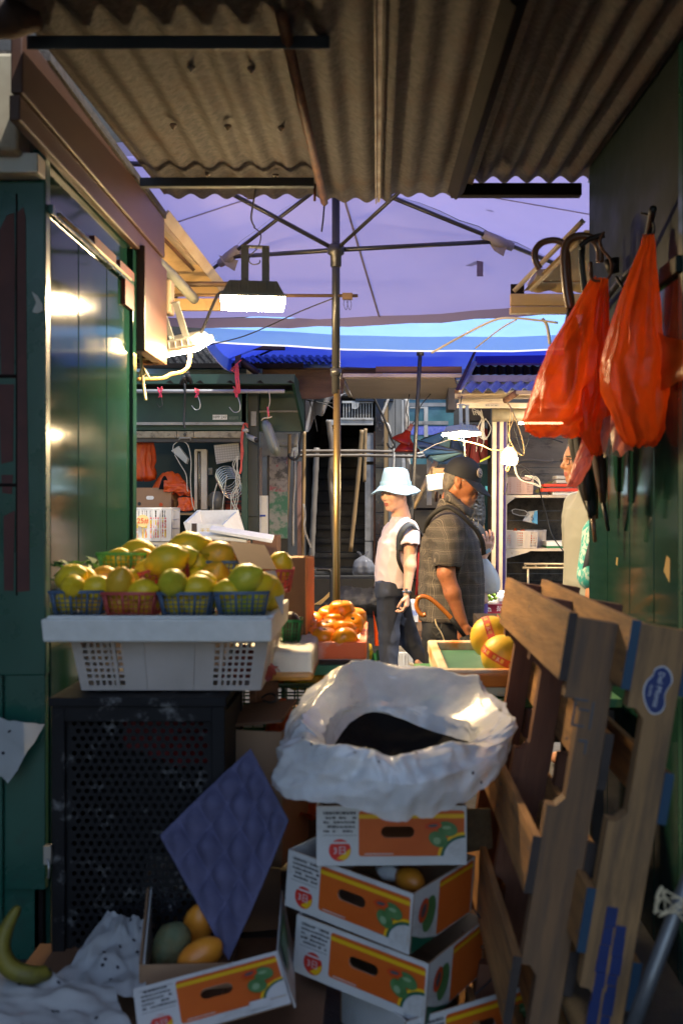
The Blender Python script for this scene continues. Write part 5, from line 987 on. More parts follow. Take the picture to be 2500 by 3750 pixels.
m = MB(); m.pcable([(676, 1395, 8.1), (678, 1440, 8.08), (676, 1500, 8.1), (674, 1545, 8.1), (677, 1568, 8.1)], .009, 6); m.thing('black_strap', 'black strap hanging down across the far green stall', 'strap', [black_cable])
m = MB()
for a, b in (((670, 1400), (690, 1362)), ((684, 1400), (672, 1378)), ((700, 1402), (688, 1370)), ((664, 1405), (674, 1380))): m.tube([P(a[0], a[1], 8.05), P(b[0], b[1], 8.0)], .017, 8)
m.thing('pipe_bundle', 'small bundle of black pipe ends above the far stall rail', 'pipes', [black_cable])
m = MB(); random.seed(9)
for k in range(10): m.pcable([(893 + random.uniform(-3, 3), 1552, 8.38), (884 + random.uniform(-5, 8), 1600, 8.38), (888 + random.uniform(-6, 4), 1660, 8.38), (884 + random.uniform(-6, 3), 1720, 8.38), (880 + random.uniform(-4, 2), 1735, 8.38)], .003, 5)
for k in range(4): m.pcable([(893, 1552, 8.36), (902 + random.uniform(-6, 9), 1548 + random.uniform(-6, 12), 8.36), (908, 1560 + random.uniform(-8, 8), 8.37)], .003, 5)
m.thing('red_twine', 'hank of red twine hanging at the right end of the white rail', 'twine', [mat('red_twine', (.62, .12, .08), (.5, .06, .05), 20, .7)])
# things in and on the far stall
def drape(name, label, cat, mt, c, w_, h_, dep, seed, folds=7, flare=1.3, group=None, top=.5):
    m = MB()
    def f(u, v):
        a = 2 * math.pi * u; k = (top + (flare - top) * v ** .7); wv = 1 + .22 * math.sin(folds * a + seed) * (.3 + .7 * v) + .3 * nv((math.cos(a) * 2, math.sin(a) * 2, v * 3), 1, seed)
        if v > .93: k *= (1 - v) / .07 * .9 + .1
        return Vector((c.x + w_ / 2 * k * wv * math.cos(a), c.y + dep / 2 * k * wv * math.sin(a), c.z - h_ * min(v, .97) + .06 * h_ * nv((u * 6, v * 4, seed))))
    m.grid(f, 42, 24, 0, True, None, True); return m.thing(name, label, cat, [mt], group)
drape('orange_bag', 'bunch of orange plastic bags hanging inside the far green stall', 'bags', orangebag, P(525, 1622, 8.75), .19, .34, .14, 1, 9, 1.1, top=.85)
m = MB()
def heap(u, v, x0=555, x1=700, y0=1700, y1=1800):
    return P(x0 + (x1 - x0) * u, y1 - (y1 - y0) * (math.sin(math.pi * u) ** .6 * (1 - abs(2 * v - 1)) * (.75 + .6 * nv((u * 4, v * 4, 1)))) + 10 * nv((u * 9, v * 6, 4)) + 18 * u, 8.6 + .3 * v)
m.grid(lambda u, v: heap(min(.999, max(.001, u)), v), 30, 16); m.grid(lambda u, v: P(600 + 70 * u + 30 * v * u, 1760 + 42 * v + 12 * nv((u * 4, v * 3, 2)), 8.52 + .03 * nv((u * 5, v * 5, 8))), 10, 8)
m.thing('orange_bag', 'crumpled orange plastic bags heaped on the carton in the far stall', 'bags', [orangebag])
m = MB(); m.grid(lambda u, v: P(582 + 42 * u, 1792 - 50 * math.sin(math.pi * min(.99, max(.01, u))) * (1 - v), 8.54), 10, 5); m.thing('black_bag', 'black bag between the orange bags in the far stall', 'bag', [MATS['black_film_and_hollow']])
t = thing('carton', 'brown carton with a white hand hole on the far stall counter', 'carton', P(560, 1866, 8.62)); m = MB(); m.slab(440, 1786, 624, 1870, 8.55, .01, 0); m.sheet([P(624, 1870, 8.55), P(656, 1866, 8.9), P(656, 1782, 8.9), P(624, 1786, 8.55)], .008, 0); m.slab(440, 1786, 640, 1870, 8.9, .01, 0); m.build('body', [card], t)
m = MB(); q = P(550, 1823, 8.548); m.prism([stadium(q.x, q.z, .065, .032)], .002, 0, Matrix.Translation((0, q.y - .002, 0))); q = P(590, 1848, 8.548); m.prism([ellipse(q.x, q.z, .016, .016)], .002, 1, Matrix.Translation((0, q.y - .002, 0))); q = P(511, 1845, 8.548); m.prism([ellipse(q.x, q.z, .014, .016)], .002, 2, Matrix.Translation((0, q.y - .002, 0))); m.build('hand_hole', [styro, orangebag, black_cable], t)
m = MB(); m.slab(712, 1648, 722, 1866, 8.7, .05, 0); m.slab(722, 1648, 736, 1866, 8.73, .03, 1); m.slab(736, 1648, 758, 1866, 8.69, .07, 0); m.slab(714, 1645, 756, 1652, 8.69, .08, 0); m.tube([P(729, 1660, 8.72), P(731, 1830, 8.72)], .004, 6, 2); m.thing('lamp_fitting', 'tall narrow cream lamp fitting standing on the far counter', 'lamp fitting', [mat('cream_case', (.55, .52, .45), (.45, .42, .36), 6, .5), black_cable, steelw], bevel=.004)
t = thing('diode_lamp', 'grey gridded light panel hanging tilted in the far stall', 'light panel', P(833, 1700, 8.58)); m = MB(); m.sheet([P(795, 1700, 8.6), P(883, 1682, 8.6), P(876, 1622, 8.6), P(785, 1631, 8.6)], .03); m.build('back_plate', [mat('panel_grey', (.26, .25, .25), rough=.5)], t)
m = MB()
for i in range(10):
    for j in range(7): a = P(789 + 9 * i + j * .9, 1635 + 8.8 * j - i * .9, 8.56); m.box(a, (.015, .004, .014), 0, rot=(0, R(6), 0))
m.build('diode_grid', [mat('panel_grey_light', (.36, .35, .34), rough=.35)], t)
t = thing('flood_lamp', 'small grey flood lamp hanging unlit inside the far stall', 'lamp', P(663, 1700, 8.6)); m = MB(); m.sheet([P(633, 1652, 8.6), P(688, 1700, 8.6), P(694, 1680, 8.6), P(660, 1635, 8.6)], .07); m.build('housing', [lampgrey], t); m = MB(); m.sheet([P(650, 1640, 8.56), P(664, 1672, 8.56), P(670, 1670, 8.56), P(658, 1636, 8.56)], .004); m.build('bracket', [lampgrey], t)
m = MB(); random.seed(14)
m.pcable([(635, 1655, 8.5), (636, 1630, 8.5), (660, 1616, 8.5), (688, 1630, 8.5), (700, 1690, 8.5), (698, 1760, 8.5), (704, 1840, 8.5), (715, 1872, 8.5)], .0045, 6); m.pcable([(640, 1665, 8.5), (660, 1700, 8.5), (682, 1740, 8.5), (686, 1790, 8.5), (690, 1800, 8.5)], .004, 6)
for k in range(6): m.pcable([(872 + random.uniform(-6, 6), 1670, 8.48), (862 + random.uniform(-12, 14), 1710 + random.uniform(-10, 10), 8.48), (870 + random.uniform(-12, 10), 1760, 8.48), (850 + random.uniform(-10, 26), 1820, 8.48), (846 + 6 * k, 1875, 8.48)], .004, 6)
m.pcable([(795, 1770, 8.48), (782, 1820, 8.48), (780, 1870, 8.48)], .005, 6); m.pcable([(830, 1740, 8.5), (822, 1800, 8.48), (814, 1870, 8.48)], .004, 6); m.thing('cable_tangle', 'tangle of pale cables hanging in the far green stall', 'cables', [mat('pale_cable', (.42, .40, .34), rough=.5)])
m = MB(); c = P(845, 1765, 8.65)
for k in range(7): m.tube([c + Vector((.09 * math.cos(ang(i, 14)) + .012 * k - .04, -.02 * k, .09 * math.sin(ang(i, 14)) - .018 * k + .05)) for i in range(14)], .007, 6, 0, closed=True)
m.thing('metal_coil', 'shiny metal coil lamp guard hanging in the far stall', 'lamp guard', [mat('bright_steel', (.6, .55, .48), rough=.18, metal=1.)])
for x, y, lb in ((764, 1726, 'small white wall socket left of the coil in the far stall'), (800, 1730, 'white wall socket behind the metal coil in the far stall')): m = MB(); m.slab(x - 9, y - 13, x + 14, y + 13, 9.3, .03, 0); m.slab(x - 2, y - 5, x + 5, y + 4, 9.29, .02, 1); m.thing('wall_socket', lb, 'socket', [dirtwhite, MATS['panel_grey']], bevel=.004)
drape('orange_bag', 'round full orange bag on the far stall counter', 'bag', orangebag, P(680, 1822, 8.55), .14, .12, .12, 5, 4, 1.0, top=.8)
m = MB(); m.slab(778, 1800, 890, 1872, 8.95, .1); m.thing('striped_pack', 'dark striped packs at the back of the far counter', 'packs', [mat('striped_pack', (.35, .03, .02), (.04, .04, .06), 16, .5, lo=.46, hi=.54, stretch=(.2, 1, 3))])
t = thing('scale', 'round grey kitchen scale at the back of the far counter', 'scale', P(795, 1868, 8.75)); m = MB(); m.lathe([(0, 0), (.075, 0), (.08, .02), (.08, .05), (.0, .055)], 22, 0, Matrix.Translation(P(795, 1832, 8.8)) @ Matrix.Rotation(R(90), 4, 'X')); m.build('dial', [mat('scale_grey', (.2, .2, .2), (.12, .12, .12), 8, .4)], t); m = MB(); m.slab(770, 1845, 820, 1868, 8.78, .1); m.build('base', [MATS['panel_grey']], t)
white_cr = mat('clean_white_crate', (.66, .65, .62), (.56, .55, .52), 6, .45, grime=(.3, .28, .26), gscale=10, glo=.64, ghi=.85)
def wcrate(label, x0, y0, x1, y1, d, sign=False):
    a, b = P(x0, y1, d), P(x1, y0, d); L = b.x - a.x; H = b.z - a.z
    t = crate('plastic_crate', label, ((a.x + b.x) / 2, d + .17, a.z), (0, 0, 0), L, .34, H, white_cr, [(.10 * L, .50 * L), (.56 * L, .90 * L)], 7, 3, [(.04, .30)], .02, 'white lattice crates across the street', bar=.004)
    if sign:
        m = MB(); m.lathe([(0, 0), (.05, 0)], 22, 0, Matrix.Translation((-.03, -.186, H * .62)) @ Matrix.Rotation(R(90), 4, 'X')); m.text('25#', .058, Matrix.Translation((-.03, -.188, H * .62)) @ Matrix.Rotation(R(90), 4, 'X'), 1); m.build('price_disc', [mat('price_yellow', (.75, .55, .22), rough=.6), mat('price_red', (.65, .03, .02), rough=.6)], t, local=True)
    return t
wcrate('white lattice crate with a round 25# price disc left of the foam box', 450, 1862, 628, 1982, 7.9, True); wcrate('white lattice crate under the one with the price disc', 450, 1988, 624, 2110, 7.92)
m = MB(); m.slab(470, 1895, 610, 1975, 7.98, .18, 0); m.thing('snack_pack', 'yellow, pink and white packs seen through the white crate', 'packs', [mat('coloured_packs', (.75, .55, .05), (.65, .08, .15), 24, .4, lo=.46, hi=.54, grime=(.7, .7, .7), gscale=22, glo=.5, ghi=.6)])
t = thing('foam_box', 'large white foam box with its lid off across the street', 'foam box', P(780, 1970, 7.8)); D1, D2 = 7.7, 8.05
b0, b1, b2, b3 = P(690, 1972, D1), P(846, 1985, D1), P(905, 1975, D2), P(740, 1960, D2); u0, u1, u2, u3 = P(672, 1914, D1), P(818, 1921, D1), P(873, 1867, D2), P(722, 1869, D2)
m = MB(); m.sheet([b0, b1, u1, u0], -.03); m.sheet([b1, b2, u2, u1], -.03); m.sheet([b2, b3, u3, u2], -.03); m.sheet([b3, b0, u0, u3], -.03); m.sheet([b0, b1, b2, b3], .02); m.build('body', [styro], t)
m = MB(); q = P(708, 1957, 7.69); m.lathe([(0, 0), (.033, 0)], 18, 0, Matrix.Translation(q) @ Matrix.Rotation(R(90), 4, 'X')); m.lathe([(.012, .001), (.024, .001)], 18, 1, Matrix.Translation(q) @ Matrix.Rotation(R(90), 4, 'X')); m.text('農', .022, face_cam(q - Vector((0, .002, 0))), 1); m.text('天', .04, face_cam(P(742, 1945, 7.69)), 2); m.text('王', .04, face_cam(P(762, 1945, 7.69)), 2); m.build('print', [mat('print_blue', (.05, .12, .5), rough=.5), styro, mat('print_gold', (.6, .42, .02), rough=.5)], t)
for lb, q in (('white foam lid leaning across the front of the foam box', [(765, 1938, 7.55), (998, 1975, 7.4), (995, 1990, 7.4), (770, 1950, 7.55)]), ('flat white foam lid lying below the leaning one', [(702, 1957, 7.6), (905, 1976, 7.5), (903, 1988, 7.5), (704, 1970, 7.6)])):
    a, b, c, d = [P(*k) for k in q]; o = Vector((0, .14, .03)); m = MB(); vs = [d, c, b, a, d + o, c + o, b + o, a + o]; m.add(vs, [(0, 1, 2, 3), (7, 6, 5, 4), (3, 2, 6, 7), (1, 0, 4, 5), (2, 1, 5, 6), (0, 3, 7, 4)]); m.thing('foam_board', lb, 'foam board', [styro], 'foam boards across the street', bevel=.006)
m = MB(); m.slab(702, 1917, 718, 1968, 7.5, .04); m.thing('wooden_stake', 'short brown stake in front of the foam box', 'stake', [brownbeam])
m = MB(); m.slab(740, 1984, 900, 2120, 7.62, .3); m.thing('carton', 'brown carton under the foam boards across the street', 'carton', [card], bevel=.003)
m = MB(); m.slab(925, 1962, 1015, 2120, 7.9, .3); m.thing('carton', 'red brown carton right of the foam boards', 'carton', [card_dk], bevel=.003)
t = thing('security_camera', 'small white security camera on the far stall post', 'camera', P(905, 1590, 8.4)); m = MB(); m.tube([P(910, 1598, 8.38), P(938, 1612, 8.3)], .022, 10); m.build('body', [dirtwhite], t); m = MB(); m.tube([P(936, 1610, 8.3), P(941, 1613, 8.29)], .019, 10); m.build('lens', [black_cable], t); m = MB(); m.lathe([(.03, 0), (.03, .02), (.012, .03)], 12, 0, Matrix.Translation(P(898, 1582, 8.4))); m.tube([P(898, 1580, 8.4), P(910, 1600, 8.38)], .009, 8); m.build('mount', [dirtwhite], t)
m = MB(); a, b = P(970, 1540, 8.0), P(1015, 1670, 8.0); ax = (b - a).normalized()
bg = [a + ax * (i / 14 * (b - a).length) for i in range(15)]; m.tube(bg, [.03, .055, .066, .068, .07, .07, .07, .07, .072, .072, .072, .07, .066, .05, .02], 14, 0, flat=.6)
m.cable([P(958, 1540, 8.0), P(965, 1532, 7.98), P(985, 1530, 7.98), P(994, 1526, 8.0)], .006, 6, 1); m.cable([P(980, 1535, 8.0), P(982, 1500, 8.0), P(988, 1470, 8.02), P(985, 1430, 8.05)], .004, 6, 1); m.cable([P(984, 1530, 8.0), P(980, 1490, 8.0)], .008, 5, 2)
m.thing('hanging_bag', 'dusty grey plastic bag hanging right of the far green stall', 'bag', [mat('dusty_grey_bag', (.17, .18, .155), (.10, .11, .095), 7, .35, bump=.5, bscale=18), string_m, pinkstr])
m = MB(); m.pcable([(1112, 1560, 8.9), (1098, 1620, 8.9), (1096, 1660, 8.88), (1086, 1680, 8.88), (1070, 1682, 8.88), (1060, 1672, 8.88), (1060, 1660, 8.88)], .011, 8); m.thing('black_hook', 'black hooked handle hanging on the level bamboo poles at left', 'hook', [black_cable])
# roof bits above the far stall
m = MB()
def mr(u, v):
    x = 560 + 690 * u; return P(x - 60 * (1 - v), 1262 + 72 * v, 9.6 - 1.1 * v) + Vector((0, 0, .022 * (abs((u * 26) % 1 - .5) < .22)))
m.grid(mr, 260, 4, 0, False); m.thing('metal_roof', 'shiny dark ribbed metal roof over the far green stall', 'roof', [metalroof])
m = MB(); m.slab(480, 1330, 1110, 1347, 8.45, .05); m.thing('dark_beam', 'black beam along the foot of the shiny metal roof', 'beam', [black_steel], 'beams across the street')
m = MB(); m.slab(765, 1250, 1042, 1279, 8.3, .06); m.slab(1040, 1250, 1180, 1265, 8.3, .05); m.thing('brown_beam', 'brown beam just under the edge of the blue parasol', 'beam', [brownbeam], 'beams across the street')
m = MB(); m.slab(861, 1278, 881, 1345, 8.3, .04); m.tube([P(880, 1318, 8.35), P(945, 1368, 8.4)], .03, 4); m.thing('brown_bracket', 'brown bracket post with a slanting brace above the far stall', 'bracket', [brownbeam])
m = MB(); m.slab(480, 1347, 905, 1373, 8.9, .05, 0); m.slab(672, 1346, 690, 1362, 8.88, .02, 1); m.slab(902, 1346, 920, 1372, 8.88, .02, 1); m.thing('blue_fascia', 'pale blue weathered strip between the roof and the far stall', 'fascia', [mat('pale_blue_strip', (.17, .25, .30), (.09, .14, .17), 4, .6), styro])
m = MB(); z0 = 8.75; ol = [(962, 1347), (1222, 1352), (1270, 1345), (1400, 1348), (1400, 1372), (1262, 1378), (1256, 1440), (1165, 1462), (1104, 1460), (1080, 1372), (960, 1370)]
m.prism([[pxz(x, y, z0) for x, y in ol][::-1]], .03, 0, Matrix.Translation((0, z0, 0))); m.slab(964, 1347, 1400, 1353, z0 - .03, .03, 1); m.slab(1375, 1342, 1690, 1364, z0 - .05, .05, 2)
m.thing('plywood_sheet', 'large weathered brown plywood sheet over the gap between the stalls', 'plywood', [plyw, brownbeam, mat('brown_plank', (.24, .12, .05), (.13, .065, .03), 6, .6, stretch=(.4, 1, 3))])
m = MB(); m.sheet([P(1292, 1452, 9.2), P(1690, 1455, 9.2), P(1662, 1380, 8.7), P(1262, 1380, 8.7)], .02, 0)
for k in range(12): m.sheet([P(1290 - k * 2.4, 1449 - k * 6, 9.17 - .04 * k), P(1690 - k * 2, 1452 - k * 6, 9.17 - .04 * k), P(1690 - k * 2, 1450.5 - k * 6, 9.165 - .04 * k), P(1290 - k * 2.4, 1447.5 - k * 6, 9.165 - .04 * k)], .003, 1)
m.slab(1255, 1368, 1690, 1381, 8.65, .05, 2); m.sheet([P(1248, 1382, 8.7), P(1290, 1455, 9.2), P(1276, 1455, 9.25), P(1240, 1388, 8.75)], .02, 2)
m.thing('shutter_canopy', 'off white slatted canopy board in front of the stair entrance', 'canopy', [mat('slat_white', (.30, .26, .23), (.22, .19, .17), 3, .6, stretch=(.3, 1, 2)), brownbeam, creamw])
t = thing('folded_umbrella', 'half folded grey umbrella hanging left of the stair grille', 'umbrella', P(1180, 1580, 9.3)); m = MB()
m.grid(lambda u, v: P(1118 + (1268 - 1118) * u + (-18) * v * u * 2, 1462 - 24 * u + (118 - 105 * u + 14 * math.sin(u * 14)) * v, 9.3 + .10 * math.sin(u * 9)), 26, 8); m.build('canopy', [mat('grey_umbrella', (.22, .215, .225), (.16, .155, .165), 4, .6)], t)
m = MB()
for q in ([(1118, 1464), (1190, 1480), (1235, 1505)], [(1132, 1464), (1150, 1520), (1162, 1582)], [(1112, 1466), (1116, 1500), (1118, 1540)], [(1180, 1470), (1220, 1475), (1262, 1442)]): m.pcable([(x, y, 9.18) for x, y in q], .005, 5)
m.build('rib', [black_cable], t)
# rope, hook, red lamp shades, plastic bag, tarpaulin
m = MB(); m.pcable([(1423, 1455, 9.5), (1410, 1490, 9.5), (1398, 1520, 9.5), (1402, 1540, 9.5), (1422, 1560, 9.5), (1428, 1595, 9.5), (1437, 1625, 9.48), (1441, 1660, 9.48), (1440, 1725, 9.48)], .0125, 8); m.pcable([(1525, 1662, 9.6), (1545, 1660, 9.6), (1560, 1664, 9.6), (1530, 1675, 9.6)], .012, 8); m.thing('white_rope', 'thick white rope hanging from the slatted canopy', 'rope', [mat('rope_white', (.6, .59, .56), (.35, .34, .33), 60, .8, bump=.8, bscale=70, stretch=(1, 1, .6))])
m = MB(); m.pcable([(1368, 1455, 9.4), (1404, 1530, 9.4), (1436, 1612, 9.4), (1444, 1630, 9.4), (1436, 1640, 9.4), (1424, 1636, 9.4), (1418, 1622, 9.4)], .011, 8); m.thing('hooked_rod', 'black hooked rod slanting beside the white rope', 'rod', [black_cable])
redl = mat('red_lampshade', (.40, .03, .015), (.30, .02, .01), 6, .35, trans=.2)
for lb, x, y, s, ry in (('red lampshade tipped sideways behind the other', 1470, 1625, 1., 28), ('red lampshade hanging level beside the second parasol pole', 1490, 1655, 1.12, 0)):
    t = thing('hanging_lamp', lb, 'lamp', P(x, y, 9.0), (0, R(ry), 0), 'red lampshades'); m = MB(); m.lathe([(.105 * s, 0), (.10 * s, .02), (.07 * s, .06), (.04 * s, .09), (.028 * s, .13), (.0, .131)], 22); o = m.build('shade', [redl], t, local=True); m = MB(); m.lathe([(.018, .12), (.022, .13), (.02, .20), (0, .2)], 10); m.build('socket', [mat('old_pink_socket', (.35, .15, .12), rough=.5)], t, local=True); m = MB(); m.cable([(0, 0, .2), (.01, 0, .3), (-.01, 0, .38), (.02, 0, .52)], .005, 6); m.build('cord', [black_cable], t, local=True)
def knot_bag(label, mt, x, y, d, w_, h_, seed, group=None, ears=True, name='plastic_bag'):
    m = MB(); c = P(x, y, d)
    def f(u, v):
        a = 2 * math.pi * u; pr = [(0, .02), (.75, .0), (1., .18), (.98, .42), (.72, .66), (.22, .82), (.10, .86)]; q = v * (len(pr) - 1); i = min(int(q), len(pr) - 2); t_ = q - i; r = pr[i][0] * (1 - t_) + pr[i + 1][0] * t_; z = pr[i][1] * (1 - t_) + pr[i + 1][1] * t_
        k = 1 + .12 * math.sin(7 * a + seed) * v + .25 * nv((math.cos(a) * 1.6, math.sin(a) * 1.6, v * 2), 1, seed); return c + Vector((w_ / 2 * r * k * math.cos(a), w_ / 2 * r * k * math.sin(a) * .8, h_ * z))
    m.grid(f, 36, 24, 0, True, None, True)
    if ears:
        for s in (-1, 1): m.grid(lambda u, v: c + Vector((s * w_ * (.05 + .16 * v) + .03 * (u - .5), .01 * math.sin(6 * u), h_ * (.84 + .20 * v - .05 * abs(u - .5)))), 4, 6)
    return m.thing(name, label, 'bag', [mt], group)
knot_bag('grey knotted plastic bag on the tiled step of the stair entrance', clear_film('grey_bag_film', (.22, .22, .24), .12, .3, .3), 1328, 2112, 10.9, .24, .27, 3)
m = MB(); m.grid(lambda u, v: P(1222 + 230 * u, 2150 + 20 * nv((u * 3, 1, 2)) + 100 * v, 8.9) + Vector((0, -.12 * math.sin(math.pi * v) + .03 * nv((u * 8, v * 6, 4)), .012 * nv((u * 20, v * 4, 1)))), 40, 14); m.box((P(1340, 2250, 9.1).x, 9.25, .2), (.6, .5, .42), 0)
m.thing('tarpaulin', 'grey ribbed tarpaulin heaped below the stair step', 'tarpaulin', [mat('grey_tarpaulin', (.045, .046, .048), (.026, .027, .03), 8, .5, bump=.7, bscale=40, stretch=(.5, 1, 3))])
m = MB(); random.seed(2); m.grid(lambda u, v: P(1150 + 80 * u, 2205 + 50 * v + 8 * nv((u * 6, v * 5, 3)), 8.4 + .06 * nv((u * 5, v * 5, 1))), 14, 10)
for k in range(3): m.pcable([(1150 + 10 * k, 2215, 8.3), (1180, 2195 + 6 * k, 8.3), (1206, 2170 + 6 * k, 8.3)], .005, 5, 1)
m.pcable([(1160, 2085, 8.3), (1198, 2086, 8.3), (1212, 2100, 8.3), (1214, 2180, 8.3), (1208, 2240, 8.3)], .014, 8, 2)
m.thing('wrapped_bundle', 'plastic wrapped bundle with yellow cord behind the persimmons', 'bundle', [clear_film('wrap_film', (.18, .18, .17), .2), yellow_cable, black_cable])
m = MB(); m.slab(1020, 2120, 1500, 2700, 9.3, .5); m.thing('stone_kerb', 'dark stone plinth below the stair step', 'plinth', [stair_m])
m = MB(); m.slab(1350, 2150, 1362, 2215, 9.0, .03); m.tube([P(1388, 2120, 8.9), P(1366, 2160, 8.9)], .015, 6); m.thing('brown_stick', 'short brown stick lying on the tarpaulin', 'stick', [brownbeam])
# clutter between the stalls to the right of the stair
m = MB(); m.slab(1500, 1700, 1680, 2400, 9.6, .1, 0); m.slab(1505, 1860, 1600, 1990, 9.2, .1, 1); m.slab(1516, 1868, 1590, 1980, 9.19, .02, 2); m.thing('shop_front', 'dark shop front with peeling posters behind the man in the cap', 'shop front', [mat('postered_wall', (.05, .04, .032), (.11, .095, .07), 6, .8, lo=.52, hi=.6, grime=(.05, .03, .02), gscale=8), black_steel, mat('dark_screen', (.03, .03, .032), rough=.3)])
m = MB(); m.tube([P(1512, 1862, 8.8), P(1596, 1690, 8.8)], .024, 4); m.thing('timber_brace', 'pale timber brace slanting behind the white sign box', 'timber', [creamwood])
m = MB(); m.slab(1562, 1680, 1580, 1850, 9.0, .03); m.thing('white_post', 'white upright strip behind the timber brace', 'post', [dirtwhite])
m = MB(); m.slab(1582, 1714, 1645, 1740, 8.3, .2); m.thing('carton', 'brown carton on top of the white sign box', 'carton', [card])
t = thing('sign_box', 'white box with green lettering hanging behind the man in the cap', 'box', P(1600, 1800, 7.9)); m = MB(); m.sheet([P(1562, 1800, 7.8), P(1650, 1788, 7.8), P(1644, 1731, 7.8), P(1556, 1743, 7.8)], .12, 0); m.v = m.v[:]; m.build('body', [mat('ivory_box', (.72, .70, .60), (.66, .64, .55), 4, .5)], t, bevel=.008)
m = MB(); T = Matrix.Translation(P(1577, 1767, 7.79)) @ Matrix.Rotation(R(-84), 4, 'Y') @ Matrix.Rotation(R(90), 4, 'X'); m.box((0, 0, .0), (.10, .024, .001), 0, T); m.text('FRESH', .022, T @ Matrix.Translation((0, 0, .002)), 1); m.text('綠', .03, face_cam(P(1579, 1795, 7.785)), 0); m.build('lettering', [mat('lime_print', (.25, .5, .02), rough=.5), MATS['ivory_box']], t)
m = MB(); 
for k in range(5): m.grid(lambda u, v: P(1590 + k * 16 + 14 * u, 1800 + k * 3 + 40 * v + 8 * math.sin(v * 6 + k), 8.1 + .05 * math.sin(u * 5 + k)), 6, 8)
m.thing('dark_brush', 'dark brown bundle under the white sign box', 'bundle', [brownbeam])
# blue and red umbrellas hanging
def gore(label, pts, mts, d, name='hanging_umbrella', cat='umbrella'):
    t = thing(name, label, cat, P(pts[0][0], pts[0][1], d)); m = MB(); ap = P(*pts[0], d - .05); n = len(pts) - 1
    for i in range(1, n):
        a, b = P(*pts[i], d + .08), P(*pts[i + 1], d + .08); m.grid(lambda u, v: ap.lerp(a.lerp(b, u), v) + Vector((0, -.02 * math.sin(math.pi * u) * v, -.02 * math.sin(math.pi * u) * v)), 5, 6, (i - 1) % len(mts))
    m.build('canopy', mts, t); m = MB()
    for i in range(1, n + 1): m.tube([ap, P(*pts[i], d + .07)], .004, 5)
    m.build('rib', [black_cable], t); return t
gore('blue panelled umbrella hanging open upside down under the far flood lamp', [(1700, 1655), (1520, 1610), (1535, 1640), (1570, 1668), (1620, 1690), (1670, 1702), (1720, 1700)], [mat('umbrella_navy', (.015, .04, .12), rough=.5), mat('umbrella_blue', (.03, .10, .22), rough=.5), mat('umbrella_pale', (.10, .20, .25), rough=.5)], 8.5)
gore('blue panelled umbrella canopy behind the far flood lamp', [(1655, 1568), (1540, 1610), (1560, 1680), (1640, 1700), (1710, 1690), (1735, 1640)], [MATS['umbrella_blue'], MATS['umbrella_pale'], MATS['umbrella_navy']], 8.8)
gore('dark red umbrella with a lime edge hanging behind the white cables', [(1730, 1552), (1695, 1640), (1715, 1690), (1760, 1690), (1795, 1660), (1792, 1575)], [mat('umbrella_maroon', (.13, .018, .015), rough=.5), mat('umbrella_wine', (.17, .022, .02), rough=.5)], 8.7)
m = MB(); m.sheet([P(1755, 1694, 8.6), P(1792, 1676, 8.6), P(1793, 1668, 8.6), P(1757, 1686, 8.6)], .01); m.thing('lime_tube', 'lime green strip along the foot of the dark red umbrella', 'strip', [mat('lime_green', (.4, .5, .02), rough=.5)])

# ------------------------------------------------------------------ far right stall
rs2 = thing('market_stall', 'far shelved stall with cream beams and purple posts behind the lit bulb', 'market stall', P(1950, 2400, 8.8))
m = MB()
for k, (a, b) in enumerate(((1540, 1605), (1607, 1690), (1692, 1712), (1714, 1735), (1737, 1812))): m.slab(1846, a, 2330, b, 9.3, .03, 0)
for a, b in ((1812, 1870), (1872, 1905), (1907, 2010), (2012, 2060), (2062, 2100), (2102, 2300)): m.slab(1846, a, 2330, b, 9.3, .03, 1)  # boards below the upper shelf take a darker tone
m.build('back_boards', [boards, boards_d], rs2, bevel=.003)
m = MB(); m.slab(1846, 1813, 2330, 1822, 8.5, .8, 0); m.build('shelf', [creamw], rs2); m = MB(); m.slab(1846, 2009, 2330, 2018, 8.5, .8, 0); m.build('shelf', [creamw], rs2); m = MB(); m.slab(1843, 2150, 2330, 2400, 8.6, .7, 0); m.build('counter', [boards_d], rs2)
for y, wd in ((1822, 34), (2018, 90)):
    m = MB(); m.prism([[pxz(1850, y, 8.5), pxz(1850 + wd, y, 8.5), pxz(1850 + wd * .9, y + 5, 8.5), pxz(1850, y + 28, 8.5)][::-1]], .02, 0, Matrix.Translation((0, 8.5, 0))); m.build('shelf_bracket', [creamw], rs2)
for x0, x1, mt, d in ((1799, 1813, creamw, 8.3), (1813, 1826, purple, 8.34), (1826, 1838, creamw, 8.28), (1838, 1849, purple, 8.33), (1849, 1853, creamw, 8.36)):
    m = MB(); m.sheet([P(x0 - 4, 2420, d), P(x1 - 4, 2420, d), P(x1 + 2, 1545, d), P(x0 + 2, 1545, d)], .04); m.build('post', [mt], rs2)
m = MB(); m.slab(1672, 1475, 2330, 1493, 8.05, .05, 0); m.slab(1665, 1441, 2330, 1459, 8.15, .05, 0); m.slab(1680, 1459, 1843, 1475, 8.2, .05, 0); m.slab(1696, 1430, 2330, 1441, 8.3, .05, 0); m.build('beam', [creamw], rs2, bevel=.003)
m = MB(); m.slab(1773, 1479, 1828, 1491, 8.046, .003, 0); m.text('牌号: 247 0801', .017, face_cam(P(1800, 1485, 8.044)), 1); m.build('label_plate', [mat('label_grey', (.42, .39, .34), rough=.6), black_cable], rs2)
m = MB(); m.tube([P(1850, 1466, 8.05), P(1888, 1440, 7.75)], .026, 10, 0); m.slab(1888, 1430, 1960, 1444, 7.75, .04, 1); m.build('bracket_arm', [rust, creamwood], rs2)
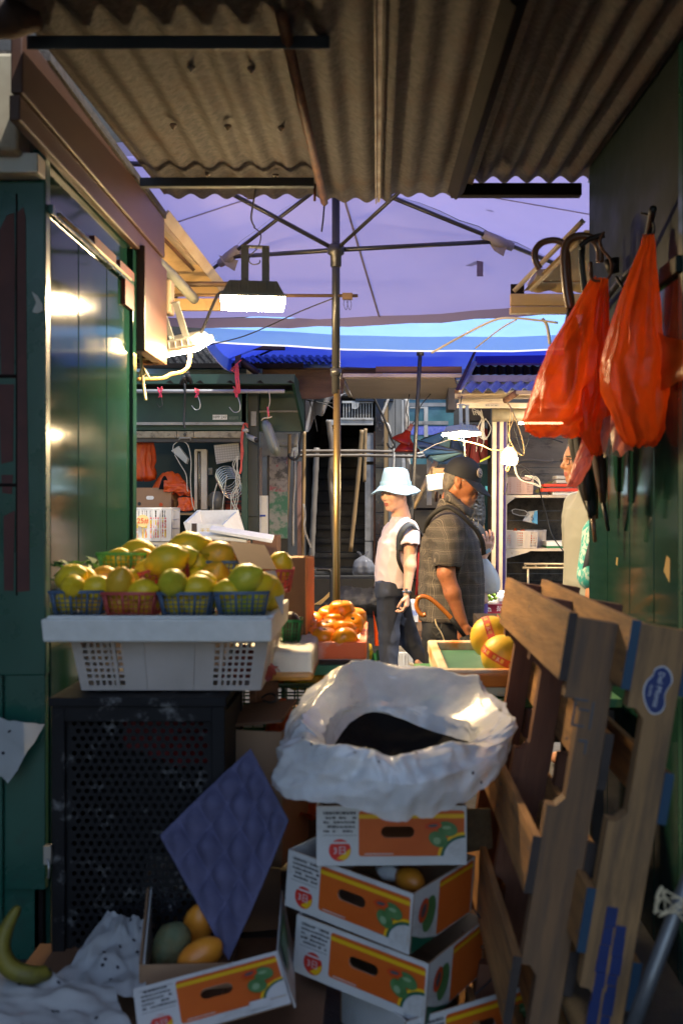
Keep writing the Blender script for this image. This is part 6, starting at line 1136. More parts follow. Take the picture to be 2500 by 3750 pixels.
m = MB(); m.grid(lambda u, v: P(1688 + 660 * u + 34 * (1 - v), 1430 - 32 * (1 - v), 8.0 - .5 * v + .4) + Vector((0, 0, .018 * math.sin(u * 2 * math.pi * 15))), 240, 4); m.build('roof_panel', [creamw], rs2)
m = MB(); m.slab(1712, 1374, 2330, 1398, 8.35, .05, 0); m.sheet([P(1662, 1438, 8.0), P(1675, 1442, 8.0), P(1742, 1290, 8.6), P(1738, 1280, 8.6)], .03, 1); m.sheet([P(1668, 1438, 8.02), P(1690, 1436, 8.02), P(1745, 1332, 8.5), P(1730, 1330, 8.5)], .02, 2); m.build('fascia', [creamw, rust, creamw], rs2)
m = MB(); m.grid(lambda u, v: P(1726 + 620 * u, 1340 + 32 * v, 8.5) + Vector((0, .03 * math.sin(u * 2 * math.pi * 20), .012 * math.sin(u * 2 * math.pi * 20) * (1 - v))), 240, 3); m.build('roof_panel', [black_steel], rs2)
m = MB(); m.sheet([P(1738, 1338, 8.7), P(2330, 1338, 8.7), P(2330, 1262, 9.2), P(1742, 1262, 9.2)], .02); m.thing('purple_awning', 'purple awning sheet above the far right stall', 'awning', [mat('purple_canvas', (.12, .08, .32), (.10, .06, .26), 3, .7, trans=.25)])
m = MB(); m.slab(1640, 1370, 1668, 1500, 8.9, .3, 0); m.thing('taped_bundle', 'dark taped trunking at the left end of the cream beams', 'trunking', [mat('duct_grey', (.06, .06, .065), (.10, .10, .105), 5, .5)]); m = MB(); m.slab(1690, 1495, 1795, 1540, 8.9, .2, 0); m.thing('wall_box', 'grimy wall box above the dark red umbrella', 'box', [concrete]); m = MB(); m.tube([P(1800, 1520, 8.2), P(2100, 1518, 8.2)], .055, 12, 0); m.thing('duct', 'dirty round duct under the cream beams', 'duct', [mat('dirty_cream_duct', (.28, .25, .18), (.16, .14, .10), 8, .6, grime=(.05, .045, .03), gscale=6)])
m = MB(); m.slab(1700, 1700, 1800, 2400, 9.0, .05, 0); m.slab(1786, 1550, 1797, 2400, 8.7, .05, 1); m.slab(1704, 1700, 1708, 2400, 8.98, .02, 2); m.tube([P(1738, 1780, 8.8), P(1738, 2300, 8.8)], .02, 8, 2); m.slab(1776, 1780, 1786, 1800, 8.96, .01, 3); m.thing('shop_door', 'dark shop door beside the purple posts', 'door', [mat('dark_teal_glass', (.012, .03, .035), rough=.12), black_steel, MATS['grey_bamboo'], mat('cyan_label', (.05, .4, .6), rough=.5)])
# goods on the shelves
pinkcr = mat('pale_pink_basket', (.62, .45, .40), (.55, .38, .33), 6, .45, trans=.25)
def scrate(label, x0, y0, x1, y1, d, mt): a, b = P(x0, y1, d), P(x1, y0, d); L = b.x - a.x; return crate('shelf_basket', label, ((a.x + b.x) / 2, d + .13, a.z), (0, 0, 0), L, .26, b.z - a.z, mt, [(.02 * L, .16 * L), (.36 * L, .54 * L), (.80 * L, .97 * L)], 4, 6, [(.03, .12)], .06, 'baskets on the far shelves', cat='basket')
scrate('pale pink basket on the upper far shelf below the bulb', 1850, 1748, 1952, 1810, 8.55, pinkcr); scrate('white basket full of orange bags on the lower far shelf', 1846, 1946, 1968, 2008, 8.5, crate_w); scrate('cream basket half hidden behind the one with orange bags', 1920, 1942, 1998, 2008, 8.8, crate_w)
m = MB(); m.grid(lambda u, v: P(1850 + 115 * u, 1990 - 62 * max(0, math.sin(math.pi * min(.999, max(.001, u)))) ** .5 * (.7 + .5 * nv((u * 5, v * 5, 3))) * math.sin(math.pi * min(.99, max(.01, v))), 8.55 + .2 * v), 24, 12); m.thing('orange_bag', 'orange bags stuffed into the white basket on the lower far shelf', 'bags', [orangebag])
m = MB(); m.slab(1858, 1765, 1940, 1806, 8.6, .12); m.thing('red_pack', 'red packs inside the pale pink basket', 'packs', [mat('red_pack', (.6, .12, .06), (.5, .3, .2), 12, .5)])
m = MB(); m.slab(1990, 1772, 2120, 1782, 8.5, .3, 0); m.slab(1985, 1788, 2120, 1800, 8.48, .3, 0); m.slab(2022, 1800, 2120, 1812, 8.5, .25, 1); m.thing('red_tray', 'stack of red trays on the upper far shelf', 'trays', [mat('red_tray', (.6, .05, .02), rough=.5), styro])
for k, (a, b) in enumerate(((1742, 1754), (1757, 1770))): m = MB(); m.slab(2036, a, 2120, b, 8.55, .2); m.thing('grey_box', ('upper' if k == 0 else 'lower') + ' of the two flat grey boxes on the far shelf', 'box', [mat('grey_box', (.42, .42, .38), rough=.6)], 'flat grey boxes', bevel=.004)
m = MB(); c = [P(1873, 1868, 8.7), P(1885, 1864, 8.7), P(1920, 1870, 8.7), P(1932, 1880, 8.7), P(1928, 1890, 8.7), P(1900, 1888, 8.7), P(1876, 1880, 8.7)]; m.tube(c, .005, 6, 0, closed=True); m.slab(1878, 1867, 1926, 1888, 8.72, .01, 1); m.thing('oval_mirror', 'oval framed plate leaning at the back of the lower far shelf', 'plate', [dirtwhite, boards_d])
m = MB(); m.sheet([P(1912, 1908, 8.7), P(1960, 1920, 8.7), P(1966, 1870, 8.75), P(1930, 1876, 8.75)], .01, 0); m.sheet([P(1945, 1912, 8.68), P(1966, 1920, 8.68), P(1966, 1872, 8.7), P(1956, 1872, 8.7)], .006, 1); m.text('5', .06, face_cam(P(1948, 1898, 8.66)), 2); m.thing('blue_booklet', 'blue and grey booklet leaning on the lower far shelf', 'booklet', [mat('booklet_grey', (.45, .45, .45), (.25, .3, .4), 20, .6), mat('booklet_blue', (.05, .2, .45), (.08, .3, .5), 20, .6), black_cable])
m = MB(); m.prism([[pxz(1955, 1800, 8.6), pxz(1990, 1772, 8.6), pxz(2030, 1758, 8.6), pxz(2000, 1785, 8.6), pxz(1968, 1806, 8.6)][::-1]], .02, 0, Matrix.Translation((0, 8.6, 0))); m.thing('green_leaf', 'dark green leaf on the upper far shelf beside the red trays', 'leaf', [stalk])
m = MB(); m.slab(2000, 1983, 2330, 2000, 8.6, .3, 0); m.slab(2000, 2000, 2330, 2008, 8.58, .3, 1); m.thing('white_tray', 'white tray with a green edge on the lower far shelf', 'tray', [styro, bk_dkgreen])
m = MB(); m.pcable([(1918, 2066, 8.4), (2330, 2066, 8.4)], .011, 8, n=2); m.pcable([(1912, 2080, 8.4), (2330, 2080, 8.4)], .011, 8, n=2); m.pcable([(1932, 2080, 8.4), (1932, 2200, 8.4)], .010, 8, n=2)
for x in (1922, 1960, 2000): m.pcable([(x, 2066, 8.4), (x, 2080, 8.4)], .008, 6, n=2)
m.thing('tube_rack', 'pale tubular rack at the foot of the far right stall', 'rack', [mat('brass_tube', (.40, .33, .22), rough=.4, metal=.5)])
m = MB(); m.pcable([(1885, 1690, 9.2), (1930, 1684, 9.2), (2010, 1690, 9.2), (2020, 1680, 9.2)], .010, 8); m.thing('wall_pole', 'thin pole lying against the far back boards', 'pole', [boards])
# lamps of the far stalls
L2 = flood('square flood lamp hanging lit in front of the dark red umbrella', P(1688, 1588, 7.6), (R(-2), 0, R(40)), glow, .20, .20, .06)
m = MB(); m.pcable([(1690, 1450, 7.8), (1684, 1500, 7.7), (1696, 1560, 7.6)], .004, 6, 1); m.pcable([(1695, 1596, 7.6), (1700, 1640, 7.7), (1704, 1690, 7.8)], .004, 6, 0); m.thing('twisted_flex', 'twisted cord of the square flood lamp', 'cord', [string_m, black_cable])
t = thing('light_bulb', 'lit pear shaped bulb hanging on a cable over the far stall', 'bulb', P(1863, 1702, 7.6)); T = Matrix.Translation(P(1863, 1702, 7.6)) @ Matrix.Rotation(R(3), 4, 'Y')
m = MB(); m.lathe([(0, 0), (.045, .002), (.060, .014), (.062, .045), (.060, .062)], 24, 0, T); m.build('glowing_end', [mat('bulb_glow', (.9, .8, .55), emit=(1., .74, .36), estr=26)], t)
m = MB(); m.lathe([(.060, .062), (.055, .09), (.042, .118), (.022, .136), (0, .137)], 24, 0, T); m.build('shell', [mat('bulb_shell', (.75, .68, .5), emit=(1., .72, .38), estr=.9)], t)
m = MB(); m.lathe([(.024, .134), (.022, .15), (.011, .165), (.011, .20), (0, .2)], 12, 0, T); m.build('socket', [black_cable], t)
m = MB(); m.slab(1900, 1545, 2060, 1553, 8.0, .03); m.thing('lamp_tube', 'lit tube lamp half hidden behind the red bags', 'lamp', [mat('tube_glow', (.9, .85, .7), emit=(1., .80, .55), estr=22)])
m = MB(); m.pcable([(1860, 1665, 7.6), (1866, 1610, 7.6), (1864, 1560, 7.6), (1870, 1500, 7.62), (1858, 1478, 7.9)], .0045, 6); m.pcable([(1868, 1500, 7.62), (1880, 1530, 7.6), (1862, 1590, 7.58), (1880, 1640, 7.56), (1905, 1664, 7.56), (1918, 1660, 7.56), (1912, 1610, 7.58), (1892, 1550, 7.6), (1872, 1500, 7.62)], .0045, 6)
m.pcable([(1860, 1702, 7.62), (1850, 1718, 7.62), (1858, 1725, 7.62), (1866, 1704, 7.62)], .004, 6); m.pcable([(1640, 1605, 7.7), (1700, 1615, 7.7), (1765, 1632, 7.65), (1800, 1648, 7.62), (1840, 1648, 7.6), (1856, 1640, 7.6)], .0045, 6)
m.pcable([(1950, 1570, 7.8), (1990, 1580, 7.8), (2030, 1584, 7.8), (2070, 1565, 7.8), (2100, 1560, 7.8)], .004, 6); m.thing('yellow_cable', 'yellowed cable looped round the hanging bulb', 'cable', [yellow_cable])
m = MB(); random.seed(31)
for k in range(4): m.pcable([(1735 + 8 * k, 1520, 8.3), (1742 + random.uniform(-12, 20), 1500 + random.uniform(-6, 10), 8.3), (1770 + random.uniform(-10, 10), 1530, 8.28), (1740 + random.uniform(-8, 30), 1580, 8.28), (1775 + random.uniform(-10, 14), 1610, 8.28), (1790 + random.uniform(-30, 8), 1570, 8.28), (1776, 1532, 8.3)], .004, 6)
m.pcable([(1752, 1560, 8.28), (1748, 1600, 8.28), (1742, 1655, 8.28)], .004, 6); m.pcable([(1765, 1540, 8.28), (1772, 1600, 8.28), (1760, 1655, 8.28)], .004, 6); m.pcable([(1530, 1662, 8.2), (1570, 1640, 8.2), (1600, 1625, 8.2), (1690, 1595, 8.2)], .004, 6); m.thing('white_cable', 'loops of white cable in front of the dark red umbrella', 'cable', [dirtwhite])
m = MB(); m.pcable([(1880, 1560, 7.7), (1896, 1620, 7.7), (1912, 1655, 7.7), (1920, 1650, 7.7), (1938, 1600, 7.7), (1946, 1560, 7.7)], .004, 6); m.pcable([(1955, 1575, 7.8), (2000, 1600, 7.8), (2060, 1620, 7.8)], .006, 6)
m.pcable([(1860, 1700, 8.1), (1848, 1760, 8.1), (1842, 1800, 8.1), (1850, 1808, 8.1), (1856, 1770, 8.1)], .0045, 6); m.pcable([(1895, 1700, 8.1), (1930, 1720, 8.1), (1950, 1735, 8.1), (1940, 1760, 8.1), (1905, 1750, 8.1), (1920, 1722, 8.1), (1965, 1770, 8.1), (1975, 1800, 8.2), (2000, 1890, 8.3), (2020, 1960, 8.3), (2062, 2020, 8.3)], .005, 6); m.thing('black_cable', 'black cable hanging across the far shelves', 'cable', [black_cable])
m = MB(); random.seed(33)
for k in range(3): m.pcable([(1880 + 3 * k, 1704, 8.0), (1888 + 2 * k, 1735, 8.0), (1905 + random.uniform(-5, 10), 1760, 8.0), (1950 + random.uniform(-10, 15), 1772, 8.0), (1978, 1780 + 3 * k, 8.0), (1965, 1748 + 6 * k, 8.0), (1920, 1742, 8.0)], .0035, 6)
m.thing('pale_cable', 'coil of pale cable above the pale pink basket', 'cable', [MATS['pale_cable']])
# fruit counter behind the melon tray
m = MB(); m.slab(1700, 2206, 2330, 2216, 6.75, .5, 0); m.slab(1700, 2255, 2330, 2420, 6.9, .4, 1); m.thing('fruit_counter', 'pale counter behind the melons carrying limes and the red carton', 'counter', [styro, mat('pale_counter', (.45, .44, .42), (.35, .34, .33), 5, .6)])
t = thing('red_carton', 'crimson carton with white handwritten 20 behind the melons', 'carton', P(1850, 2252, 6.8)); m = MB(); m.slab(1772, 2214, 1866, 2251, 6.72, .3, 0); m.slab(1768, 2250, 1900, 2256, 6.70, .32, 1); m.build('body', [mat('crimson_card', (.24, .008, .025), (.20, .006, .02), 5, .5), styro], t)
m = MB(); m.text('20', .028, face_cam(P(1824, 2233, 6.716)), 0); m.text('蜜瓜特選', .016, face_cam(P(1836, 2223, 6.716)), 0); m.text('8元', .018, face_cam(P(1848, 2233, 6.716)), 0); m.text('農業', .018, face_cam(P(1790, 2237, 6.716)), 0); m.prism([[pxz(1780, 2231, 6.716), pxz(1786, 2224, 6.716), pxz(1794, 2226, 6.716), pxz(1798, 2231, 6.716)][::-1]], .001, 0, Matrix.Translation((0, 6.716, 0))); m.build('writing', [mat('chalk_white', (.7, .62, .6), rough=.7)], t)
lime = mat('lime_skin', (.26, .38, .02), (.18, .30, .02), 12, .35); random.seed(6); LM = None
lm = fruit_mesh('round').mesh('lime', [lime])
for x, y in ((1790, 2185), (1803, 2176), (1812, 2190), (1798, 2194), (1785, 2196), (1808, 2180), (1871, 2164), (1863, 2168)): o = bpy.data.objects.new('lime', lm); COL.objects.link(o); o.location = P(x, y, 6.72); o.scale = (.36,) * 3; tag(o, 'green lime in the open bag behind the melons' if x < 1850 else 'green lime at the back behind the white packs', 'lime', 'limes in the open bag' if x < 1850 else 'limes behind the packs')
m = MB(); m.grid(lambda u, v: P(1782 + 44 * u, 2206 - 16 * v + 6 * nv((u * 5, v * 4, 2)), 6.70 + .2 * v), 10, 6); m.thing('lime_bag', 'open white plastic bag holding the limes', 'bag', [clear_film('lime_film', (.7, .7, .68), .3)])
for k, (x0, y0, x1, y1, d, lb) in enumerate(((1822, 2184, 1880, 2208, 6.74, 'white packet nearest the limes on the fruit counter'), (1826, 2168, 1885, 2182, 6.95, 'white packet at the back of the fruit counter'))): m = MB(); m.slab(x0, y0, x1, y1, d, .14); m.thing('white_packet', lb, 'packet', [mat('white_pack', (.75, .74, .70), (.65, .62, .6), 8, .5)], 'white packets', bevel=.012)
m = MB(); random.seed(12)
for k in range(16):
    a = P(random.uniform(1850, 1885), random.uniform(2285, 2310), 4.3); b = P(random.uniform(1818, 1862), random.uniform(2242, 2275), 4.4); m.cable([a, a.lerp(b, .5) + Vector((0, 0, .006 * random.random())), b], .0028, 5, k % 2)
for k in range(10): a = P(1848 + 4.2 * k, 2278 + 3.5 * k, 4.25); m.tube([a, a + Vector((.02, .0, .008)), a + Vector((.035, 0, -.005))], [.008, .009, .004], 6, 2)
m.thing('chilli_bunch', 'bunch of red and green chillies with ginger beside the melons', 'chillies', [mat('chilli_red', (.6, .05, .02), rough=.3), mat('chilli_green', (.04, .12, .03), rough=.4), mat('ginger', (.45, .22, .12), (.35, .16, .09), 20, .7)])
m = MB(); m.box((.62, 4.4, .62), (.35, .4, .5)); m.thing('side_crate', 'dark crate supporting the chillies beside the melon bench', 'crate', [bench])
# on the ground behind the woman
wcrate('white lattice crate standing on the ground behind the walking woman', 1455, 2390, 1510, 2478, 7.4)
m = MB(); m.slab(1505, 2278, 1570, 2400, 7.5, .3, 0); q = P(1535, 2318, 7.498); m.prism([stadium(q.x, q.z, .09, .036)], .002, 1, Matrix.Translation((0, q.y - .002, 0))); m.thing('carton', 'brown carton with a hand hole standing behind the walking woman', 'carton', [card, card_dk])
m = MB(); m.slab(1505, 2205, 1530, 2278, 7.45, .25, 0); m.slab(1530, 2215, 1575, 2278, 7.5, .25, 1); m.text('鮮', .05, face_cam(P(1517, 2247, 7.44)), 2); m.thing('carton', 'small pale carton with blue writing behind the walking woman', 'carton', [styro, card_or_lit, MATS['print_blue']], bevel=.003)
m = MB(); m.slab(1440, 2470, 1600, 2520, 7.6, .5); m.thing('carton', 'low brown carton on the ground behind the white crate', 'carton', [card_dk])
m = MB(); m.grid(lambda u, v: P(1352 + 34 * u + 8 * v, 2385 + 95 * v, 4.3) + Vector((0, .02 * math.sin(u * 6), .01 * math.sin(u * 9))), 8, 8); m.thing('green_leaves', 'green spring onion tops beside the persimmon tray', 'leaves', [mat('onion_green', (.02, .14, .07), (.03, .18, .06), 9, .4)])
m = MB(); m.lathe([(0, 0), (.022, .01), (.028, .04), (.02, .07), (0, .075)], 12, 0, Matrix.Translation(P(1342, 2420, 4.2))); m.thing('yellow_pepper', 'yellow pepper beside the persimmon tray', 'pepper', [lemon_a])
m = MB(); m.box((-.055, 4.2, .35), (.08, .16, .69)); m.thing('low_stand', 'low dark stand behind the persimmon bench', 'stand', [bench])
# ------------------------------------------------------------------ figures: bodies and clothes grown as one smooth surface each
class Field:
    """a sampled distance field; primitives are blended smoothly, then turned into one closed surface"""
    def __init__(s, lo, hi, h):
        s.lo = np.array(lo, float); s.h = h; s.n = np.ceil((np.array(hi) - s.lo) / h).astype(int) + 1
        s.a = np.full(s.n, 1.0, np.float32); s.T = Matrix()
    def _win(s, lo, hi):
        i0 = np.clip(np.floor((lo - s.lo) / s.h).astype(int), 0, s.n); i1 = np.clip(np.ceil((hi - s.lo) / s.h).astype(int) + 1, 0, s.n)
        if (i1 <= i0).any(): return None
        ax = [s.lo[k] + s.h * np.arange(i0[k], i1[k]) for k in range(3)]
        return (slice(i0[0], i1[0]), slice(i0[1], i1[1]), slice(i0[2], i1[2])), np.meshgrid(*ax, indexing='ij')
    def _put(s, w_, d, k, op='add'):
        v = s.a[w_]
        if op == 'sub': d = -d; h = np.maximum(k - np.abs(v - d), 0) / max(k, 1e-6); s.a[w_] = np.maximum(v, d) + h * h * k / 4
        else: h = np.maximum(k - np.abs(v - d), 0) / max(k, 1e-6); s.a[w_] = np.minimum(v, d) - h * h * k / 4
    def cap(s, p, q, r0, r1=None, k=.02, op='add'):
        p = np.array(s.T @ Vector(p)); q = np.array(s.T @ Vector(q)); r1 = r0 if r1 is None else r1; pad = max(r0, r1) + k + .03
        W = s._win(np.minimum(p, q) - pad, np.maximum(p, q) + pad)
        if W is None: return s
        w_, (X, Y, Z) = W; b = q - p; bb = max(b @ b, 1e-9); t = np.clip(((X - p[0]) * b[0] + (Y - p[1]) * b[1] + (Z - p[2]) * b[2]) / bb, 0, 1)
        d = np.sqrt((X - p[0] - t * b[0]) ** 2 + (Y - p[1] - t * b[1]) ** 2 + (Z - p[2] - t * b[2]) ** 2) - (r0 + (r1 - r0) * t); s._put(w_, d, k, op); return s
    def ell(s, c, r, k=.02, op='add', rot=None):
        M = s.T @ Matrix.Translation(c) @ (Euler(rot).to_matrix().to_4x4() if rot else Matrix()); inv = M.inverted(); c = np.array(M.translation); pad = max(r) + k + .03
        W = s._win(c - pad, c + pad)
        if W is None: return s
        w_, (X, Y, Z) = W; L = [inv[i][0] * X + inv[i][1] * Y + inv[i][2] * Z + inv[i][3] for i in range(3)]
        k0 = np.sqrt(sum((L[i] / r[i]) ** 2 for i in range(3))); k1 = np.sqrt(sum((L[i] / r[i] ** 2) ** 2 for i in range(3))) + 1e-6
        s._put(w_, k0 * (k0 - 1) / k1, k, op); return s
    def stack(s, rows, k=.02, op='add'):
        """a trunk: rows of (x, y, z, rx, ry) from bottom to top, in the frame s.T"""
        rows = sorted(rows, key=lambda r: r[2]); z = np.array([r[2] for r in rows]); inv = s.T.inverted()
        pts = [s.T @ Vector((r[0] + a * r[3], r[1] + b * r[4], r[2])) for r in rows for a in (-1, 1) for b in (-1, 1)]
        lo = np.min([tuple(p) for p in pts], 0) - .06 - k; hi = np.max([tuple(p) for p in pts], 0) + .06 + k; W = s._win(lo, hi)
        if W is None: return s
        w_, (X, Y, Z) = W; L = [inv[i][0] * X + inv[i][1] * Y + inv[i][2] * Z + inv[i][3] for i in range(3)]
        c = [np.interp(L[2], z, [r[i] for r in rows]) for i in (0, 1, 3, 4)]
        q = np.sqrt(((L[0] - c[0]) / c[2]) ** 2 + ((L[1] - c[1]) / c[3]) ** 2); d = (q - 1) * np.minimum(c[2], c[3])
        d = np.maximum(d, np.maximum(z[0] - L[2], L[2] - z[-1])); s._put(w_, d, k, op); return s
    def cut(s, p, n):
        """keep the side that n points away from"""
        p = s.T @ Vector(p); n = (s.T.to_3x3() @ Vector(n)).normalized(); ax = [s.lo[k] + s.h * np.arange(s.n[k]) for k in range(3)]
        X, Y, Z = np.meshgrid(*ax, indexing='ij', sparse=True); s.a = np.maximum(s.a, ((X - p.x) * n.x + (Y - p.y) * n.y + (Z - p.z) * n.z).astype(np.float32)); return s
    def ripple(s, fn):
        ax = [s.lo[k] + s.h * np.arange(s.n[k]) for k in range(3)]; X, Y, Z = np.meshgrid(*ax, indexing='ij', sparse=True); s.a = s.a + fn(X, Y, Z).astype(np.float32); return s
    def surface(s):
        a = s.a; ins = a < 0; n = s.n
        cs = [(i, j, k) for i in (0, 1) for j in (0, 1) for k in (0, 1)]
        sh = lambda A, c: A[c[0]:n[0] - 1 + c[0], c[1]:n[1] - 1 + c[1], c[2]:n[2] - 1 + c[2]]
        cnt = sum(sh(ins, c).astype(np.int8) for c in cs); act = (cnt > 0) & (cnt < 8); ix = np.argwhere(act); idx = np.full(act.shape, -1, np.int64); idx[act] = np.arange(len(ix))
        V = {c: a[ix[:, 0] + c[0], ix[:, 1] + c[1], ix[:, 2] + c[2]] for c in cs}; acc = np.zeros((len(ix), 3)); m_ = np.zeros(len(ix))
        for c in cs:
            for ax in range(3):
                if c[ax] == 0:
                    e = list(c); e[ax] = 1; e = tuple(e); f = (V[c] < 0) != (V[e] < 0); t = np.where(f, V[c] / np.where(f, V[c] - V[e], 1), 0)
                    for q in range(3): acc[:, q] += np.where(f, c[q] + (t if q == ax else 0), 0)
                    m_ += f
        pts = s.lo + s.h * (ix + acc / m_[:, None]); quads = []
        for ax in range(3):
            o1, o2 = (ax + 1) % 3, (ax + 2) % 3; sl = [slice(1, -1)] * 3; sl[ax] = slice(0, n[ax] - 1); s2 = list(sl); s2[ax] = slice(1, n[ax])
            A, B = ins[tuple(sl)], ins[tuple(s2)]; e = np.argwhere(A != B); off = np.array([1, 1, 1]); off[ax] = 0; g = e + off
            if not len(e): continue
            def cell(d1, d2): q = g.copy(); q[:, o1] += d1; q[:, o2] += d2; return idx[q[:, 0], q[:, 1], q[:, 2]]
            qd = np.stack([cell(-1, -1), cell(0, -1), cell(0, 0), cell(-1, 0)], 1); fl = ~A[e[:, 0] + (0 if ax == 0 else 1), e[:, 1] + (0 if ax == 1 else 1), e[:, 2] + (0 if ax == 2 else 1)] if False else ~A[A != B]
            qd[fl] = qd[fl][:, ::-1]; quads.append(qd)
        return pts, np.concatenate(quads)
    def mb(s, paint=None):
        p, q = s.surface(); m = MB(); m.v = [tuple(x) for x in p]; m.f = [tuple(int(i) for i in f) for f in q]; m.s = [True] * len(m.f); m.m = [0] * len(m.f)
        if paint:
            c = p[q].mean(1)
            for mi, fn in paint: 
                for i in np.nonzero(fn(c))[0]: m.m[i] = mi
        return m
def frame(o, fwd, up=(0, 0, 1)):
    f = Vector(fwd).normalized(); u = Vector(up); l = u.cross(f).normalized(); u = f.cross(l).normalized()
    M = Matrix(((f.x, l.x, u.x, o[0]), (f.y, l.y, u.y, o[1]), (f.z, l.z, u.z, o[2]), (0, 0, 0, 1))); return M
def head(F, T, s=1., nose=1., jaw=1., old=False):
    F.T = T @ Matrix.Scale(s, 4) if s != 1 else T
    F.ell((-.012, 0, .035), (.096, .076, .086), .01); F.ell((.028, 0, -.03), (.066, .060, .085), .03); F.ell((.012, 0, .0), (.082, .070, .075), .03)
    for g in (-1, 1): F.cap((-.015, .052 * g, -.055), (.058, .018 * g, -.098), .021, .017 * jaw, .03); F.ell((.062, .040 * g, -.022), (.026, .024, .024), .03)
    F.ell((.074, 0, -.100), (.019, .022, .017), .02)
    for g in (-1, 1): F.cap((.082, .008 * g, .020), (.068, .044 * g, .018), .010, .009, .015); F.ell((.092, .032 * g, .002), (.013, .017, .010), .012, 'sub'); F.ell((.0715, .031 * g, .001), (.013, .016, .0125), .004)
    F.cap((.088, 0, .014), (.108 + .004 * nose, 0, -.026), .0075, .0115 * nose, .012); F.ell((.099, 0, -.034), (.014, .012, .008), .01)
    for g in (-1, 1): F.ell((.094, .0135 * g, -.034), (.012, .0085 * nose, .009), .008)
    F.ell((.083, 0, -.066), (.016, .026, .018), .02)
    F.cap((.088, -.019, -.063), (.098, 0, -.060), .0055, .0065, .006); F.cap((.088, .019, -.063), (.098, 0, -.060), .0055, .0065, .006); F.cap((.087, -.015, -.074), (.095, 0, -.0745), .006, .0072, .006); F.cap((.087, .015, -.074), (.095, 0, -.0745), .006, .0072, .006)
    F.cap((.100, -.022, -.0675), (.103, 0, -.0672), .0018, .0022, .003, 'sub'); F.cap((.100, .022, -.0675), (.103, 0, -.0672), .0018, .0022, .003, 'sub')
    for g in (-1, 1):
        F.ell((-.012, .080 * g, -.004), (.019, .0095, .033), .006, rot=(0, -.25, .25 * g)); F.ell((-.004, .090 * g, .004), (.011, .006, .020), .004, 'sub', rot=(0, -.25, 0)); F.ell((.0, .074 * g, -.032), (.010, .008, .012), .006)
        if old: F.cap((.088, .020 * g, -.036), (.078, .034 * g, -.075), .0015, .0015, .008, 'sub'); F.cap((.070, .052 * g, .002), (.058, .060 * g, -.008), .001, .001, .006, 'sub'); F.cap((.055, .04 * g, -.10), (.01, .05 * g, -.12), .012, .012, .02)
    F.cap((-.022, 0, -.07), (-.045, 0, -.175), .052, .058, .03); F.T = Matrix()
def face_paint(T):
    inv = np.array(T.inverted())
    def loc(c): return c @ inv[:3, :3].T + inv[:3, 3]
    lip = lambda c: (lambda q: ((q[:, 0] > .082) & (np.abs(q[:, 1]) < .021) & (q[:, 2] < -.056) & (q[:, 2] > -.081)))(loc(c))
    brow = lambda c: (lambda q: ((q[:, 0] > .066) & (np.abs(np.abs(q[:, 1]) - .030) < .017) & (np.abs(q[:, 2] - .0235 + .08 * (np.abs(q[:, 1]) - .03)) < .0042)))(loc(c))
    return [(1, lip), (2, brow)]
def eyes(T, parent, name='eye'):
    for g in (-1, 1):
        m = MB(); c = Vector((.0745, .031 * g, .0005)); m.lathe([(.0118 * math.sin(math.pi * i / 8), -.0118 * math.cos(math.pi * i / 8)) for i in range(9)], 12, 0, T @ Matrix.Translation(c) @ Matrix.Scale(.95, 4))
        m.lathe([(0, .0121), (.0058, .0106), (.0062, .0100)][::-1], 10, 1, T @ Matrix.Translation(c) @ Matrix.Rotation(R(90), 4, 'Y')); m.build('eye', [eyew, eyed], parent)
def hand(F, wrist, fwd, palm, side=1, curl=(.5, .7, .5), s=1., spread=.05, thumb=.5):
    """palm, four jointed fingers and a thumb; fwd along the fingers, palm the way the palm faces, side +1 when the thumb lies to fwd x palm"""
    f = Vector(fwd).normalized(); p = Vector(palm); p = (p - f * p.dot(f)).normalized(); l = f.cross(p) * side; w = Vector(wrist)
    for k, (o, ln) in enumerate(((.026, .080), (.009, .084), (-.008, .080), (-.024, .072))):
        kn = w + f * ln * s + l * o * s; F.cap(w + l * o * .45 * s, kn, .0145 * s, .0115 * s, .012); q = kn; a = 0; d = f
        for j, (sl, r) in enumerate(((.040, .0088), (.026, .0080), (.020, .0072))):
            sl *= (1., 1.08, 1., .82)[k]; a += curl[j] * (1 + .06 * k); d = f * math.cos(a) + p * math.sin(a) + l * spread * (1.5 - k) * (1 if j == 0 else 0); e = q + d * sl * s; F.cap(q, e, r * s, (r - .0008) * s, .003); q = e
    b = w + f * .022 * s + l * .020 * s; d1 = (f * .62 + l * .62 + p * .48 * thumb * 2).normalized(); e = b + d1 * .042 * s; d2 = (f * .85 + l * (.35 - .5 * thumb) + p * .55 * thumb * 2).normalized(); F.cap(b, e, .0145 * s, .0105 * s, .012); F.cap(e, e + d2 * .030 * s, .0100 * s, .0088 * s, .003); F.cap(e + d2 * .030 * s, e + d2 * .052 * s, .0088 * s, .0072 * s, .003)
def folds(amp, fr, seed, dirn=(0, 0, 1)):
    rs = np.random.RandomState(seed); W = [(rs.normal(size=3) * fr + np.array(dirn) * fr * 1.5, rs.rand() * 6.3) for _ in range(5)]
    def fn(X, Y, Z):
        s_ = 0
        for k, ph in W: s_ = s_ + np.sin(k[0] * X + k[1] * Y + k[2] * Z + ph + 1.6 * np.sin(k[1] * .6 * X + k[2] * .45 * Z + ph * 2))
        return amp * (np.abs(s_) / 2.2 - .6)
    return fn
skin_w = mat('skin_pale', (.76, .45, .31), (.70, .38, .25), 14, .5, sss=.12, bump=.05, bscale=90); skin_o = mat('skin_tan', (.44, .17, .075), (.36, .125, .055), 16, .5, sss=.1, bump=.22, bscale=70, grime=(.20, .07, .035), gscale=22, glo=.56, ghi=.74)
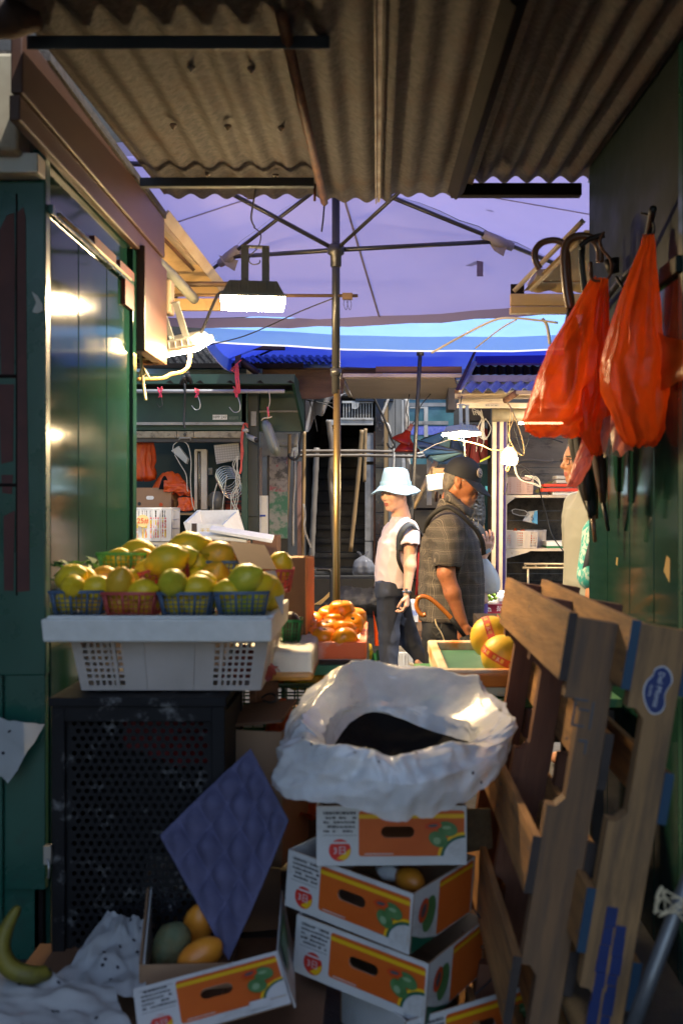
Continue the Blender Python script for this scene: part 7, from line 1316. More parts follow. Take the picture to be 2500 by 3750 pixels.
skin_m = mat('skin_medium', (.52, .25, .14), (.45, .20, .11), 14, .5, sss=.1, bump=.06, bscale=90); lipm = mat('lip_tone', (.42, .12, .09), rough=.45); lipo = mat('lip_tone_dark', (.32, .10, .06), rough=.5); browm = mat('brow_hair', (.03, .022, .018), (.08, .05, .035), 60, .7); browg = mat('brow_grey', (.22, .14, .09), (.15, .09, .05), 60, .7)
eyew = mat('eye_white', (.55, .50, .46), rough=.25); eyed = mat('eye_dark', (.012, .008, .006), rough=.15)
hair_b = mat('black_hair', (.010, .009, .009), (.022, .02, .019), 30, .45, bump=.5, bscale=90, stretch=(1, 1, .4)); hair_g = mat('grey_hair', (.20, .17, .15), (.10, .085, .075), 50, .6, bump=.5, bscale=150); hair_s = mat('salted_hair', (.09, .09, .095), (.02, .02, .022), 60, .5, bump=.6, bscale=120)
bluehat = mat('pale_blue_cotton', (.36, .55, .68), (.31, .49, .62), 6, .8, bump=.2, bscale=30); pinksh = mat('pale_pink_knit', (.74, .62, .63), (.69, .56, .58), 4, .8, bump=.08, bscale=60); navytr = mat('navy_trousers', (.022, .028, .050), (.032, .040, .066), 4, .75, bump=.15, bscale=18)
blackcl = mat('black_cloth', (.010, .010, .012), (.016, .016, .018), 5, .75, bump=.15, bscale=20); navycap = mat('navy_cap_cloth', (.008, .010, .016), (.013, .015, .022), 8, .75, bump=.1, bscale=90); strapm = mat('dark_webbing', (.014, .013, .014), (.022, .02, .02), 40, .7); greystrap = mat('slate_webbing', (.06, .07, .085), (.04, .048, .06), 30, .7); redsh = mat('red_panel', (.45, .03, .02), (.36, .02, .015), 6, .6)
def plaid():
    m = bpy.data.materials.new('plaid_shirt'); m.use_nodes = True; t = m.node_tree; N, L = t.nodes, t.links; b = N['Principled BSDF']; b.inputs['Roughness'].default_value = .8
    tc = N.new('ShaderNodeTexCoord'); nz = N.new('ShaderNodeTexNoise'); nz.inputs['Scale'].default_value = 7; nz.inputs['Detail'].default_value = 2; L.new(tc.outputs['Object'], nz.inputs[0])
    ad = N.new('ShaderNodeVectorMath'); ad.operation = 'MULTIPLY_ADD'; ad.inputs[1].default_value = (.03,) * 3; L.new(nz.outputs['Color'], ad.inputs[0]); L.new(tc.outputs['Object'], ad.inputs[2])
    sp = N.new('ShaderNodeSeparateXYZ'); L.new(ad.outputs[0], sp.inputs[0])
    def mth(op, a, bb=None, c=None):
        n = N.new('ShaderNodeMath'); n.operation = op
        for i, v in enumerate((a, bb, c)):
            if v is None: continue
            if isinstance(v, (int, float)): n.inputs[i].default_value = v
            else: L.new(v, n.inputs[i])
        return n.outputs[0]
    def line(co, per, wd, off): return mth('LESS_THAN', mth('ABSOLUTE', mth('SUBTRACT', mth('FRACT', mth('ADD', mth('MULTIPLY', co, 1 / per), off)), .5)), wd)
    xy = mth('ADD', sp.outputs[0], mth('MULTIPLY', sp.outputs[1], .55)); tot = None
    for co, o in ((sp.outputs[2], .1), (xy, .37)):
        for per, wd, off, wt in ((.062, .016, o, .9), (.062, .012, o + .13, .45), (.062, .012, o + .22, .45), (.062, .012, o - .12, .4), (.0031, .25, o, .16)):
            q = mth('MULTIPLY', line(co, per, wd, off), wt); tot = q if tot is None else mth('ADD', tot, q)
    mx = N.new('ShaderNodeMix'); mx.data_type = 'RGBA'; mx.inputs[6].default_value = (.034, .030, .029, 1); mx.inputs[7].default_value = (.20, .165, .135, 1); L.new(mth('MINIMUM', tot, 1), mx.inputs[0]); L.new(mx.outputs[2], b.inputs['Base Color']); return m
plaid_m = plaid()
def grow(name, F, mats, parent, paint=None): return F.mb(paint).build(name, mats, parent)
def ribbon(pts, wd, t, nrm, n=8):
    """a flat strap along pts; nrm(i) points out of the cloth"""
    c = catmull(pts, n); m = MB(); vs = []; fs = []
    for i, p in enumerate(c):
        tg = (c[min(i + 1, len(c) - 1)] - c[max(i - 1, 0)]).normalized(); nn = Vector(nrm); nn = (nn - tg * nn.dot(tg)).normalized(); sd = tg.cross(nn)
        vs += [p + sd * wd / 2, p - sd * wd / 2, p - sd * wd / 2 + nn * t, p + sd * wd / 2 + nn * t]
    for i in range(len(c) - 1):
        for k in range(4): fs.append((i * 4 + k, i * 4 + (k + 1) % 4, i * 4 + 4 + (k + 1) % 4, i * 4 + 4 + k))
    return m.add(vs, fs + [(3, 2, 1, 0), tuple(len(vs) - 4 + k for k in range(4))], 0, True)

# ---- walking woman
DW = 6.5
def Q(x, y, dd=0.): return P(x, y, DW + dd)
W_ = thing('person', 'woman in pale blue bucket hat, pink shirt and navy trousers walking left with a backpack', 'person', (Q(1440, 0).x, DW, 0))
HT = frame(Q(1447, 1806), (-.73, -.66, -.10)); lo = (Q(1360, 0).x, DW - .42, -.02); hi = (Q(1620, 0).x, DW + .42, 1.70)
F = Field(lo, hi, .0046); head(F, HT, .93, .85, .9)
neck = Q(1462, 1905, .02); F.cap(HT @ Vector((-.03, 0, -.10)), neck, .048, .056, .02)
shL, shR = Q(1502, 1945, -.14), Q(1440, 1950, .17)            # her left shoulder is nearer the eye
F.cap(shL, Q(1500, 2072, -.20), .045, .038, .02); F.cap(Q(1500, 2072, -.20), Q(1489, 2172, -.23), .037, .024, .02); hand(F, Q(1489, 2176, -.23), (-.03, -.12, -1), (-.9, .3, 0), -1, (.55, .75, .5), .92)
F.cap(shR, Q(1415, 2070, .22), .045, .036, .02); F.cap(Q(1415, 2070, .22), Q(1396, 2150, .20), .035, .024, .02); hand(F, Q(1396, 2152, .20), (-.08, -.05, -1), (.9, -.2, 0), 1, (.45, .6, .4), .90)
F.stack([(Q(1432, 0).x, DW, .78, .07, .11), (Q(1440, 0).x, DW, 1.0, .07, .11), (Q(1462, 0).x, DW, 1.20, .07, .13)], .03)
kneeF, ankF, kneeB, ankB = Q(1424, 2330, -.05), Q(1420, 2560, -.05), Q(1500, 2345, .1), Q(1585, 2458, .12)
F.cap(kneeF, ankF, .045, .035, .02); F.cap(ankF, Q(1392, 2604, -.07), .034, .024, .02); F.cap(kneeB, ankB, .045, .035, .02); F.cap(ankB, Q(1545, 2448, .06), .03, .026, .02); F.cap(Q(1545, 2448, .06), Q(1528, 2425, .04), .026, .018, .02)
grow('body', F, [skin_w, lipm, browm], W_, face_paint(HT @ Matrix.Scale(.93, 4))); eyes(HT @ Matrix.Scale(.93, 4), W_)
F = Field(lo, hi, .006)                                        # shirt
F.T = frame(Vector((0, 0, 0)), (-.93, -.36, 0)); iv = F.T.inverted()
def tr_(x, y, dd, z=None): return iv @ Q(x, y, dd)
rows = []
for x, y, rx, ry in ((1431, 2150, .100, .150), (1433, 2100, .104, .152), (1441, 2040, .110, .155), (1452, 1985, .112, .162), (1462, 1945, .098, .175), (1466, 1915, .070, .12), (1464, 1893, .052, .058)):
    c = tr_(x, y, .0); rows.append((c.x, c.y, c.z, rx, ry))
F.stack(rows, .02); F.T = Matrix()
F.cap(Q(1496, 1940, -.11), Q(1501, 1995, -.185), .066, .064, .04); F.cap(Q(1440, 1945, .14), Q(1425, 1990, .21), .066, .064, .04)
F.ripple(folds(.0035, 26, 3, (.3, 0, .6))); F.cap(Q(1501, 2012, -.19), Q(1500, 2080, -.21), .064, .075, .010, 'sub')
grow('shirt', F, [pinksh], W_)
F = Field(lo, hi, .006); F.stack([(Q(1431, 0).x, DW, .80, .095, .145), (Q(1431, 0).x, DW, .87, .10, .15)], .02)
F.cap(Q(1424, 2170, -.06), kneeF, .088, .066, .05); F.cap(kneeF, Q(1419, 2545, -.05), .066, .058, .02); F.cap(Q(1440, 2170, .07), kneeB, .088, .066, .05); F.cap(kneeB, Q(1578, 2448, .11), .064, .052, .02); F.ripple(folds(.004, 24, 8, (.2, 0, .8)))
F.cut(Q(1419, 2560, -.05), (0, 0, -1)); grow('trousers', F, [navytr], W_)
m = MB()                                                        # bucket hat: crown and a drooping brim
HH = HT @ Matrix.Translation((-.008, 0, .055)) @ Matrix.Rotation(R(-6), 4, 'Y')
prof = [(0, .112), (.05, .111), (.076, .102), (.088, .07), (.098, .02), (.103, -.004), (.128, -.024), (.165, -.052), (.167, -.056), (.162, -.056), (.128, -.032), (.100, -.012), (.092, .02)]
m.lathe(prof, 56, 0); m.v = [(x * 1.02 * (1 + .03 * nv((x * 9, y * 9, z * 16), 1, 2)), y * .93 * (1 + .03 * nv((x * 9, y * 9, z * 14), 1, 4)), z + (.014 * math.sin(3 * math.atan2(y, x) + .8) if z < -.02 else 0) + .007 * nv((x * 14, y * 14, z * 22), 1, 5)) for x, y, z in m.v]
m.s = [True] * len(m.f); m.v = [tuple(HH @ Vector(v)) for v in m.v]; hatp = m.build('bucket_hat', [bluehat], W_)
m = MB(); m.lathe([(.1035, -.006), (.1045, .016), (.1025, .018)], 40, 0, cap=False); m.v = [(x * 1.02, y * .93, z) for x, y, z in m.v]; m.box((-.03, .098, .006), (.03, .006, .03), 0); m.v = [tuple(HH @ Vector(v)) for v in m.v]; m.build('hat_band', [mat('hat_band_blue', (.36, .58, .72), rough=.8)], hatp)
F = Field(lo, hi, .005); F.T = HT; F.ell((-.045, 0, .02), (.075, .074, .07), .01); F.ell((-.075, 0, -.045), (.045, .06, .065), .03); F.ell((-.09, .0, -.085), (.026, .045, .045), .03); F.cut((.012, 0, 0), (1, 0, 0)); F.T = Matrix(); grow('hair', F, [hair_b], W_)
F = Field((Q(1490, 0).x, DW - .2, .75), (Q(1600, 0).x, DW + .32, 1.32), .006); F.T = frame(Q(1547, 2070, .06), (-.93, -.36, 0)); F.ell((0, 0, 0), (.055, .13, .20), .02); F.ell((-.03, 0, -.07), (.05, .11, .11), .03); F.T = Matrix(); grow('backpack', F, [greystrap], W_)
m = MB(); m.grid(lambda u, v: Q(1531 + 10 * math.sin(u * 3) - 12 * v + 6 * u, 1985 + 195 * v, -.02 + .05 * u - .04 * math.sin(v * 3)), 6, 14); m.build('backpack_side', [redsh], W_)
m = ribbon([Q(1462, 2015, -.16), Q(1464, 1968, -.20), Q(1478, 1938, -.215), Q(1500, 1922, -.20), Q(1522, 1938, -.15), Q(1540, 1965, -.06), Q(1546, 2000, 0)], .040, .010, (-.2, -.8, .6)); m.build('backpack_strap', [greystrap], W_)
m = ribbon([Q(1458, 2010, -.165), Q(1458, 2050, -.17), Q(1480, 2095, -.13), Q(1515, 2120, -.05)], .022, .006, (-.2, -1, 0)); m.build('backpack_strap', [strapm], W_)
m = MB(); m.lathe([(.031, -.008), (.033, -.007), (.033, .007), (.031, .008)], 22, 0, Matrix.Translation(Q(1489, 2166, -.23)) @ Matrix.Scale(.95, 4)); m.box(Q(1487, 2162, -.266), (.02, .006, .024), 0); m.build('wrist_watch', [mat('watch_steel', (.5, .5, .5), rough=.25, metal=.9)], W_)
m = MB(); m.tube([Q(1572, 2468, .1), Q(1545, 2466, .06), Q(1516, 2440, .02), Q(1500, 2428, .0)], [.022, .028, .028, .02], 10, 0, flat=.5); m.build('sandal', [mat('white_sandal', (.68, .68, .66), rough=.6)], W_)
m = MB(); m.tube([Q(1440, 2612, -.05), Q(1405, 2614, -.06), Q(1378, 2612, -.08)], [.028, .04, .03], 10, 0, flat=.5); m.build('sandal', [MATS['white_sandal']], W_)
m = MB(); m.grid(lambda u, v: Q(1366 + 22 * u * v + 6 * v, 2235 + 130 * v, .15 + .03 * math.sin(u * 5)) , 6, 10); m.build('red_bag', [orangebag], W_)

# ---- old man in the plaid shirt
DM = 5.6
def Q(x, y, dd=0.): return P(x, y, DM + dd)
M_ = thing('person', 'old man in dark baseball cap and grey plaid shirt facing right behind the melons', 'person', (Q(1650, 0).x, DM, 0))
HT = frame(Q(1690, 1764), (.955, -.22, -.17)); lo = (Q(1515, 0).x, DM - .42, -.02); hi = (Q(1850, 0).x, DM + .42, 1.73)
F = Field(lo, hi, .0046); head(F, HT, .985, 1.25, 1.1, True); F.cap(HT @ Vector((-.035, 0, -.09)), Q(1650, 1862, .0), .058, .064, .02); F.cap(HT @ Vector((.03, 0, -.10)), Q(1690, 1862, -.02), .035, .045, .03)
sh = Q(1646, 1950, -.18); el = Q(1632, 2100, -.26); wr = Q(1690, 2275, -.27)
F.cap(sh, el, .056, .046, .02); F.cap(el, Q(1655, 2170, -.27), .045, .043, .02); F.cap(Q(1655, 2170, -.27), wr, .043, .029, .02); hand(F, Q(1692, 2282, -.27), (.12, -.05, -1), (.35, .9, 0), 1, (.75, 1.0, .7), 1.08, .03, .7)
F.cap(Q(1660, 1945, .2), Q(1690, 2090, .24), .055, .045, .02); F.cap(Q(1690, 2090, .24), Q(1735, 2240, .2), .043, .028, .02); hand(F, Q(1735, 2245, .2), (.1, 0, -1), (.3, -.9, 0), -1, (.6, .8, .5), 1.05)
F.stack([(Q(1650, 0).x, DM, .66, .11, .14), (Q(1650, 0).x, DM, 1.0, .12, .14), (Q(1640, 0).x, DM, 1.26, .10, .15)], .03)
for g, x in ((-1, 1620), (1, 1690)): F.cap(Q(x, 2380, .1 * g), Q(x + 5, 2700, .1 * g), .06, .04, .02); F.cap(Q(x + 5, 2705, .1 * g), Q(x + 110, 2728, .1 * g), .038, .03, .02)
grow('body', F, [skin_o, lipo, browg], M_, face_paint(HT @ Matrix.Scale(.985, 4))); eyes(HT @ Matrix.Scale(.985, 4), M_)
F = Field(lo, hi, .0055); F.T = frame((0, 0, 0), (.965, -.26, 0)); iv = F.T.inverted(); rows = []
for x, y, rx, ry in ((1653, 2272, .185, .205), (1652, 2200, .186, .205), (1652, 2120, .184, .205), (1650, 2050, .176, .205), (1645, 1990, .160, .212), (1640, 1940, .132, .218), (1640, 1905, .108, .19), (1646, 1878, .088, .13), (1652, 1850, .078, .078), (1656, 1826, .074, .070)):
    c = iv @ Q(x, y, .0); rows.append((c.x, c.y, c.z, rx, ry))
F.stack(rows, .02); F.T = Matrix(); F.cap(Q(1642, 1942, -.175), Q(1637, 2050, -.24), .094, .082, .05); F.cap(Q(1665, 1938, .16), Q(1690, 2050, .24), .08, .075, .05)
F.ripple(folds(.0045, 17, 5, (.2, 0, .5)));
F.cap(Q(1634, 2100, -.25), Q(1632, 2170, -.27), .075, .085, .004, 'sub'); F.cut(Q(1650, 2268), (.02, 0, -1)); F.ell(HT @ Vector((.01, 0, -.14)), (.062, .062, .07), .01, 'sub')
grow('shirt', F, [plaid_m], M_)
m = MB(); cc = [Q(1618, 1852, .07), Q(1620, 1842, .0), Q(1636, 1836, -.09), Q(1668, 1852, -.13), Q(1700, 1880, -.13), Q(1722, 1895, -.07), Q(1724, 1888, 0)]
up = [Q(1626, 1800, .06), Q(1626, 1792, .0), Q(1640, 1796, -.075), Q(1672, 1822, -.105), Q(1706, 1850, -.10), Q(1734, 1866, -.05), Q(1736, 1862, 0)]
A_, B_ = catmull(cc, 6), catmull(up, 6); n = len(A_) - 1
m.grid(lambda u, v: A_[round(u * n)].lerp(B_[round(u * n)], v) + Vector((0, -.012 * math.sin(math.pi * v), 0)), n, 5); o = m.build('collar', [plaid_m], M_); o.modifiers.new('thickness', 'SOLIDIFY').thickness = .004
F = Field(lo, hi, .006); F.stack([(Q(1652, 0).x, DM, .60, .165, .185), (Q(1652, 0).x, DM, .76, .17, .19)], .03)
for g, x in ((-1, 1615), (1, 1685)): F.cap(Q(x + 10, 2330, .09 * g), Q(x, 2520, .1 * g), .115, .085, .05); F.cap(Q(x, 2520, .1 * g), Q(x, 2690, .1 * g), .085, .075, .02)
F.ripple(folds(.004, 22, 9, (.2, 0, .9))); F.cut(Q(1650, 2690), (0, 0, -1)); grow('trousers', F, [blackcl], M_)
m = MB(); T = Matrix.Translation(Q(1597, 2335, -.205)) @ Matrix.Rotation(R(-84), 4, 'Y') @ Matrix.Rotation(R(90), 4, 'X'); m.text('NIKE', .075, T); m.build('trouser_print', [mat('faint_grey_print', (.07, .07, .07), rough=.6)], M_)
m = MB(); m.cable([Q(1592, 2268, -.2), Q(1598, 2290, -.22), Q(1615, 2318, -.235), Q(1626, 2350, -.24), Q(1628, 2400, -.24)], .004, 6); m.build('drawstring', [string_m], M_)
m = MB()                                                        # baseball cap
HC = HT @ Matrix.Translation((-.006, 0, .045)) @ Matrix.Rotation(R(9), 4, 'Y')
def dome(u, v):
    a = 2 * math.pi * u; b = v * math.pi / 2; r = math.cos(b) ** .75 if v < 1 else 0; return HC @ Vector((.110 * r * math.cos(a) + .004, .090 * r * math.sin(a), .098 * math.sin(b) - .022 * (1 - v)))
m.grid(dome, 40, 14, 0, True, None, True); m.lathe([(.008, 0), (.006, .004), (0, .005)], 10, 0, HC @ Matrix.Translation((.004, 0, .097))); cap_ = m.build('cap', [navycap], M_)
m = MB()
def brim(u, v): a = R(-74 + 148 * u); return HC @ Vector((.112 * math.cos(a) * (1 - v) + v * (.070 + .125 * math.cos(a) ** .8 if math.cos(a) > 0 else .07), .090 * math.sin(a) * (1 + .02 * v), -.020 - .052 * v * math.cos(a) - .030 * (math.sin(a) ** 2) * v))
m.grid(brim, 26, 8); o = m.build('peak', [navycap], cap_); o.modifiers.new('thickness', 'SOLIDIFY').thickness = .004
m = MB(); a = R(-27); n_ = Vector((math.cos(a), math.sin(a) * .95, .32)).normalized(); Tp = HC @ frame(Vector((.004 + .1075 * math.cos(a) * .97, .0885 * math.sin(a) * .97, .034)), n_) @ Matrix.Rotation(R(90), 4, 'Z') @ Matrix.Rotation(R(90), 4, 'X')
m.lathe([(0, .004), (.026, .003), (.0265, 0)], 26, 0, Tp); m.lathe([(.0225, .0044), (.021, .0046)], 26, 1, Tp, cap=False)
for a_, l_ in ((.6, .016), (2.2, .02), (3.4, .012), (4.6, .018), (5.6, .014)): m.box((.010 * math.cos(a_), .010 * math.sin(a_), .0046), (l_, .0035, .001), 1, Tp, (0, 0, a_ * 1.7))
m.build('badge', [mat('badge_cream', (.55, .45, .38), rough=.6), navycap], cap_)
F = Field(lo, hi, .0045); F.T = HT; F.ell((-.030, 0, .02), (.080, .077, .075), .01); F.ell((-.062, 0, -.035), (.042, .062, .05), .03); F.cut((-.022, 0, 0), (1, 0, .1)); F.T = Matrix(); grow('hair', F, [hair_g], M_)
m = MB()
for g in (-1, 1):
    m.tube([HT @ Vector((.098, .033 * g + .023 * math.cos(ang(i, 16)), -.004 + .017 * math.sin(ang(i, 16)))) for i in range(16)], .0013, 5, 0, closed=True); m.tube([HT @ Vector((.094, .056 * g, .004)), HT @ Vector((.04, .076 * g, .008)), HT @ Vector((-.012, .080 * g, .006))], .0013, 5)
m.tube([HT @ Vector((.099, -.011, .0)), HT @ Vector((.103, 0, .004)), HT @ Vector((.099, .011, 0))], .0013, 5); m.build('glasses', [mat('wire_frame', (.4, .36, .3), rough=.25, metal=.9)], M_)
m = ribbon([Q(1556, 1950, -.10), Q(1568, 1905, -.17), Q(1600, 1872, -.215), Q(1640, 1858, -.225), Q(1680, 1880, -.235), Q(1715, 1912, -.225), Q(1745, 1945, -.20), Q(1764, 1985, -.17), Q(1770, 2030, -.12)], .026, .006, (.1, -1, .3)); m.build('shoulder_strap', [strapm], M_)
m = MB(); q = Q(1741, 1912, -.24); m.tube([q + Vector((.012 * c, -.004, .016 * s)) for c, s in ((1, .9), (-1, 1.1), (-1, -.9), (1, -1.1))], .0026, 6, 0, closed=True); m.build('strap_buckle', [MATS['wire_frame']], M_)
m = MB(); m.cable([Q(1558, 2249, -.30), Q(1545, 2253, -.30), Q(1531, 2238, -.30), Q(1524, 2215, -.30), Q(1530, 2192, -.30), Q(1549, 2184, -.30), Q(1575, 2193, -.30), Q(1606, 2218, -.30), Q(1640, 2252, -.30), Q(1652, 2266, -.30)], .0125, 12, 0); m.thing('umbrella', 'orange wooden crook handle of an umbrella held by the old man', 'umbrella', [mat('orange_varnish', (.50, .17, .025), (.38, .11, .015), 5, .22, coat=.6), black_cable]) 
m = MB(); m.tube([Q(1650, 2264, -.30), Q(1665, 2282, -.30), Q(1700, 2330, -.31)], [.014, .013, .010], 8); m.tube([Q(1700, 2330, -.31), Q(1800, 2620, -.34)], [.03, .015], 10); o = bpy.data.objects['umbrella'] if 'umbrella' in bpy.data.objects else None
m.build('umbrella_body', [blackcl], o)

# ---- man in glasses at the right, teal shopper, hidden shopper: one simple builder each
def figure(label, x, d, fwd, top, skin, shirt, hairm, trous, hs=.97, belly=.13, long_hair=False, arm=None, hf=None, hx=None):
    f = Vector(fwd).normalized(); l = Vector((0, 0, 1)).cross(f); c = Vector((P(x, 0, d).x, d, 0)); t = thing('person', label, 'person', c); H = top - .11
    T = frame(Vector((c.x, c.y, H)) + f * (.05 if hx is None else hx), ((hf or f)[0], (hf or f)[1], -.04)); k = top / 1.70; lo = (c.x - .45, c.y - .42, -.02); hi = (c.x + .45, c.y + .42, top + .06); F = Field(lo, hi, .0052); head(F, T, hs); sz = 1.40 * k
    F.cap(T @ Vector((-.03, 0, -.1)), (c.x, c.y, sz + .02), .052, .06, .02)
    for g in (-1, 1):
        s_ = c + l * (.175 * g) + Vector((0, 0, sz - .04)); e = s_ + l * (.04 * g) + Vector((0, 0, -.29)) - f * .02; w_ = e + f * .06 + Vector((0, 0, -.25))
        if arm and g == arm[0]: e, w_ = Vector(arm[1]), Vector(arm[2])
        F.cap(s_, e, .05, .042, .02); F.cap(e, w_, .04, .027, .02); dv = (w_ - e).normalized(); hand(F, w_, dv, -l * g, g, (.4, .6, .4))
        F.cap(c + l * .1 * g + Vector((0, 0, .85 * k)), c + l * .1 * g + Vector((0, 0, .08)), .07, .04, .02); F.cap(c + l * .1 * g + Vector((0, 0, .05)), c + l * .1 * g + f * .15 + Vector((0, 0, .035)), .04, .032, .02)
    F.stack([(c.x, c.y, .82 * k, .08, .11), (c.x, c.y, 1.1 * k, .08, .11), (c.x, c.y, sz - .02, .06, .12)], .03); grow('body', F, [skin, lipm, browm], t, face_paint(T @ Matrix.Scale(hs, 4))); eyes(T @ Matrix.Scale(hs, 4), t)
    F = Field(lo, hi, .0065); F.T = frame((c.x, c.y, 0), f); F.stack([(0, 0, .78 * k, belly + .01, .17), (0, 0, 1.0 * k, belly, .165), (0, 0, 1.2 * k, belly - .005, .175), (0, 0, sz - .06, .11, .185), (0, 0, sz + .0, .07, .11), (.0, 0, sz + .04, .064, .066)], .03); F.T = Matrix()
    for g in (-1, 1):
        s_ = c + l * (.15 * g) + Vector((0, 0, sz - .05)); e = c + l * (.21 * g) + Vector((0, 0, sz - .24))
        if arm and g == arm[0]: e = s_.lerp(Vector(arm[1]), .8)
        F.cap(s_, e, .086, .07, .05)
    F.ripple(folds(.004, 18, int(x), (.1, 0, .5))); grow('shirt', F, [shirt], t)
    F = Field(lo, hi, .008); F.stack([(c.x, c.y, .80 * k, .13, .16), (c.x, c.y, .9 * k, .12, .155)], .03)
    for g in (-1, 1): F.cap(c + l * .085 * g + Vector((0, 0, .8 * k)), c + l * .095 * g + Vector((0, 0, .09)), .095, .07, .04)
    grow('trousers', F, [trous], t); F = Field(lo, hi, .0048); F.T = T; F.ell((-.018, 0, .042), (.101, .083, .088), .01); F.ell((-.06, 0, -.02), (.052, .07, .06), .03)
    if long_hair: F.ell((-.07, 0, -.10), (.05, .075, .10), .03); F.ell((-.02, .06, -.06), (.05, .03, .09), .03); F.ell((-.02, -.06, -.06), (.05, .03, .09), .03)
    F.cap((.10, .06, .02), (.10, -.06, .02), .036, .036, .03, 'sub'); F.ell((.075, 0, -.03), (.07, .10, .075), .02, 'sub'); F.ripple(folds(.004, 60, 3)); F.T = Matrix(); grow('hair', F, [hairm], t); return t, T, c, f, l
tG, T, c, f, l = figure('man with glasses and greying hair in a pale grey green shirt talking at the right', 2162, 5.2, (-.975, -.22, 0), 1.712, skin_m, mat('sage_shirt', (.36, .37, .33), (.31, .32, .285), 3, .8, bump=.1, bscale=30), hair_s, blackcl, .98, .135)
m = MB()
for g in (-1, 1):
    ring = [(1, .9), (.6, 1), (-.6, 1), (-1, .8), (-.9, -.8), (-.4, -1), (.5, -1), (.95, -.7)]; m.tube([T @ Vector((.098 - .004 * abs(a), .032 * g + .024 * a, -.003 + .015 * b)) for a, b in ring], .002, 5, 0, closed=True); m.tube([T @ Vector((.092, .057 * g, .005)), T @ Vector((.03, .077 * g, .008)), T @ Vector((-.015, .080 * g, .004))], .0022, 5)
m.tube([T @ Vector((.098, -.009, .002)), T @ Vector((.102, 0, .004)), T @ Vector((.098, .009, .002))], .0018, 5); m.build('glasses', [black_cable], tG)
tT, T, c, f, l = figure('shopper in a teal patterned top with a dark strap half hidden behind the right stall', 2272, 4.75, (-.6, .75, 0), 1.56, skin_m, mat('teal_pattern', (.04, .38, .38), (.45, .62, .60), 22, .7, lo=.48, hi=.56, dist=1.5), hair_b, blackcl, .95, .13)
m = ribbon([P(2196, 1915, 4.62), P(2172, 1985, 4.57), P(2156, 2045, 4.56), P(2146, 2090, 4.58)], .04, .005, (-.4, -1, 0)); m.build('shoulder_strap', [navytr], tT)
armR = (-1, P(1762, 2095, 6.02), P(1772, 2040, 5.90))
tH, T, c, f, l = figure('shopper with long black hair hidden behind the old man holding a white plastic bag', 1690, 6.3, (.95, .3, 0), 1.50, skin_w, blackcl, hair_b, blackcl, .93, .12, True, (-1, P(1745, 2090, 6.05), P(1768, 2032, 6.0)), hf=(-.3, .95), hx=.05)
m = ribbon([P(1762, 2085, 5.98), P(1766, 2160, 5.98), P(1758, 2215, 5.98)], .03, .01, (0, -1, 0)); m.build('bag_strap', [mat('violet_bag', (.13, .06, .26), (.10, .045, .2), 5, .6)], tH)
F = Field((P(1745, 0, 6).x, 5.85, .55), (P(1800, 0, 6).x, 6.2, 1.0), .006); F.ell(P(1764, 2225, 6.0), (.035, .06, .11), .02); grow('tote_bag', F, [MATS['violet_bag']], tH)
F = Field((P(1750, 0, 6).x, 5.8, .7), (P(1800, 0, 6).x, 6.1, .95), .0045); hand(F, P(1767, 2155, 5.95), (.1, -.1, -1), (-.6, .6, 0), 1, (.5, .7, .5), .92); F.cap(P(1764, 2125, 5.96), P(1767, 2158, 5.95), .026, .024, .01); grow('lower_hand', F, [skin_w], tH)
m = MB(); c = P(1792, 2172, 5.95)
def wb(u, v):
    a = 2 * math.pi * u; r = (.015 + .050 * math.sin(min(1, v * 1.1) * math.pi * .72)) if v < .97 else .01; return c + Vector((r * math.cos(a) * (1 + .2 * math.sin(5 * a)) - .035 * (1 - 0) * max(0, .55 - (1 - v)) * 0 + (-.03 * (1 - v)), r * .7 * math.sin(a), .21 * (1 - v) - .005))
m.grid(wb, 30, 16, 0, True, None, True); m.thing('plastic_bag', 'white plastic carrier bag held beside the old man front', 'bag', [clear_film('white_bag_film', (.72, .78, .82), .12, .4, .3)])
m = MB(); m.box(P(1782, 2020, 5.92), (.045, .012, .02), 0, rot=(0, R(-30), 0)); m.thing('tissue_pack', 'small pale blue packet in the hidden shopper hand', 'packet', [mat('pale_blue_pack', (.35, .55, .65), rough=.5)], bevel=.003)
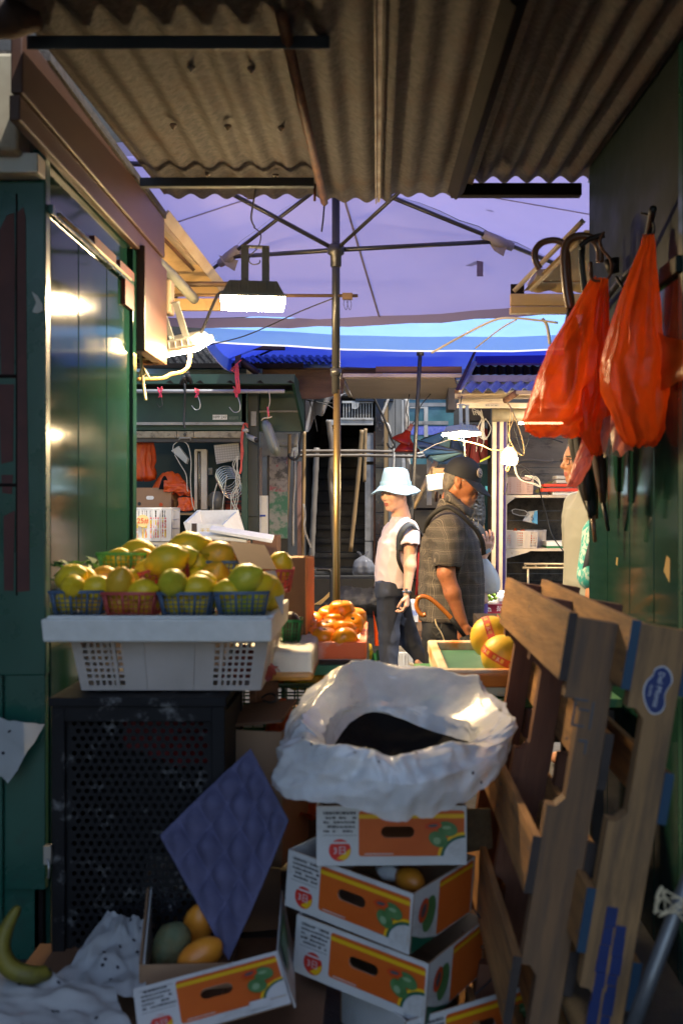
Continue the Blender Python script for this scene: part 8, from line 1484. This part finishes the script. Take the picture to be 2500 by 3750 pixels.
# ------------------------------------------------------------------ bags and umbrellas hanging on the right stall
redfilm = clear_film('red_bag_film', (.95, .20, .02), .28, .62, .26, .8, 16)
pinkfilm = clear_film('faded_bag_film', (.80, .30, .24), .25, .5, .3, .4, 14)
clearf = clear_film('clear_bag_film', (.55, .56, .55), .55, .4, .25, .4, 14)
def hang_bag(label, outline, d, depth, mt, seed, group='red plastic bags hanging at right', lean=0.):
    """outline: rows of (y, x_left, x_right) down the photo; a thin-walled gathered bag with real depth"""
    m = MB(); ys = [o[0] for o in outline]; n = len(outline)
    def f(u, v):
        q = v * (n - 1); i = min(int(q), n - 2); t = q - i; t = t * t * (3 - 2 * t) * .5 + t * .5; y = outline[i][0] * (1 - t) + outline[i + 1][0] * t; a = outline[i][1] * (1 - t) + outline[i + 1][1] * t; b = outline[i][2] * (1 - t) + outline[i + 1][2] * t
        an = 2 * math.pi * u; ca, sa = math.cos(an), math.sin(an); wd = (b - a) / 2; k = 1 + .06 * math.sin(9 * an + seed + 2 * v) * math.sin(math.pi * min(1, v * 1.15)) + .30 * (.45 - abs(nv((ca * 1.8, sa * 1.8, v * 4), 1, seed)) * 1.6) * min(1, v * 3) + .16 * nv((ca * 4, sa * 4, v * 7), 1, seed + 1)
        p = P((a + b) / 2, y, d + lean * v); r = wd * d / FPX; dp = min(depth, r) * (1 - .9 * max(0, (v - .9) / .1)) 
        return p + Vector((r * ca * (1 if abs(ca) > .9 else k), dp * sa * k, .012 * nv((ca * 3, sa * 3, v * 5), 1, seed + 3)))
    m.grid(f, 64, 44, 0, True, None, True); return m.thing('plastic_bag', label, 'bag', [mt], group)
hang_bag('bright red plastic bag hanging in the front left of the cluster with a drooping corner', [(1020, 2165, 2205), (1060, 2140, 2215), (1140, 2090, 2220), (1260, 2020, 2222), (1380, 1962, 2225), (1480, 1930, 2215), (1540, 1912, 2170), (1575, 1925, 2140), (1600, 1960, 2120)], 3.35, .10, redfilm, 2)
hang_bag('red plastic bag twisting downward in the middle of the cluster', [(1022, 2200, 2226), (1100, 2180, 2226), (1250, 2160, 2230), (1400, 2130, 2250), (1520, 2100, 2250), (1580, 2115, 2235), (1640, 2150, 2215), (1665, 2165, 2195)], 3.30, .07, redfilm, 5)
hang_bag('faded pink tail of a plastic bag hanging lowest in the cluster', [(1590, 2138, 2192), (1640, 2122, 2185), (1690, 2104, 2165), (1740, 2086, 2140), (1785, 2072, 2108)], 3.34, .03, pinkfilm, 8)
hang_bag('large red plastic bag hanging alone at the right', [(862, 2352, 2392), (900, 2345, 2398), (960, 2318, 2400), (1080, 2270, 2405), (1200, 2230, 2415), (1320, 2200, 2432), (1420, 2205, 2440), (1500, 2230, 2428), (1570, 2260, 2422), (1620, 2290, 2410), (1632, 2310, 2390)], 3.0, .09, redfilm, 11)
m = MB(); m.grid(lambda u, v: P(2405 + 130 * u + 20 * u * math.sin(v * 5), 1215 + 70 * u ** 2 + 14 * math.sin(u * 5) + (215 - 90 * u) * v, 2.96 - .26 * u + .02 * math.sin(u * 5 + v * 3)), 12, 10); m.thing('plastic_bag', 'red bag corner spreading to the right edge of the photo', 'bag', [redfilm], 'red plastic bags hanging at right')
m = MB(); m.grid(lambda u, v: P(2205 + 60 * u, 1540 + 140 * v - 20 * math.sin(u * 3), 3.2) + Vector((0, .03 * math.sin(u * 6 + v * 4), 0)), 14, 12); m.thing('clear_bag', 'clear plastic bag hanging below the red cluster', 'bag', [clearf])
m = MB(); m.grid(lambda u, v: P(2238 + 75 * u, 1500 + 160 * v, 3.05) + Vector((0, .02 * math.sin(u * 6 + v * 4), .01 * math.sin(u * 9))), 12, 12); m.thing('plastic_bag', 'faded pink plastic bag behind the large red one', 'bag', [pinkfilm], 'red plastic bags hanging at right')
m = MB(); m.pcable([(2158, 1000, 3.33), (2166, 1022, 3.33), (2190, 1030, 3.33), (2222, 1022, 3.33), (2238, 985, 3.33), (2230, 945, 3.33), (2205, 915, 3.33), (2195, 880, 3.33), (2210, 850, 3.33)], .005, 6); m.thing('wire_hook', 'bent wire hook carrying the front red bags', 'hook', [rust])
m = MB(); m.pcable([(2350, 868, 3.0), (2372, 858, 3.0), (2392, 855, 3.0), (2392, 825, 3.0), (2372, 790, 3.0), (2345, 780, 3.02)], .0035, 6); m.thing('wire_hook', 'thin wire hook carrying the large red bag', 'hook', [black_cable])
canem = mat('cane_handle', (.17, .085, .045), (.12, .055, .03), 6, .35, coat=.3)
def brolly(label, crook, shaft, d, foldm, tipm, hm, r=.012):
    t = thing('hanging_umbrella', label, 'umbrella', P(shaft[0][0], shaft[0][1], d)); m = MB(); m.cable([P(x, y, d) for x, y in crook], r, 12); m.build('handle', [hm], t)
    a, b, c_ = [P(x, y, d) for x, y in shaft]; m = MB(); L = [a.lerp(b, i / 12) for i in range(13)]; m.tube(L, [.012, .03, .036, .038, .039, .038, .037, .035, .033, .030, .026, .022, .014], 14, 0, flat=.9)
    m.v = [(x + .004 * nv((x * 60, y * 60, z * 6)), y, z) for x, y, z in m.v]; m.build('canopy', [foldm], t); m = MB(); m.tube([b, c_], [.009, .007], 8); m.build('tip', [tipm], t); return t
blackfold = mat('black_umbrella_cloth', (.008, .008, .010), (.014, .014, .016), 6, .5, bump=.5, bscale=14, stretch=(3, 3, .3)); brownfold = mat('brown_umbrella_cloth', (.06, .03, .022), (.04, .02, .016), 6, .5, bump=.5, bscale=14, stretch=(3, 3, .3))
brolly('black umbrella hanging with a brown cane crook, the left of the two crooks', [(1975, 985), (1958, 950), (1960, 915), (1985, 888), (2030, 880), (2062, 895), (2075, 940), (2082, 1050), (2092, 1140), (2096, 1540)], [(2098, 1540), (2168, 1888), (2178, 1985)], 3.55, blackfold, canem, canem)
brolly('black umbrella hanging with a brown cane crook, the right of the two crooks', [(2195, 960), (2192, 910), (2170, 876), (2130, 864), (2090, 874), (2068, 905), (2064, 960), (2072, 1060), (2085, 1130)], [(2085, 1130), (2150, 1830), (2160, 1900)], 3.45, blackfold, black_cable, canem, .014)
brolly('brown umbrella hanging against the wall with a dark tip', [(2130, 900), (2128, 960), (2138, 1060), (2145, 1140)], [(2145, 1140), (2207, 1840), (2226, 1945)], 3.6, brownfold, black_cable, steel_blue)
brolly('thin dark umbrella hanging behind the brown one', [(2160, 960), (2165, 1040), (2170, 1150)], [(2170, 1150), (2180, 1800), (2182, 1900)], 3.75, brownfold, rust, canem, .008)
m = MB(); m.pcable([(2120, 905, 3.4), (2150, 880, 3.4), (2180, 868, 3.4), (2210, 862, 3.4)], .010, 6); m.tube([P(2236, 950, 3.5), P(2245, 1000, 3.5)], [.03, .02], 8); m.pcable([(2255, 1015, 3.4), (2300, 1085, 3.3), (2345, 1130, 3.2), (2360, 1140, 3.15)], .006, 6); m.thing('black_strap', 'black straps hooked over the cable above the red bags', 'strap', [black_cable])
